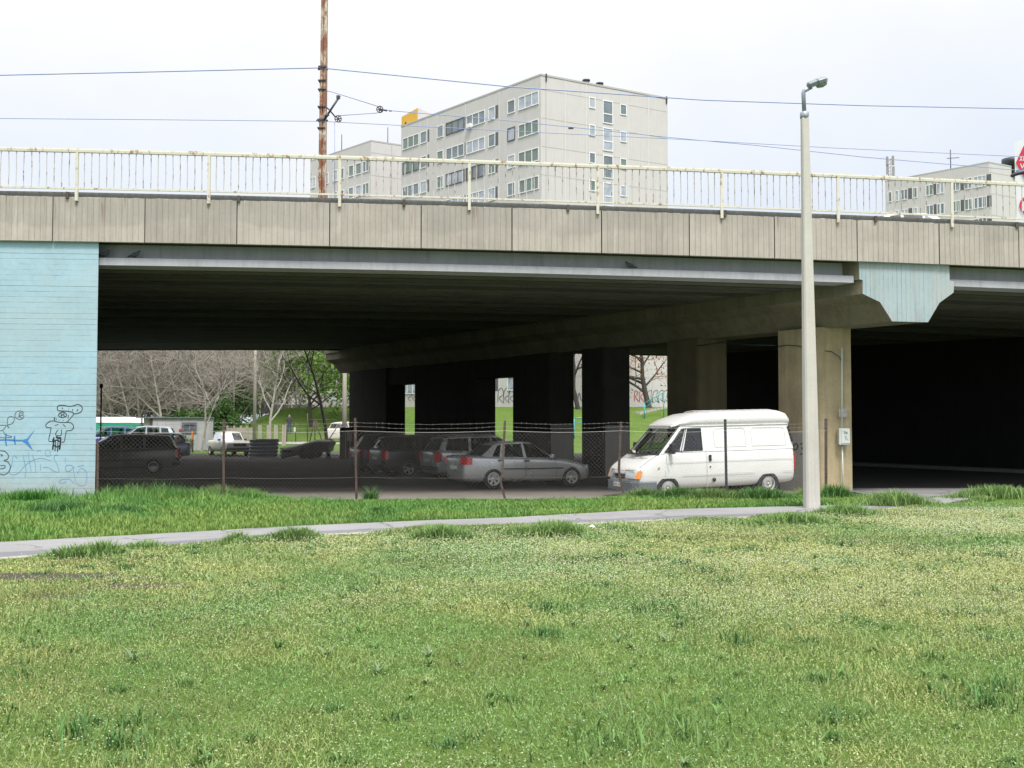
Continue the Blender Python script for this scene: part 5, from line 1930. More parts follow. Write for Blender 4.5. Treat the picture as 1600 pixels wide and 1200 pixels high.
# bumper wrapping the nose
mb = MB()
rings = []
for x, y in ((1.78, -.985), (2.05, -.975), (2.24, -.93), (2.34, -.72), (2.36, 0), (2.34, .72), (2.24, .93), (2.05, .975), (1.78, .985)):
    n_ = Vector((x - 1.2, y * .8, 0)).normalized() * .05
    rings.append([(x - n_.x, y - n_.y, .26), (x + n_.x * .3, y + n_.y * .3, .27), (x + n_.x * .4, y + n_.y * .4, .50), (x - n_.x, y - n_.y, .53)])
mb.loft(rings, 0, False)
mb.build('bumper', M['greyplastic'], b, bevel=.01)
patch(b, 'number_plate', M['plate'], [(2.40, .26, .48), (2.40, -.26, .48), (2.41, -.26, .37), (2.41, .26, .37)], .014)
for k in range(7):
    if k == 3: continue
mb = MB()
def platept(px, py): return Vector((2.418, .24 - px / 100 * .48, .47 - py / 100 * .09))
for x0 in (6, 20, 34, 60, 74, 88):
    ribbon(mb, [(x0, 15), (x0, 85)], 3, platept); ribbon(mb, [(x0, 18), (x0 + 7, 18)], 3, platept); ribbon(mb, [(x0, 82), (x0 + 7, 82)], 3, platept)
    if x0 % 4 == 0: ribbon(mb, [(x0 + 7, 18), (x0 + 7, 82)], 3, platept)
    else: ribbon(mb, [(x0, 50), (x0 + 7, 50)], 3, platept)
ribbon(mb, [(46, 50), (53, 50)], 3, platept)
mb.build('plate_lettering', M['ink'], [c for c in b.children if c.name.startswith('number_plate')][0], fixn=False)
# grille: dark smile with bar and badge
mb = MB()
gp = [(2.322, .30, .705), (2.322, -.30, .705), (2.332, -.32, .65), (2.335, -.25, .575), (2.335, .25, .575), (2.332, .32, .65)]
mb.prism([Vector(q) for q in gp], (.012, 0, 0))
gr = mb.build('grille', M['blackplastic'], b)
mb = MB()
mb.lathe([(.001, 0), (.075, 0), (.07, .008), (.001, .012)], 18, Matrix.Translation((2.332, 0, .645)) @ Matrix.Rotation(PI / 2, 4, 'Y') @ Matrix.Scale(.62, 4, (1, 0, 0)))
mb.build('badge', M['rim'], gr)
for s in (1, -1):
    mb = MB()
    mb.prism([Vector(q) for q in [(2.30, .40 * s, .79), (2.335, .37 * s, .71), (2.345, .40 * s, .60), (2.29, .79 * s, .595), (2.215, .79 * s, .795)]], (.022, .004 * s, 0))
    hl = mb.build('headlight', M['clearlens'], b, bevel=.006)
    strips(hl, 'lamp_surround', M['seam'], [[(2.325, .36 * s, .80), (2.355, .345 * s, .71), (2.365, .385 * s, .585), (2.265, .90 * s, .575)], [(2.325, .37 * s, .81), (2.165, .90 * s, .81)]], .016)
    mb = MB()
    mb.prism([Vector(q) for q in [(2.21, .80 * s, .795), (2.285, .80 * s, .595), (2.21, .925 * s, .59), (2.12, .92 * s, .79)]], (.024, .03 * s, 0))
    mb.build('indicator_lamp', M['orangelens'], hl, bevel=.005)
    # mirror
    mb = MB()
    mb.box((1.34, s * 1.06, 1.34), (.10, .20, .27))
    mb.tube([(1.38, s * .92, 1.26), (1.35, s * 1.02, 1.28)], .03, 6)
    mb.build('wing_mirror', M['blackplastic'], b, bevel=.035)
    patch(b, 'side_repeater', M['orangelens'], [(1.72, s * .985, .88), (1.66, s * .985, .88), (1.66, s * .985, .855), (1.72, s * .985, .855)], .02)
    patch(b, 'door_handle', M['blackplastic'], [(.24, s * .985, 1.15), (.17, s * .985, 1.15), (.17, s * .985, .99), (.24, s * .985, .99)], .03)
    patch(b, 'tail_light', M['redlens'], [(-2.37, s * .955, 1.10), (-2.42, s * .90, 1.10), (-2.42, s * .90, .66), (-2.37, s * .965, .66)], .03)
    patch(b, 'rear_vent', M['blackplastic'], [(-2.25, s * .868, 1.84), (-2.30, s * .80, 1.84), (-2.38, s * .885, 1.42), (-2.33, s * .925, 1.42)], .05)
mb = MB()
mb.lathe([(.001, 0), (.055, 0), (.05, .016), (.001, .016)], 14, Matrix.Translation((.10, .978, .50)) @ Matrix.Rotation(-PI / 2, 4, 'X'))
mb.box((.20, .978, .84), (.03, .02, .035))
mb.build('fuel_cap', M['blackplastic'], b)
segs = []
for s in (1, -1):
    segs += [[(1.50, s * .978, .80), (1.50, s * .986, .62)], [(1.46, s * .955, 1.20), (1.46, s * .988, .95), (1.40, s * .99, .74)], [(.30, s * .93, 1.30), (.30, s * .955, 1.22), (.30, s * .993, .70), (.30, s * .985, .31)],
             [(1.46, s * .990, .99), (-2.33, s * .990, .99)], [(1.02, s * .992, .66), (-1.12, s * .992, .66)], [(-2.0, s * .99, .66), (-2.32, s * .985, .66)]]
    # pressed panels on the van side
    for x0, x1 in ((.02, -.92), (-1.10, -2.14)):
        yy = lambda z: s * (.936 - (z - 1.235) * .153 + .002)
        c_ = [(x0, 1.34), (x0, 1.76), (x0 - .06, 1.82), (x1 + .06, 1.82), (x1, 1.76), (x1, 1.34)]
        segs.append([(x, yy(z), z) for x, z in c_] + [(c_[0][0], yy(c_[0][1]), c_[0][1])])
strips(b, 'panel_seam', mat('van_panel_groove', (.53, .53, .52), .8), segs, .010)
# dark rubber round the glass, bonnet line, wipers, rain gutter
fr = []
for s in (1, -1):
    fr.append([(1.88, 0, 1.215), (1.66, s * .878, 1.19), (1.00, s * .785, 1.895), (1.13, 0, 1.91)])
strips(b, 'windscreen_seal', M['blackplastic'], fr, .035)
strips(b, 'window_seal', M['blackplastic'], [[(1.49, s * .925, 1.262), (.90, s * .82, 1.845), (.39, s * .842, 1.85), (.39, s * .935, 1.275), (1.49, s * .925, 1.262)] for s in (1, -1)] + [[(1.02, s * .935, 1.25), (.81, s * .83, 1.86)] for s in (1, -1)], .022)
strips(b, 'rain_gutter', PT['white'], [[(.97, s * .80, 1.905), (.5, s * .845, 1.905), (-2.27, s * .852, 1.905)] for s in (1, -1)], .022)
strips(b, 'wiper', M['blackplastic'], [[(1.89, .55, 1.215), (1.77, -.05, 1.325)], [(1.90, -.05, 1.22), (1.77, -.60, 1.31)], [(1.86, .7, 1.19), (1.92, 0, 1.205), (1.86, -.7, 1.19)]], .03)
strips(b, 'bonnet_seam', M['seam'], [[(2.20, s * .87, .87), (1.95, s * .86, 1.03), (1.68, s * .87, 1.185)] for s in (1, -1)] + [[(2.265, .80, .825), (2.31, .45, .80), (2.318, 0, .785), (2.31, -.45, .80), (2.265, -.80, .825)]], .010)
ribs = []
for k in range(9):
    x = .02 - k * .25
    ribs.append([(x, .838, 1.99), (x, .815, 2.18), (x, .68, 2.262), (x, .35, 2.294), (x, 0, 2.30), (x, -.35, 2.294), (x, -.69, 2.262)])
strips(b, 'roof_rib', PT['white'], ribs, .022)
mb = MB()
rr = random.Random(4)
for k in range(14):
    mb.box((1.60 + rr.uniform(-.08, .06), rr.uniform(-.7, .65), 1.215 + rr.uniform(.01, .04)), (.12 * rr.random() + .06, .16, .03 + .05 * rr.random()), k % 3, rr.random() * 3)
mb.build('dashboard_papers', [M['plate'], M['interior'], M['orangelens']], b)

# ---- vans behind the olive estate, green truck
s_ = thing('blue_people_carrier', 'dark blue people carrier in front of the green covered lorry beyond the bridge', 'car', (-25.0, 63.2, GZL + .02), rad(200))
s_.scale = (1.08, 1.05, 1.12)
make_vehicle(s_, HATCH, PT['bluevan'])
finish_hatch(s_, PT['bluevan'])
s_ = thing('silver_people_carrier', 'silver blue people carrier at the left end of the grey hut beyond the bridge', 'car', (-22.4, 62.0, GZL + .02), rad(198))
s_.scale = (1.10, 1.05, 1.14)
make_vehicle(s_, HATCH, PT['lightblue'])
finish_hatch(s_, PT['lightblue'])
lt = thing('covered_lorry', 'lorry with white top and green tarpaulin side beyond the bridge at far left', 'lorry', (-29.9, 74.5, gz1(-29.9, 74.5)), 0)
mb = MB()
mb.box((0, 0, 1.22), (6.6, 2.4, .95))
mb.build('tarpaulin_side', M['tarpgreen'], lt, bevel=.05)
mb = MB()
mb.loft([[(-3.35, -1.24, 1.7), (-3.35, 1.24, 1.7), (-3.35, 1.1, 2.12), (-3.35, -1.1, 2.12)], [(2.6, -1.24, 1.7), (2.6, 1.24, 1.7), (2.6, 1.1, 2.12), (2.6, -1.1, 2.12)], [(3.5, -1.2, 1.7), (3.5, 1.2, 1.7), (3.3, 1.0, 1.8), (3.3, -1.0, 1.8)]], 0, False)
mb.build('roof_cover', M['billwhite'], lt, bevel=.04)
mb = MB()
mb.box((0, 0, .72), (6.7, 2.2, .22))
mb.build('chassis', M['darksteel'], lt)
for x in (-2.3, -1.4, 2.1):
    for s in (-1, 1):
        mb = MB()
        mb.lathe([(.2, -.13), (.44, -.13), (.46, 0), (.44, .13), (.2, .13)], 20, Matrix.Translation((x, s * 1.0, .46)) @ Matrix.Rotation(PI / 2, 4, 'X'))
        mb.build('wheel', M['tyre'], lt)
# ------------------------------------------------------------------ apartment towers
class Wall:
    """vertical wall face from plan point A to B; u along, outward normal n"""
    def __init__(s, A, B):
        s.A, s.B = Vector((A[0], A[1], 0)), Vector((B[0], B[1], 0))
        s.u = (s.B - s.A).normalized()
        s.n = Vector((s.u.y, -s.u.x, 0))
        if s.n.dot(Vector((0, 0, 0)) - s.A) < 0:
            s.n = -s.n
        s.len = (s.B - s.A).length
    def pt(s, u, z, o=0): 
        q = s.A + s.u * u + s.n * o
        return Vector((q.x, q.y, z))
    def px(s, px, py):
        q = on_plane2(px, py, s.A, s.B)
        return (Vector((q.x, q.y, 0)) - s.A).dot(s.u), q.z

def wbox(mb, wl, u0, u1, z0, z1, o0, o1, mi=0):
    a = [wl.pt(u0, z0, o1), wl.pt(u1, z0, o1), wl.pt(u1, z0, o0), wl.pt(u0, z0, o0)]
    b_ = [wl.pt(u0, z1, o1), wl.pt(u1, z1, o1), wl.pt(u1, z1, o0), wl.pt(u0, z1, o0)]
    mb.hexa(a, b_, mi)

def add_window(par, wl, u0, u1, z0, z1, n=1, pane='pane', fr=.07, trans=None, dark_side=0, framem='whiteframe'):
    """window: frame with mullions (part) and its panes (sub-part)"""
    mb = MB()
    o0, o1 = -.06, .05
    wbox(mb, wl, u0, u0 + fr, z0, z1, o0, o1)
    wbox(mb, wl, u1 - fr, u1, z0, z1, o0, o1)
    wbox(mb, wl, u0 + fr, u1 - fr, z1 - fr, z1, o0, o1)
    wbox(mb, wl, u0 + fr, u1 - fr, z0, z0 + fr, o0, o1 + .03)
    for k in range(1, n):
        um = u0 + (u1 - u0) * k / n
        wbox(mb, wl, um - fr * .55, um + fr * .55, z0 + fr, z1 - fr, o0, o1 - .005)
    if trans:
        zt_ = z0 + (z1 - z0) * trans
        wbox(mb, wl, u0 + fr, u1 - fr, zt_ - fr * .6, zt_ + fr * .6, o0, o1 - .004)
    if dark_side:
        ua, ub = (u0 - dark_side, u0 - .01) if dark_side > 0 else (u1 + .01, u1 - dark_side)
        wbox(mb, wl, ua, ub, z0, z1, o0, .012, 1)
    o = mb.build('window', [M[framem], M['infill']], par, True)
    mb = MB()
    wbox(mb, wl, u0 + fr * .5, u1 - fr * .5, z0 + fr * .5, z1 - fr * .5, -.03, .008)
    mb.build('pane', M[pane], o, True)
    return o

def tower(name, label, C0, CL, CR, ztop, zbase, back):
    """C0 near corner, CL end of the left face, CR end of the right face (plan)"""
    r = thing(name, label, 'apartment block', (C0[0], C0[1], zbase))
    r['group'] = 'panel apartment blocks on the rise'
    CL, CR, C0 = Vector(CL[:2]), Vector(CR[:2]), Vector(C0[:2])
    BK = CL + CR - C0
    mb = MB()
    ring = [C0, CR, BK, CL]
    mb.hexa([(q.x, q.y, zbase) for q in ring], [(q.x, q.y, ztop) for q in ring])
    mb.build('wall', M['panelwall'], r, True)
    mb = MB()
    c = (C0 + BK) / 2
    big = [c + (q - c) * 1.004 for q in ring]
    mb.hexa([(q.x, q.y, ztop + .002) for q in big], [(q.x, q.y, ztop + .18) for q in big])
    mb.build('roof', M['darkjoint'], r, True)
    return r, Wall(C0, CL), Wall(C0, CR)

rw = random.Random(17)
def pick():
    v = rw.random()
    return 'pane' if v < .45 else ('panepale' if v < .82 else 'panegreen')
ZT = 35.4
D0 = (ZT - CAM_Z)
def at_top(px, py, z=ZT):
    d = ray(px, py)
    k = (z - CAM_Z) / d[2]
    return Vector((d[0] * k, d[1] * k))
C0, CR, CL = at_top(845, 118), at_top(1043, 155), at_top(627, 199)
tw, WL, WR = tower('apartment_block', 'tall pale panel apartment block above the middle of the overpass with a corner towards us', C0, CL, CR, ZT, 3.0, None)
# joints
mb = MB()
for px in (883, 916, 981, 1013):
    u_, _ = WR.px(px, 150)
    wbox(mb, WR, u_ - .05, u_ + .05, 3.2, ZT - .02, -.02, .018)
for px in (668, 683, 727, 780):
    u_, _ = WL.px(px, 190)
    wbox(mb, WL, u_ - .05, u_ + .05, 3.2, ZT - .02, -.02, .018)
mb.build('panel_joint', M['joint'], tw, True)
mb = MB()
for k in range(11):
    zf_ = ZT - 1.35 - 2.78 * k
    wbox(mb, WR, .05, WR.len - .05, zf_ - .02, zf_ + .02, -.02, .012)
u_, _ = WR.px(853, 125)
wbox(mb, WR, u_ - .03, u_ + .03, 3.2, ZT - .3, -.02, .02)
mb.build('storey_joint', M['darkjoint'], tw, True)
ref, zt1 = WL.px(842, 141)
_, zt0 = WL.px(842, 162.5)
SH = 2.78
wins = [(810, 842, 3, -1), (793, 805, 1, 0), (763, 774, 1, 1), (729, 758, 3, 0), (697, 725.5, 3, 1), (683, 693, 1, 0), (657, 667, 1, 1), (629.5, 655, 3, 0)]
for k in range(11):
    if 6 < k < 9:
        continue
    za, zb_ = zt1 - SH * k, zt0 - SH * k
    if k >= 9 and za < 4: continue
    for pa, pb2, n, ds in wins:
        ua, ub = sorted((WL.px(pa, 180)[0], WL.px(pb2, 180)[0]))
        zo = 0
        f = rw.random()
        add_window(tw, WL, ua, ub, za - (zt1 - zt0), za, n, pick(), .09, None, {1: .45, -1: .35, 0: 0}[ds] if ds != -1 else .0, 'infill' if (f < .10) else 'whiteframe')
for k in range(7):
    for pa, pb2, ya, yb_, tr in ((920, 930, 152, 169.5, None), (941.5, 957.5, 157.5, 193.5, .42), (968.5, 979, 163, 180, None)):
        ua, ub = sorted((WR.px(pa, ya)[0], WR.px(pb2, ya)[0]))
        zA, zB = WR.px((pa + pb2) / 2, ya)[1] - SH * k, WR.px((pa + pb2) / 2, yb_)[1] - SH * k
        add_window(tw, WR, ua, ub, zB, zA, 1, pick(), .09, tr)
def on_roof(px, py, Y=None): return at(px, py, Y)
# rooftop penthouse with the yellow sign, vents and air conditioner
mb = MB()
pa, pb2 = at(627.5, 186, CL.y + 1.2), at(653, 175, CL.y - 2.2)
pc = at(686, 180, CL.y + 1.5)
n_ = Vector((pc.x - pb2.x, pc.y - pb2.y, 0))
base = [Vector((pa.x, pa.y, ZT)), Vector((pb2.x, pb2.y, ZT)), Vector((pc.x, pc.y, ZT)), Vector((pa.x + n_.x, pa.y + n_.y, ZT))]
zph = at(653, 174.5, pb2.y).z + .45
mb.hexa([q + Vector((0, 0, .19)) for q in base], [Vector((q.x, q.y, zph)) for q in base])
ph = mb.build('roof_penthouse', M['panelwall'], tw, True)
wy = Wall(base[1][:2], base[0][:2])
mb = MB()
wbox(mb, wy, .1, wy.len - .1, ZT + .2, zph - .1, -.02, .06)
sg = mb.build('yellow_sign', M['yellow'], ph, True)
mb = MB()
def sgp(px, py):
    q = on_plane2(px, py, wy.A, wy.B)
    return q + wy.n * .075
ribbon(mb, [(632, 198), (635.5, 190.5)], 1.6, sgp)
ribbon(mb, [(629, 199.3), (637, 197.8)], 1.4, sgp)
mb.build('sign_stroke', M['ink'], sg, True, fixn=False)
for px, py in ((916, 127), (937, 132)):
    q = at(px, py, WR.px(px, py + 8)[0] * WR.u.y + WR.A.y + 2.0)
    mb = MB()
    mb.lathe([(.30, -1.0), (.30, .0), (.0, .0)], 14, Matrix.Translation(q))
    mb.lathe([(.40, .0), (.40, .14), (.0, .2)], 14, Matrix.Translation(q), 1)
    mb.build('roof_vent', [M['galv'], M['darksteel']], tw, True)
for px, py in ((853, 121), (1041, 157)):
    u_, z_ = WR.px(px, py)
    mb = MB()
    wbox(mb, WR, u_ - .06, u_ + .06, ZT - .5, ZT + .25, -.1, .12)
    mb.build('roof_bracket', M['darksteel'], tw, True)
mb = MB()
u_, z_ = WL.px(735, 197)
wbox(mb, WL, u_ - .35, u_ + .35, z_ - .25, z_ + .2, 0, .35)
mb.build('air_conditioner', M['whiteframe'], tw, True, bevel=.04)
# graffiti low on the tower, seen through the piers
mb = MB()
gw = WL
def lowpt(px, py):
    q = on_plane2(px, py, WL.A, WL.B)
    return q + WL.n * .03
def lowptr(px, py):
    q = on_plane2(px, py, WR.A, WR.B)
    return q + WR.n * .03
for dx in (0, 9, 17):
    mb = MB()
    ribbon(mb, [(778 + dx, 628), (779 + dx, 612), (784 + dx, 606), (787 + dx, 616), (780 + dx, 622), (788 + dx, 630)], .9, lowpt)
    mb.build('graffiti_letter', M['inkgrey'], tw, True, fixn=False)
for dx in (0, 7):
    mb = MB()
    ribbon(mb, [(635 + dx, 616), (640 + dx, 612), (644 + dx, 618), (638 + dx, 622), (642 + dx, 627)], .8, lowpt)
    mb.build('graffiti_letter', M['inkgrey'], tw, True, fixn=False)
for dx in (1, 9):
    mb = MB()
    ribbon(mb, [(990 + dx, 627), (991 + dx, 611), (996 + dx, 614), (992 + dx, 620), (998 + dx, 628)], 1.1, lowptr)
    mb.build('graffiti_letter', M['inkred'], tw, True, fixn=False)
for dx in (0, 9, 18, 25):
    mb = MB()
    ribbon(mb, [(1010 + dx, 628), (1012 + dx, 613), (1018 + dx, 610), (1017 + dx, 620), (1021 + dx, 629), (1014 + dx, 624)], .8, lowptr)
    mb.build('graffiti_letter', M['inkgrey'], tw, True, fixn=False)
for dx in (0, 5):
    mb = MB()
    ribbon(mb, [(898 + dx, 622), (900 + dx, 614), (903 + dx, 626)], 1.4, lowptr)
    mb.build('graffiti_letter', M['inkgrey'], tw, True, fixn=False)

# second block, left behind
C0, CL2 = at_top(580, 221, 36.0), at_top(485, 253, 36.0)
CR2 = at_top(640, 230, 36.0)
tw2, WL2, WR2 = tower('apartment_block', 'pale panel apartment block left of and behind the tallest one, crossed by the rusty mast', C0, CL2, CR2, 36.0, 3.0, None)
_, zt1 = WL2.px(576, 247)
for k in range(12):
    if 5 < k < 8: continue
    za = zt1 - .2 - SH * k
    if za < 5: continue
    for pa, pb2, n in ((567, 577, 2), (556, 565, 1), (545, 553, 1), (532, 538, 1), (521, 528, 1), (509, 514, 1), (497, 503, 1), (485.5, 493.5, 2)):
        ua, ub = sorted((WL2.px(pa, 240)[0], WL2.px(pb2, 240)[0]))
        add_window(tw2, WL2, ua, ub, za - 1.45, za, n, pick(), .10)
mb = MB()
for k in range(9):
    zf_ = 36 - 1.35 - 2.78 * k
    wbox(mb, WR2, .05, WR2.len - .05, zf_ - .02, zf_ + .02, -.02, .015)
u_, _ = WR2.px(612, 240)
wbox(mb, WR2, u_ - .04, u_ + .04, 3.2, 35.9, -.02, .018)
mb.build('storey_joint', M['darkjoint'], tw2, True)
# thin aerials
for px, py in ((534, 210), (606, 199)):
    q = at(px, py, C0.y + 6)
    mb = MB()
    mb.tube([(q.x, q.y, 36.1), q], .05, 4)
    mb.build('aerial', M['darksteel'], tw2, True)

# low block behind the trees, seen under the bridge
A, B_ = at(330, 600, 134), at(492, 600, 131)
lowb = thing('apartment_block', 'pale apartment block seen under the bridge behind the bare trees', 'apartment block', (A.x, A.y, 3.0), group='panel apartment blocks on the rise')
Wl = Wall((A.x, A.y), (B_.x, B_.y))
mb = MB()
q = [Wl.pt(0, 0), Wl.pt(Wl.len, 0), Wl.pt(Wl.len, 0, -10), Wl.pt(0, 0, -10)]
mb.hexa([(p.x, p.y, 2.9) for p in q], [(p.x, p.y, 17.5) for p in q])
mb.build('wall', M['panelwall'], lowb, True)
mb = MB()
mb.hexa([(p.x, p.y, 17.5) for p in q], [(p.x, p.y, 17.7) for p in q])
mb.build('roof', M['darkjoint'], lowb, True)
for z_ in (9.2, 12.0):
    for pa, pb2, n in ((353, 363, 2), (398, 412, 3), (415, 426, 2), (445, 456, 2), (474, 486, 2)):
        ua, _ = Wl.px(pa, 600); ub, _ = Wl.px(pb2, 600)
        add_window(lowb, Wl, ua, ub, z_ - .1, z_ + 1.4, n, pick(), .12)
for pa, pb2, n in ((400, 412, 2), (445, 456, 2), (470, 488, 3)):
    ua, _ = Wl.px(pa, 600); ub, _ = Wl.px(pb2, 600)
    add_window(lowb, Wl, ua, ub, 6.0, 7.5, n, pick(), .12)
mb = MB()
wbox(mb, Wl, 0, Wl.len, 2.9, 4.0, 0, .05)
mb.build('dark_plinth', M['infill'], lowb, True)

# right-hand block
C0, CL3, CR3 = at_top(1545, 254.5, ZT), at_top(1383, 284.5, ZT), at_top(1590, 263, ZT)
tw3, WL3, WR3 = tower('apartment_block', 'pale panel apartment block at the right beyond the street lamp and railing', C0, CL3, CR3, ZT, 3.0, None)
_, zt1 = WL3.px(1540, 273)
for k in range(5):
    za = zt1 - SH * k
    for pa, pb2, n, ds in ((1386.5, 1393.5, 1, 0), (1397, 1404, 1, 0), (1407, 1418, 2, -.9), (1425, 1433, 1, 0), (1445, 1458, 2, -.6), (1463, 1475, 2, 0), (1486, 1500, 2, -.5), (1506, 1519, 2, 0), (1521, 1541, 3, -.5)):
        ua, ub = sorted((WL3.px(pa, 270)[0], WL3.px(pb2, 270)[0]))
        add_window(tw3, WL3, ua, ub, za - 1.5, za, n, pick(), .10, None, 0 if ds == 0 else .6)
mb = MB()
for k in range(7):
    zf_ = ZT - 1.2 - 2.78 * k
    wbox(mb, WR3, .05, WR3.len - .05, zf_ - .03, zf_ + .03, -.02, .015)
wbox(mb, WR3, .3, .36, ZT - 18.2, ZT - .3, -.02, .018)
mb.build('storey_joint', M['darkjoint'], tw3, True)
q = at(1581, 259, C0.y + 3)
mb = MB()
mb.lathe([(.9, -1.6), (.9, .2), (1.25, .3), (1.25, .9), (0, .9)], 16, Matrix.Translation((q.x, q.y, q.z)))
mb.build('chimney', M['darksteel'], tw3, True)
q = at(1485, 234, 140)
mb = MB()
mb.tube([(q.x, q.y, ZT), q], .07, 4)
mb.tube([q + Vector((-.5, 0, -1.2)), q + Vector((1.2, 0, -1.1))], .05, 4)
mb.build('aerial', M['darksteel'], tw3, True)
q = at(1390, 247, 143)
mb = MB()
for dx in (-.18, .18):
    mb.tube([(q.x + dx, q.y, ZT - 2), (q.x + dx, q.y, q.z)], .05, 4)
for k in range(7):
    z_ = ZT + k * .5
    mb.tube([(q.x - .18, q.y, z_), (q.x + .18, q.y, z_ + .4)], .035, 4)
for dx, dz in ((-.42, -.5), (.4, -.4), (.45, -1.9), (-.4, -1.7)):
    mb.box((q.x + dx, q.y - .2, q.z + dz), (.28, .2, 1.3))
mb.build('antenna_mast', M['galv'], tw3, True)

# white hoarding with red emblem at the right edge
YH = 64
q0, q1 = at(1585, 222, YH), at(1690, 360, YH)
hb = thing('hoarding', 'tall white hoarding with red diamond emblem at the right edge above the railing', 'hoarding', (q0.x, YH, 0))
zt_ = at(1585, 222, YH).z
mb = MB()
mb.hexa([(q0.x, YH, -.3), (q1.x, YH - 3, -.3), (q1.x + 1, YH - 2.4, -.3), (q0.x + .3, YH + .5, -.3)], [(q0.x, YH, zt_), (q1.x, YH - 3, zt_ + .6), (q1.x + 1, YH - 2.4, zt_ + .6), (q0.x + .3, YH + .5, zt_)])
mb.build('board', M['billwhite'], hb, True)
hw = Wall((q0.x, YH), (q1.x, YH - 3))
def hpt(o):
    def f(px, py):
        q = on_plane2(px, py, hw.A, hw.B)
        return q + hw.n * o
    return f
mb = MB()
dm = [hpt(.03)(*p) for p in ((1587.5, 254.5), (1599.5, 228.5), (1603, 226), (1618, 254.5), (1603, 283))]
mb.prism(dm, hw.n * .03)
ring = [hpt(.03)(1606 + 13 * math.cos(2 * PI * k / 24), 321 + 14 * math.sin(2 * PI * k / 24)) for k in range(24)]
mb.prism(ring, hw.n * .03)
em = mb.build('red_emblem', M['billred'], hb, True)
mb = MB()
f = hpt(.08)
ribbon(mb, [(1593.8, 244.2), (1597.8, 252)], 1.3, f); ribbon(mb, [(1597.8, 244.2), (1593.8, 252)], 1.3, f); ribbon(mb, [(1600, 244.2), (1600, 252)], 1.3, f); ribbon(mb, [(1603, 244.2), (1603, 252)], 1.3, f)
ribbon(mb, [(1595, 256), (1597.8, 263.5)], 1.5, f); ribbon(mb, [(1600.6, 256), (1597.8, 263.5)], 1.5, f)
ribbon(mb, [(1599, 315), (1599, 330)], 2.6, f); ribbon(mb, [(1599, 316), (1606, 316)], 2.4, f)
mb.build('emblem_lettering', M['billwhite'], em, True, fixn=False)
mb = MB()
mb.tube([at(1580, 275, 40), at(1590, 270.5, 40), at(1620, 264, 40)], [.06, .09, .10], 6)
mb.tube([at(1586, 272.5, 40), at(1590, 266, 40)], [.05, .02], 5)
mb.tube([at(1622, 262, 40), at(1622, 420, 40)], .12, 8)
dl = mb.build('lamp_arm_post', M['darksteel'])
tag(dl, 'dark bracket arm of a post reaching into the picture before the white hoarding', 'post')

# ------------------------------------------------------------------ hut, fences and clutter beyond the bridge
YHt = 71
h0, h1 = at(233, 700, 69.0), at(333, 700, YHt)
hz0 = -.15
hut = thing('site_hut', 'grey panel site hut with one small window beyond the bridge', 'hut', (h0.x, h0.y, hz0))
hzt = at(280, 653.5, 70).z
WH = Wall((h0.x, h0.y), (h1.x, h1.y))
mb = MB()
wbox(mb, WH, 0, WH.len, hz0 - .2, hzt, -2.5, 0)
mb.build('wall', M['hutwall'], hut, True, bevel=.02)
mb = MB()
wbox(mb, WH, -.5, WH.len + .05, hzt + .002, hzt + .08, -2.6, .12)
mb.build('roof', M['zinc'], hut, True)
mb = MB()
for k in range(1, 8):
    u_ = WH.len * k / 8
    wbox(mb, WH, u_ - .012, u_ + .012, hz0, hzt - .03, -.02, .012)
wbox(mb, WH, 0, .2, hz0, hzt - .02, -.02, .05, 1)
wbox(mb, WH, -.46, -.38, hz0, hzt, -.5, -.42, 1)
mb.build('panel_seam', [M['darkjoint'], M['steelbrown']], hut, True)
ua, za = WH.px(284, 660); ub, zb_ = WH.px(307, 677)
fw = add_window(hut, WH, ua, ub, zb_, za, 1, 'pane', .16, None, 0, 'greyplastic')
mb = MB()
u_, z_ = WH.px(249, 671.5)
wbox(mb, WH, u_ - .13, u_ + .13, z_ - .11, z_ + .11, 0, .02)
mb.build('notice_plate', M['plate'], hut, True)
mb = MB()
u_, z_ = WH.px(282, 672)
wbox(mb, WH, u_ - .10, u_ + .10, z_ - .09, z_ + .09, 0, .06)
mb.build('warning_plate', M['inkred'], hut, True)
# rusty stake with red top before the hut and a pale stake
q = at(301, 702, 68)
mb = MB(); mb.tube([(q.x, 68, gz1(q.x, 68) - .1), (q.x, 68, at(301, 670, 68).z)], .05, 6); mb.box((q.x - .02, 67.94, at(301, 680, 68).z), (.10, .03, .55), 1)
tag(mb.build('marker_stake', [M['rustpost'], M['orangelens']]), 'rusty stake with orange red marking in front of the hut window', 'stake')
q = at(326, 706, 66)
mb = MB(); mb.tube([(q.x, 66, gz1(q.x, 66) - .1), (q.x + .05, 66, at(326, 690, 66).z)], .035, 6)
tag(mb.build('wooden_stake', mat('pale_wood', (.45, .38, .24), .8, 0, .2, 6)), 'short pale wooden stake between the hut and the white saloon car', 'stake')
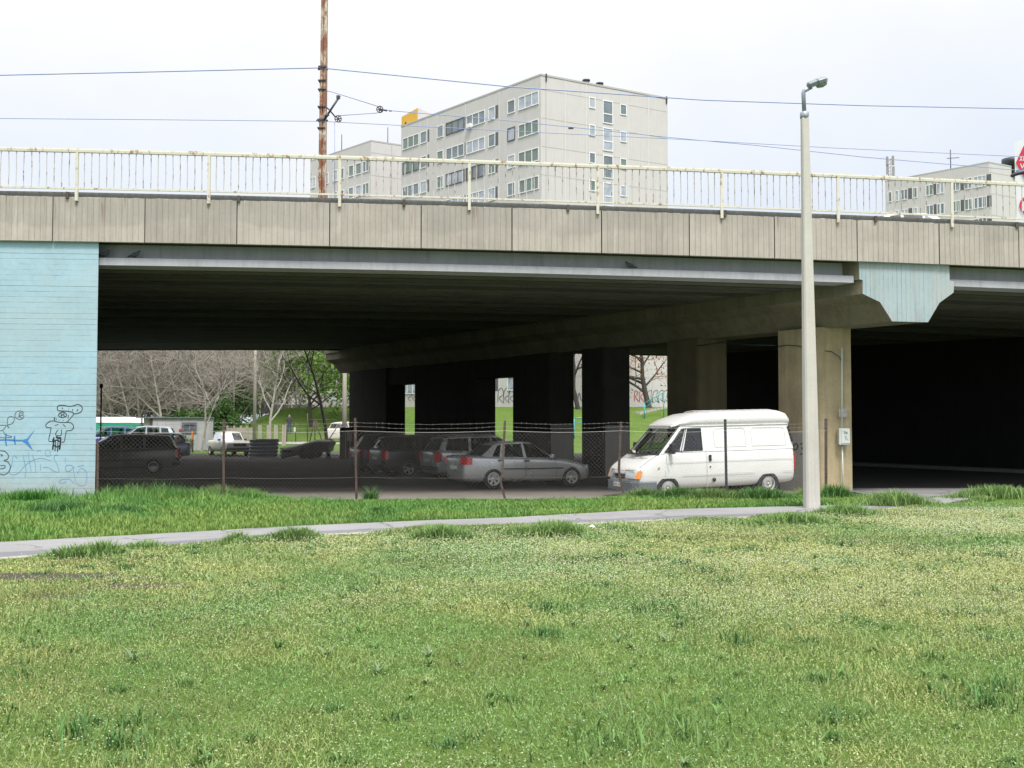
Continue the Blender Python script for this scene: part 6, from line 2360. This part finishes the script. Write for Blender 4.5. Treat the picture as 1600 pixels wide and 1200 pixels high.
# concrete panel fence and single concrete posts
YF = 74.5
cf_ = thing('concrete_panel_fence', 'low fence of grey concrete slabs and posts behind the white saloon car', 'fence', (at(355, 690, YF).x, YF, 0))
for a_, b_ in ((355.5, 366), (366, 376.5), (376.5, 386), (386, 395)):
    xa, xb = at(a_, 690, YF).x, at(b_, 690, YF).x
    zg = gz1(xa, YF)
    mb = MB()
    for k in range(3):
        mb.box(((xa + xb) / 2, YF, zg + .25 + k * .44), (xb - xa - .06, .08, .42))
    mb.build('slab_panel', M['fenceconc'], cf_, True, bevel=.01)
    mb = MB()
    mb.box((xa, YF - .06, zg + .72), (.12, .14, 1.56))
    mb.build('post', M['fenceconc'], cf_, True, bevel=.01)
for i, px in enumerate((404.5, 407.5, 418, 420.5, 429.5, 432.5, 442, 445.5)):
    Yp_ = 75 + (i % 3) * .6
    q = at(px, 690, Yp_)
    zg = gz1(q.x, Yp_)
    zt_ = at(px, 664, Yp_).z
    mb = MB()
    mb.hexa([(q.x - .07, Yp_ - .07, zg - .1), (q.x + .07, Yp_ - .07, zg - .1), (q.x + .07, Yp_ + .07, zg - .1), (q.x - .07, Yp_ + .07, zg - .1)], [(q.x - .055, Yp_ - .055, zt_), (q.x + .055, Yp_ - .055, zt_), (q.x + .055, Yp_ + .055, zt_), (q.x - .055, Yp_ + .055, zt_)])
    tag(mb.build('concrete_post', M['fenceconc'], bevel=.01), 'bare concrete fence post in the open row on the grass beyond the bridge', 'post', 'bare concrete fence posts')
# iron frame of thin dark posts near the cabinet
ir = thing('iron_frame', 'thin rusty iron frame of posts and braces left of the brown cabinet', 'frame', (at(490, 690, 70).x, 70, 0))
zt_ = at(490, 656.5, 70).z
for nm, seg in (('post', [(462, 690), (462, 660)]), ('post', [(480.5, 690), (480.5, 646)]), ('post', [(492, 692), (492, 655)]), ('post', [(448, 690), (448, 660)]), ('brace', [(484, 690), (491, 657)]), ('brace', [(503, 690), (494, 657)]), ('top_rail', [(482, 656), (522, 656.5)]), ('brace', [(512, 690), (530, 662)])):
    mb = MB()
    mb.tube([at(seg[0][0], seg[0][1], 70), at(seg[1][0], seg[1][1], 70)], .035, 5)
    mb.build(nm, M['rustpost'], ir, True)
mb = MB()
q = at(460.5, 671, 69.9)
mb.box(q, (.13, .02, .30))
mb.build('white_plate', M['plate'], ir, True)
# corrugated sheets stack
YS = 58
cs = thing('corrugated_sheet_stack', 'leaning stack of corrugated zinc sheets right of the white saloon car', 'sheet stack', (at(414, 712, YS).x, YS, -.3))
def corr(mb, x0, x1, y, z0, z1, n, amp, tilt=0.0):
    vs = []
    m_ = n * 8
    for k in range(m_ + 1):
        z_ = z0 + (z1 - z0) * k / m_
        o_ = amp * math.cos(2 * PI * n * k / m_)
        vs += [(x0, y - o_ + tilt * k / m_, z_), (x1, y - o_ + tilt * k / m_ - .15, z_)]
    mb.add(vs, [(2 * k, 2 * k + 1, 2 * k + 3, 2 * k + 2) for k in range(m_)], 0, True)
a_, b_ = at(388, 712, YS), at(434, 712, YS)
mb = MB(); corr(mb, a_.x, b_.x, YS, -.28, at(410, 687.5, YS).z, 5, .07, .25)
o = mb.build('sheet', M['zinc'], cs, True, fixn=False)
sm = o.modifiers.new('t', 'SOLIDIFY'); sm.thickness = .012
a_, b_ = at(396, 712, YS), at(432, 712, YS)
mb = MB(); corr(mb, a_.x, b_.x + .05, YS + .22, -.28, at(410, 686, YS).z, 5, .06, .25)
o = mb.build('sheet', M['zinc'], cs, True, fixn=False)
sm = o.modifiers.new('t', 'SOLIDIFY'); sm.thickness = .012
a_, b_ = at(436, 712, YS - 1), at(449, 712, YS - 1)
mb = MB(); corr(mb, a_.x, b_.x, YS - 1, -.28, at(440, 699, YS).z, 3, .06, .3)
o = mb.build('sheet', M['zinc'], cs, True, fixn=False)
sm = o.modifiers.new('t', 'SOLIDIFY'); sm.thickness = .012
# covered trailer
YT = 57.2
def tp(px, py, dy=0): return at(px, py, YT + dy)
tr = thing('covered_trailer', 'low trailer under a dark tarpaulin rising towards its rear, right of the zinc sheets', 'trailer', (tp(480, 715).x, YT, -.3))
prof = [(441, 712, .3), (444, 699, .5), (462, 696, .8), (480, 691.5, 1.0), (500, 686.5, 1.1), (518, 688.5, 1.1), (520.5, 689, 1.0)]
low = [(441, 716), (446, 716), (462, 712), (480, 709), (500, 707), (515, 705), (517, 698)]
rings = []
for (px, py, hw), (lx, ly) in zip(prof, low):
    c_, l_ = tp(px, py), tp(lx, ly)
    rings.append([(l_.x, YT - hw - .08, l_.z), (c_.x, YT - hw, c_.z - .12), (c_.x, YT - hw * .5, c_.z), (c_.x, YT + hw * .5, c_.z), (c_.x, YT + hw, c_.z - .12), (l_.x, YT + hw + .08, l_.z)])
mb = MB()
mb.loft(rings, 0, True)
mb.build('tarpaulin', M['tarpdark'], tr, True)
for px in (480, 491):
    for s in (-1, 1):
        q = tp(px, 712)
        mb = MB()
        mb.lathe([(.14, -.1), (.28, -.1), (.30, 0), (.28, .1), (.14, .1)], 18, Matrix.Translation((q.x, YT + s * .95, 0.0)) @ Matrix.Rotation(PI / 2, 4, 'X'))
        mb.build('wheel', M['tyre'], tr, True)
mb = MB()
a_, b_ = tp(445, 711), tp(515, 706)
mb.box(((a_.x + b_.x) / 2, YT, .12), (b_.x - a_.x, 1.6, .12))
mb.tube([tp(513, 706), Vector((tp(513, 706).x, YT, -.3))], .12, 6)
mb.build('chassis', M['under'], tr, True)
# brown cabinet by the pier end
YCb = 56.5
a_, b_ = at(530.5, 718, YCb), at(553, 718, YCb)
cb = thing('steel_cabinet', 'tall rusty brown steel cabinet at the far end of the pier', 'cabinet', (a_.x, YCb, -.3))
zt_ = at(540, 668, YCb).z
mb = MB()
mb.box(((a_.x + b_.x) / 2, YCb + .4, (zt_ - .3) / 2), (b_.x - a_.x, .8, zt_ + .3))
mb.build('case', M['steelbrown'], cb, True, bevel=.015)
mb = MB()
for k in (.42, .72):
    mb.box((a_.x + (b_.x - a_.x) * k, YCb - .02, (zt_ - .3) / 2), (.05, .05, zt_ + .2))
mb.box(((a_.x + b_.x) / 2 + .15, YCb - .01, zt_ - .5), (.28, .03, .5))
mb.build('door_frame', M['galv'], cb, True)
# slender poles beyond
def pole(name, label, px, pyb, pyt, Y, r, m_, cat='pole'):
    q, q2 = at(px, pyb, Y), at(px, pyt, Y)
    zg = gz1(q.x, Y)
    mb = MB()
    mb.tube([(q.x, Y, zg - .2), (q.x, Y, zg + (q2.z - zg) * .5), (q.x, Y, q2.z)], [r, r * .85, r * .7], 8)
    o = mb.build(name, m_)
    return tag(o, label, cat)
pole('white_pole', 'thick white painted pole just left of the far pier end', 538, 690, 500, 69, .17, M['fenceconc'])
pole('lamp_pole', 'slim pale lamp pole among the bare trees behind the concrete posts', 397.5, 690, 480, 72, .13, M['fenceconc'])
q = at(157.5, 660, 44)
mb = MB()
mb.tube([(q.x, 44, -.3), (q.x, 44, at(157, 605, 44).z)], .035, 6)
mb.lathe([(.001, -.1), (.07, -.07), (.08, 0), (.07, .07), (.001, .1)], 10, Matrix.Translation((q.x, 44, at(157, 603, 44).z)))
tag(mb.build('thin_post', M['darksteel']), 'thin dark post with a round knob just right of the blue wall', 'post')
# stair handrails on the bank
def handrail(label, pts, Y):
    r = thing('stair_handrail', label, 'handrail', (at(*pts[0], Y).x, Y, 0))
    mb = MB()
    mb.tube([at(px, py, Y) for px, py in pts], .05, 6)
    mb.tube([at(px, py + 7, Y) for px, py in pts], .035, 6)
    mb.build('rail', M['teal'], r, True)
    for px, py in (pts[0], pts[-1]):
        q = at(px, py, Y)
        mb = MB()
        mb.tube([(q.x, Y, gz1(q.x, Y) - .1), q], .05, 6)
        mb.build('post', M['teal'], r, True)
handrail('sloping teal handrail climbing the bank, seen just left of the white van', [(1007, 630), (1037, 613)], 94)
handrail('short teal handrail low on the bank, seen through the narrow gap between dark piers', [(897, 653), (912, 653)], 88)
p0_, p1_ = on_terrain(993, 646), on_terrain(1036, 637)
stp_ = thing('bank_steps', 'pale concrete steps slanting up the grassy bank below the teal handrail', 'steps', p0_)
for k in range(8):
    p_ = p0_.lerp(p1_, (k + .5) / 8)
    mb = MB()
    mb.box((p_.x, p_.y, p_.z - .08), ((p1_.x - p0_.x) / 8 + .03, 1.1, .36), 0, rz=math.atan2(p1_.y - p0_.y, p1_.x - p0_.x))
    mb.build('step', M['stone'], stp_, True)

# ------------------------------------------------------------------ trees
def grow(seed, H, r0, depth, spread=.9, split=(4, 5, 4, 3), up=.25, base=.25, thin=.0):
    R_ = random.Random(seed)
    out = {'trunk': MB(), 'crown': MB()}
    tips = []
    def br(p, d, L, r, lev):
        n = 4 if lev < 2 else 3
        path, rs_ = [p], [r]
        for k in range(n):
            d = (d + Vector((R_.gauss(0, .13), R_.gauss(0, .13), R_.gauss(0, .10) + up * (.25 if lev else .05)))).normalized()
            p = p + d * L / n
            path.append(p)
            rs_.append(r * (1 - .62 * (k + 1) / n) + thin)
        out['trunk' if lev < 2 else 'crown'].tube(path, rs_, 7 if lev == 0 else (5 if lev == 1 else 3), 0, lev < 2, False)
        if lev >= depth:
            tips.append((path[-1], d))
            return
        m_ = split[min(lev, len(split) - 1)]
        for k in range(m_):
            f = base + (1 - base) * (k + R_.random() * .8) / m_ if lev == 0 else .25 + .75 * (k + R_.random()) / m_
            i = min(int(f * n), n - 1)
            q = path[i].lerp(path[i + 1], f * n - i)
            a_ = R_.random() * 2 * PI
            t0 = d.orthogonal().normalized()
            t1 = d.cross(t0)
            side = t0 * math.cos(a_) + t1 * math.sin(a_)
            dd = (d * (1 - .55 * spread) + side * spread + Vector((0, 0, up * .6))).normalized()
            br(q, dd, L * R_.uniform(.50, .72), rs_[i] * R_.uniform(.45, .62), lev + 1)
        tips.append((path[-1], d))
    br(Vector((0, 0, -.15)), Vector((R_.gauss(0, .05), R_.gauss(0, .05), 1)).normalized(), H, r0, 0)
    return out, tips

def leaf_cloud(tips, seed, per, spread, size):
    R_ = np.random.RandomState(seed)
    T = np.array([tuple(t_[0]) for t_ in tips])
    P = np.repeat(T, per, 0) + R_.randn(len(T) * per, 3) * spread
    n = len(P)
    a = R_.randn(n, 3); a /= np.linalg.norm(a, axis=1)[:, None]
    b_ = np.cross(a, R_.randn(n, 3)); b_ /= np.linalg.norm(b_, axis=1)[:, None]
    s = (size * (.6 + .8 * R_.rand(n)))[:, None]
    V = np.stack([P - a * s, P + b_ * s * .55, P + a * s, P - b_ * s * .55], 1).reshape(-1, 3)
    return V, np.arange(4 * n).reshape(-1, 4)

def tree(name, label, loc, gen, bark, twig, rz=0.0, sc=1.0, leaves=None, leafm=None, group=None):
    r = thing(name, label, 'tree', loc, rz, group)
    r.scale = (sc, sc, sc)
    out, tips = gen
    out['trunk'].build('trunk', bark, r, fixn=False)
    cr = out['crown'].build('crown', twig, r, fixn=False)
    if leaves:
        V, Fq_ = leaf_cloud(tips, *leaves)
        o = np_mesh('leaves', V, Fq_, leafm)
        o.parent = cr
    return r
protos = []
SPL = (11, 6, 5, 4)
specs = [(1, 10.5, .13), (2, 9.5, .105), (3, 11.0, .12), (4, 8.5, .095)]
spots = [  # px, Y, proto, rotation, scale, label
    (315, 69.0, 1, .3, .95, 'bare twin stemmed looking tree in front of the grey hut near its right end'),
    (422, 76.0, 0, 2.1, 1.0, 'bare grey tree rising behind the zinc sheets with long pale limbs'),
    (345, 84.0, 2, 1.0, 1.0, 'bare tree behind the right end of the hut and the green bush'),
    (255, 82.0, 0, 4.0, 1.1, 'bare tree behind the left half of the grey hut'),
    (218, 84.0, 1, 5.0, 1.1, 'bare pale trunked tree left of the hut behind the silver blue van'),
    (208, 88.0, 2, .6, 1.0, 'slim bare tree behind the end of the green covered lorry'),
    (176, 85.0, 3, 2.6, 1.25, 'bare tree behind the green covered lorry close to the blue wall'),
    (285, 95.0, 3, 1.6, 1.4, 'bare brownish tree in the back row above the hut window'),
    (240, 97.0, 2, 3.1, 1.1, 'bare brownish tree in the back row above the left end of the hut'),
    (160, 98.0, 0, 5.5, 1.1, 'bare brownish tree in the back row against the blue wall edge'),
    (195, 103.0, 3, 4.4, 1.5, 'bare brownish tree in the far row above the lorry cab'),
    (315, 104.0, 0, .9, 1.1, 'bare tree in the far row behind the leafy bush'),
    (270, 108.0, 2, 2.0, 1.2, 'bare tree in the farthest row over the middle of the hut'),
    (370, 99.0, 1, 3.6, 1.1, 'bare tree on top of the bank left of the slim lamp pole'),
    (405, 101.0, 3, 5.2, 1.3, 'bare tree on top of the bank between lamp pole and leafy tree'),
    (457, 104.0, 2, 1.2, 1.0, 'bare tree on the bank behind the leafy green tree'),
]
made = {}
for px, Y, k, rz, sc, lab in spots:
    sc *= .78
    X = px_place(px, Y)
    loc = (X, Y, gz1(X, Y))
    if k not in made:
        sd_, H, r0 = specs[k]
        made[k] = tree('bare_tree', lab, loc, grow(sd_, H, r0, 4, .85, SPL, .26, .20, .006), M['barkgrey'], M['twig'], rz, sc, None, None, 'bare trees beyond the bridge')
    else:
        o = copy_tree(made[k])
        o.location = loc
        o.rotation_euler = (0, 0, rz)
        o.scale = (sc, sc, sc)
        o['label'] = lab
# the wood closing the view behind: one mass of twiggy crowns
R_ = random.Random(77)
pv_, pf_ = [], []
src = []
for sd_ in (51, 52, 53):
    out, tips = grow(sd_, 10.5, .10, 3, .8, (16, 9, 7), .3, .12, .010)
    m1 = out['trunk']; m2 = out['crown']
    vv = np.array(m1.v + m2.v)
    ff = [f for f in m1.f if len(f) == 4] + [tuple(i + len(m1.v) for i in f) for f in m2.f if len(f) == 4]
    src.append((vv, np.array(ff)))
o_ = 0
for k in range(64):
    vv, ff = src[k % 3]
    Y = R_.uniform(108, 124)
    X = px_place(R_.uniform(80, 352 if k % 4 else 470), Y)
    a_ = R_.random() * 6.28
    sc = R_.uniform(.55, .85)
    ca, sa = math.cos(a_) * sc, math.sin(a_) * sc
    q = np.stack([vv[:, 0] * ca - vv[:, 1] * sa + X, vv[:, 0] * sa + vv[:, 1] * ca + Y, vv[:, 2] * sc + gz1(X, Y) * 1.0], -1)
    pv_.append(q); pf_.append(ff + o_); o_ += len(q)
tag(np_mesh('distant_wood', np.concatenate(pv_), np.concatenate(pf_), M['twig'], kind='stuff'), 'brown grey mass of leafless wood closing the view behind the hut', 'wood')
# leafy green tree and others
X = px_place(487, 92)
tree('leafy_tree', 'tree in fresh green leaf left of the far pier end', (X, 92, gz1(X, 92)), grow(31, 6.6, .15, 3, .95, (11, 7, 4), .2, .20), M['barkdark'], M['barkdark'], 0, 1.12, (5, 20, .45, .16), M['leafgreen'])
X = px_place(376, 100)
tree('small_leafy_tree', 'small low leafy tree on the bank left of the lamp pole', (X, 100, gz1(X, 100)), grow(33, 2.8, .14, 2, .9, (7, 6), .15, .35), M['barkdark'], M['barkdark'], 0, 1, (6, 22, .40, .15), M['leafdark'])
X = px_place(513, 66)
tree('dark_sapling', 'thin dark forked sapling between the trailer and the white pole', (X, 66, gz1(X, 66)), grow(37, 7.5, .13, 2, .75, (6, 4), .3, .40), M['barkdark'], M['barkdark'], .6)
X = px_place(1015, 98)
tree('brown_leaved_tree', 'large dark tree with withered brown leaves on the bank above the van windscreen', (X, 98, gz1(X, 98)), grow(41, 6.6, .30, 3, .9, (11, 6, 4), .06, .24), M['barkdark'], M['twigrust'], 1.1, 1.0, (7, 5, .40, .11), M['leafrust'])
X = px_place(904, 97)
tree('dark_trunked_tree', 'dark trunked bare tree seen in the narrow gap between the middle piers', (X, 97, gz1(X, 97)), grow(43, 8.5, .24, 3, .8, (10, 6, 4), .2, .25), M['barkdark'], M['twig'], 2.2, 1.0, (8, 2, .3, .10), M['leafdark'])
# bushes
def bush(name, label, px, Y, rx, rz_, n, m_, size=.16, seed=1):
    X = px_place(px, Y)
    zg = gz1(X, Y)
    r = thing(name, label, 'bush', (X, Y, zg))
    R_ = np.random.RandomState(seed)
    cs_ = R_.randn(14, 3) * np.array([rx * .5, .6, rz_ * .16]) + np.array([0, 0, rz_ * .55])
    P = cs_[R_.randint(0, 14, n)] + R_.randn(n, 3) * np.array([rx * .22, .4, rz_ * .20])
    P[:, 2] = np.clip(P[:, 2], .03, None)
    V, Fq_ = leaf_cloud([(p, None) for p in P], seed + 5, 1, .05, size)
    o = np_mesh('foliage', V, Fq_, m_)
    o.parent = r
    mb = MB()
    rr_ = random.Random(seed)
    for k in range(9):
        mb.tube([(rr_.uniform(-.3, .3), 0, -.1), (rr_.uniform(-rx, rx) * .5, rr_.uniform(-.4, .4), rz_ * .6)], [.04, .015], 5)
    mb.build('stem', M['barkdark'], r)
bush('green_bush', 'dense green bush behind the right half of the grey hut', 318, 77.5, 2.4, 2.3, 5200, M['leafdark'], .15, 3)
bush('green_bush', 'green bush at the right end of the hut below the bank', 344, 79.0, 1.1, 2.9, 2600, M['leafdark'], .14, 6)
bush('low_weed_bush', 'low weedy bush at the foot of the hut wall left of the red marked stake', 289, 69.5, .5, .8, 500, M['leafgreen'], .10, 9)

# ------------------------------------------------------------------ person far off
YP = 90
qx = at(452, 680, YP).x
pr = thing('person', 'person in dark jacket and jeans standing on the grass bank beyond the bridge', 'person', (qx, YP, gz1(qx, YP) + .0), rad(200))
def skin_mesh(name, joints, bones, m_, parent, levels=1):
    me = bpy.data.meshes.new(name)
    me.from_pydata([j[0] for j in joints], bones, [])
    o = bpy.data.objects.new(name, me)
    COL.objects.link(o)
    sk = o.modifiers.new('k', 'SKIN')
    sk.use_smooth_shade = True
    for i, j in enumerate(joints):
        me.skin_vertices[0].data[i].radius = j[1] if isinstance(j[1], tuple) else (j[1], j[1])
    me.skin_vertices[0].data[0].use_root = True
    ss = o.modifiers.new('s', 'SUBSURF')
    ss.levels = ss.render_levels = levels
    apply_mods(o)
    o.data.materials.clear()
    for q in (m_ if isinstance(m_, list) else [m_]):
        o.data.materials.append(q)
    o.parent = parent
    return o
J = [((0, 0, .95), (.15, .11)), ((0, 0, 1.15), (.15, .10)), ((0, 0, 1.38), (.17, .11)), ((0, 0, 1.50), (.06, .06)), ((0, .01, 1.60), (.085, .095)), ((0, .01, 1.72), (.075, .085)),
     ((.19, 0, 1.40), .06), ((.24, .02, 1.14), .047), ((.22, .08, .90), .036), ((.21, .10, .82), (.03, .045)),
     ((-.19, 0, 1.40), .06), ((-.25, .02, 1.14), .047), ((-.24, .10, .92), .036), ((-.22, .13, .84), (.03, .045)),
     ((.10, 0, .88), .09), ((.11, .02, .48), .062), ((.12, -.01, .09), .045), ((.13, .14, .04), (.045, .03)),
     ((-.10, 0, .88), .09), ((-.12, .04, .48), .062), ((-.13, .0, .09), .045), ((-.15, .15, .04), (.045, .03))]
Bn = [(0, 1), (1, 2), (2, 3), (3, 4), (4, 5), (2, 6), (6, 7), (7, 8), (8, 9), (2, 10), (10, 11), (11, 12), (12, 13), (0, 14), (14, 15), (15, 16), (16, 17), (0, 18), (18, 19), (19, 20), (20, 21)]
bd = skin_mesh('body', J, Bn, [M['skin'], M['jacket'], M['jeans'], M['hair']], pr, 2)
bd.data.polygons.foreach_set('material_index', [0] * len(bd.data.polygons))
for p_ in bd.data.polygons:
    c_ = p_.center
    if c_.z < .06: p_.material_index = 3
    elif c_.z < .90 and abs(c_.x) < .19: p_.material_index = 2
    elif c_.z < 1.50 and not (c_.z < .90): p_.material_index = 1
    elif c_.z > 1.70 or (c_.z > 1.58 and c_.y < 0): p_.material_index = 3

q = on_ground(925, 829.5, 0)
mb = MB()
rr = random.Random(6)
ring = [Vector((q.x + .05 * math.cos(a_ * .9) + rr.uniform(-.01, .01), q.y + .04 * math.sin(a_ * .9), .03 + rr.uniform(0, .05))) for a_ in range(7)]
mb.add(ring + [Vector((q.x, q.y, .10))], [(k, (k + 1) % 7, 7) for k in range(7)])
lt_ = mb.build('litter', M['plate'], fixn=False)
sm = lt_.modifiers.new('t', 'SOLIDIFY'); sm.thickness = .004
tag(lt_, 'crumpled white scrap of litter in the grass at the near edge of the path', 'litter')
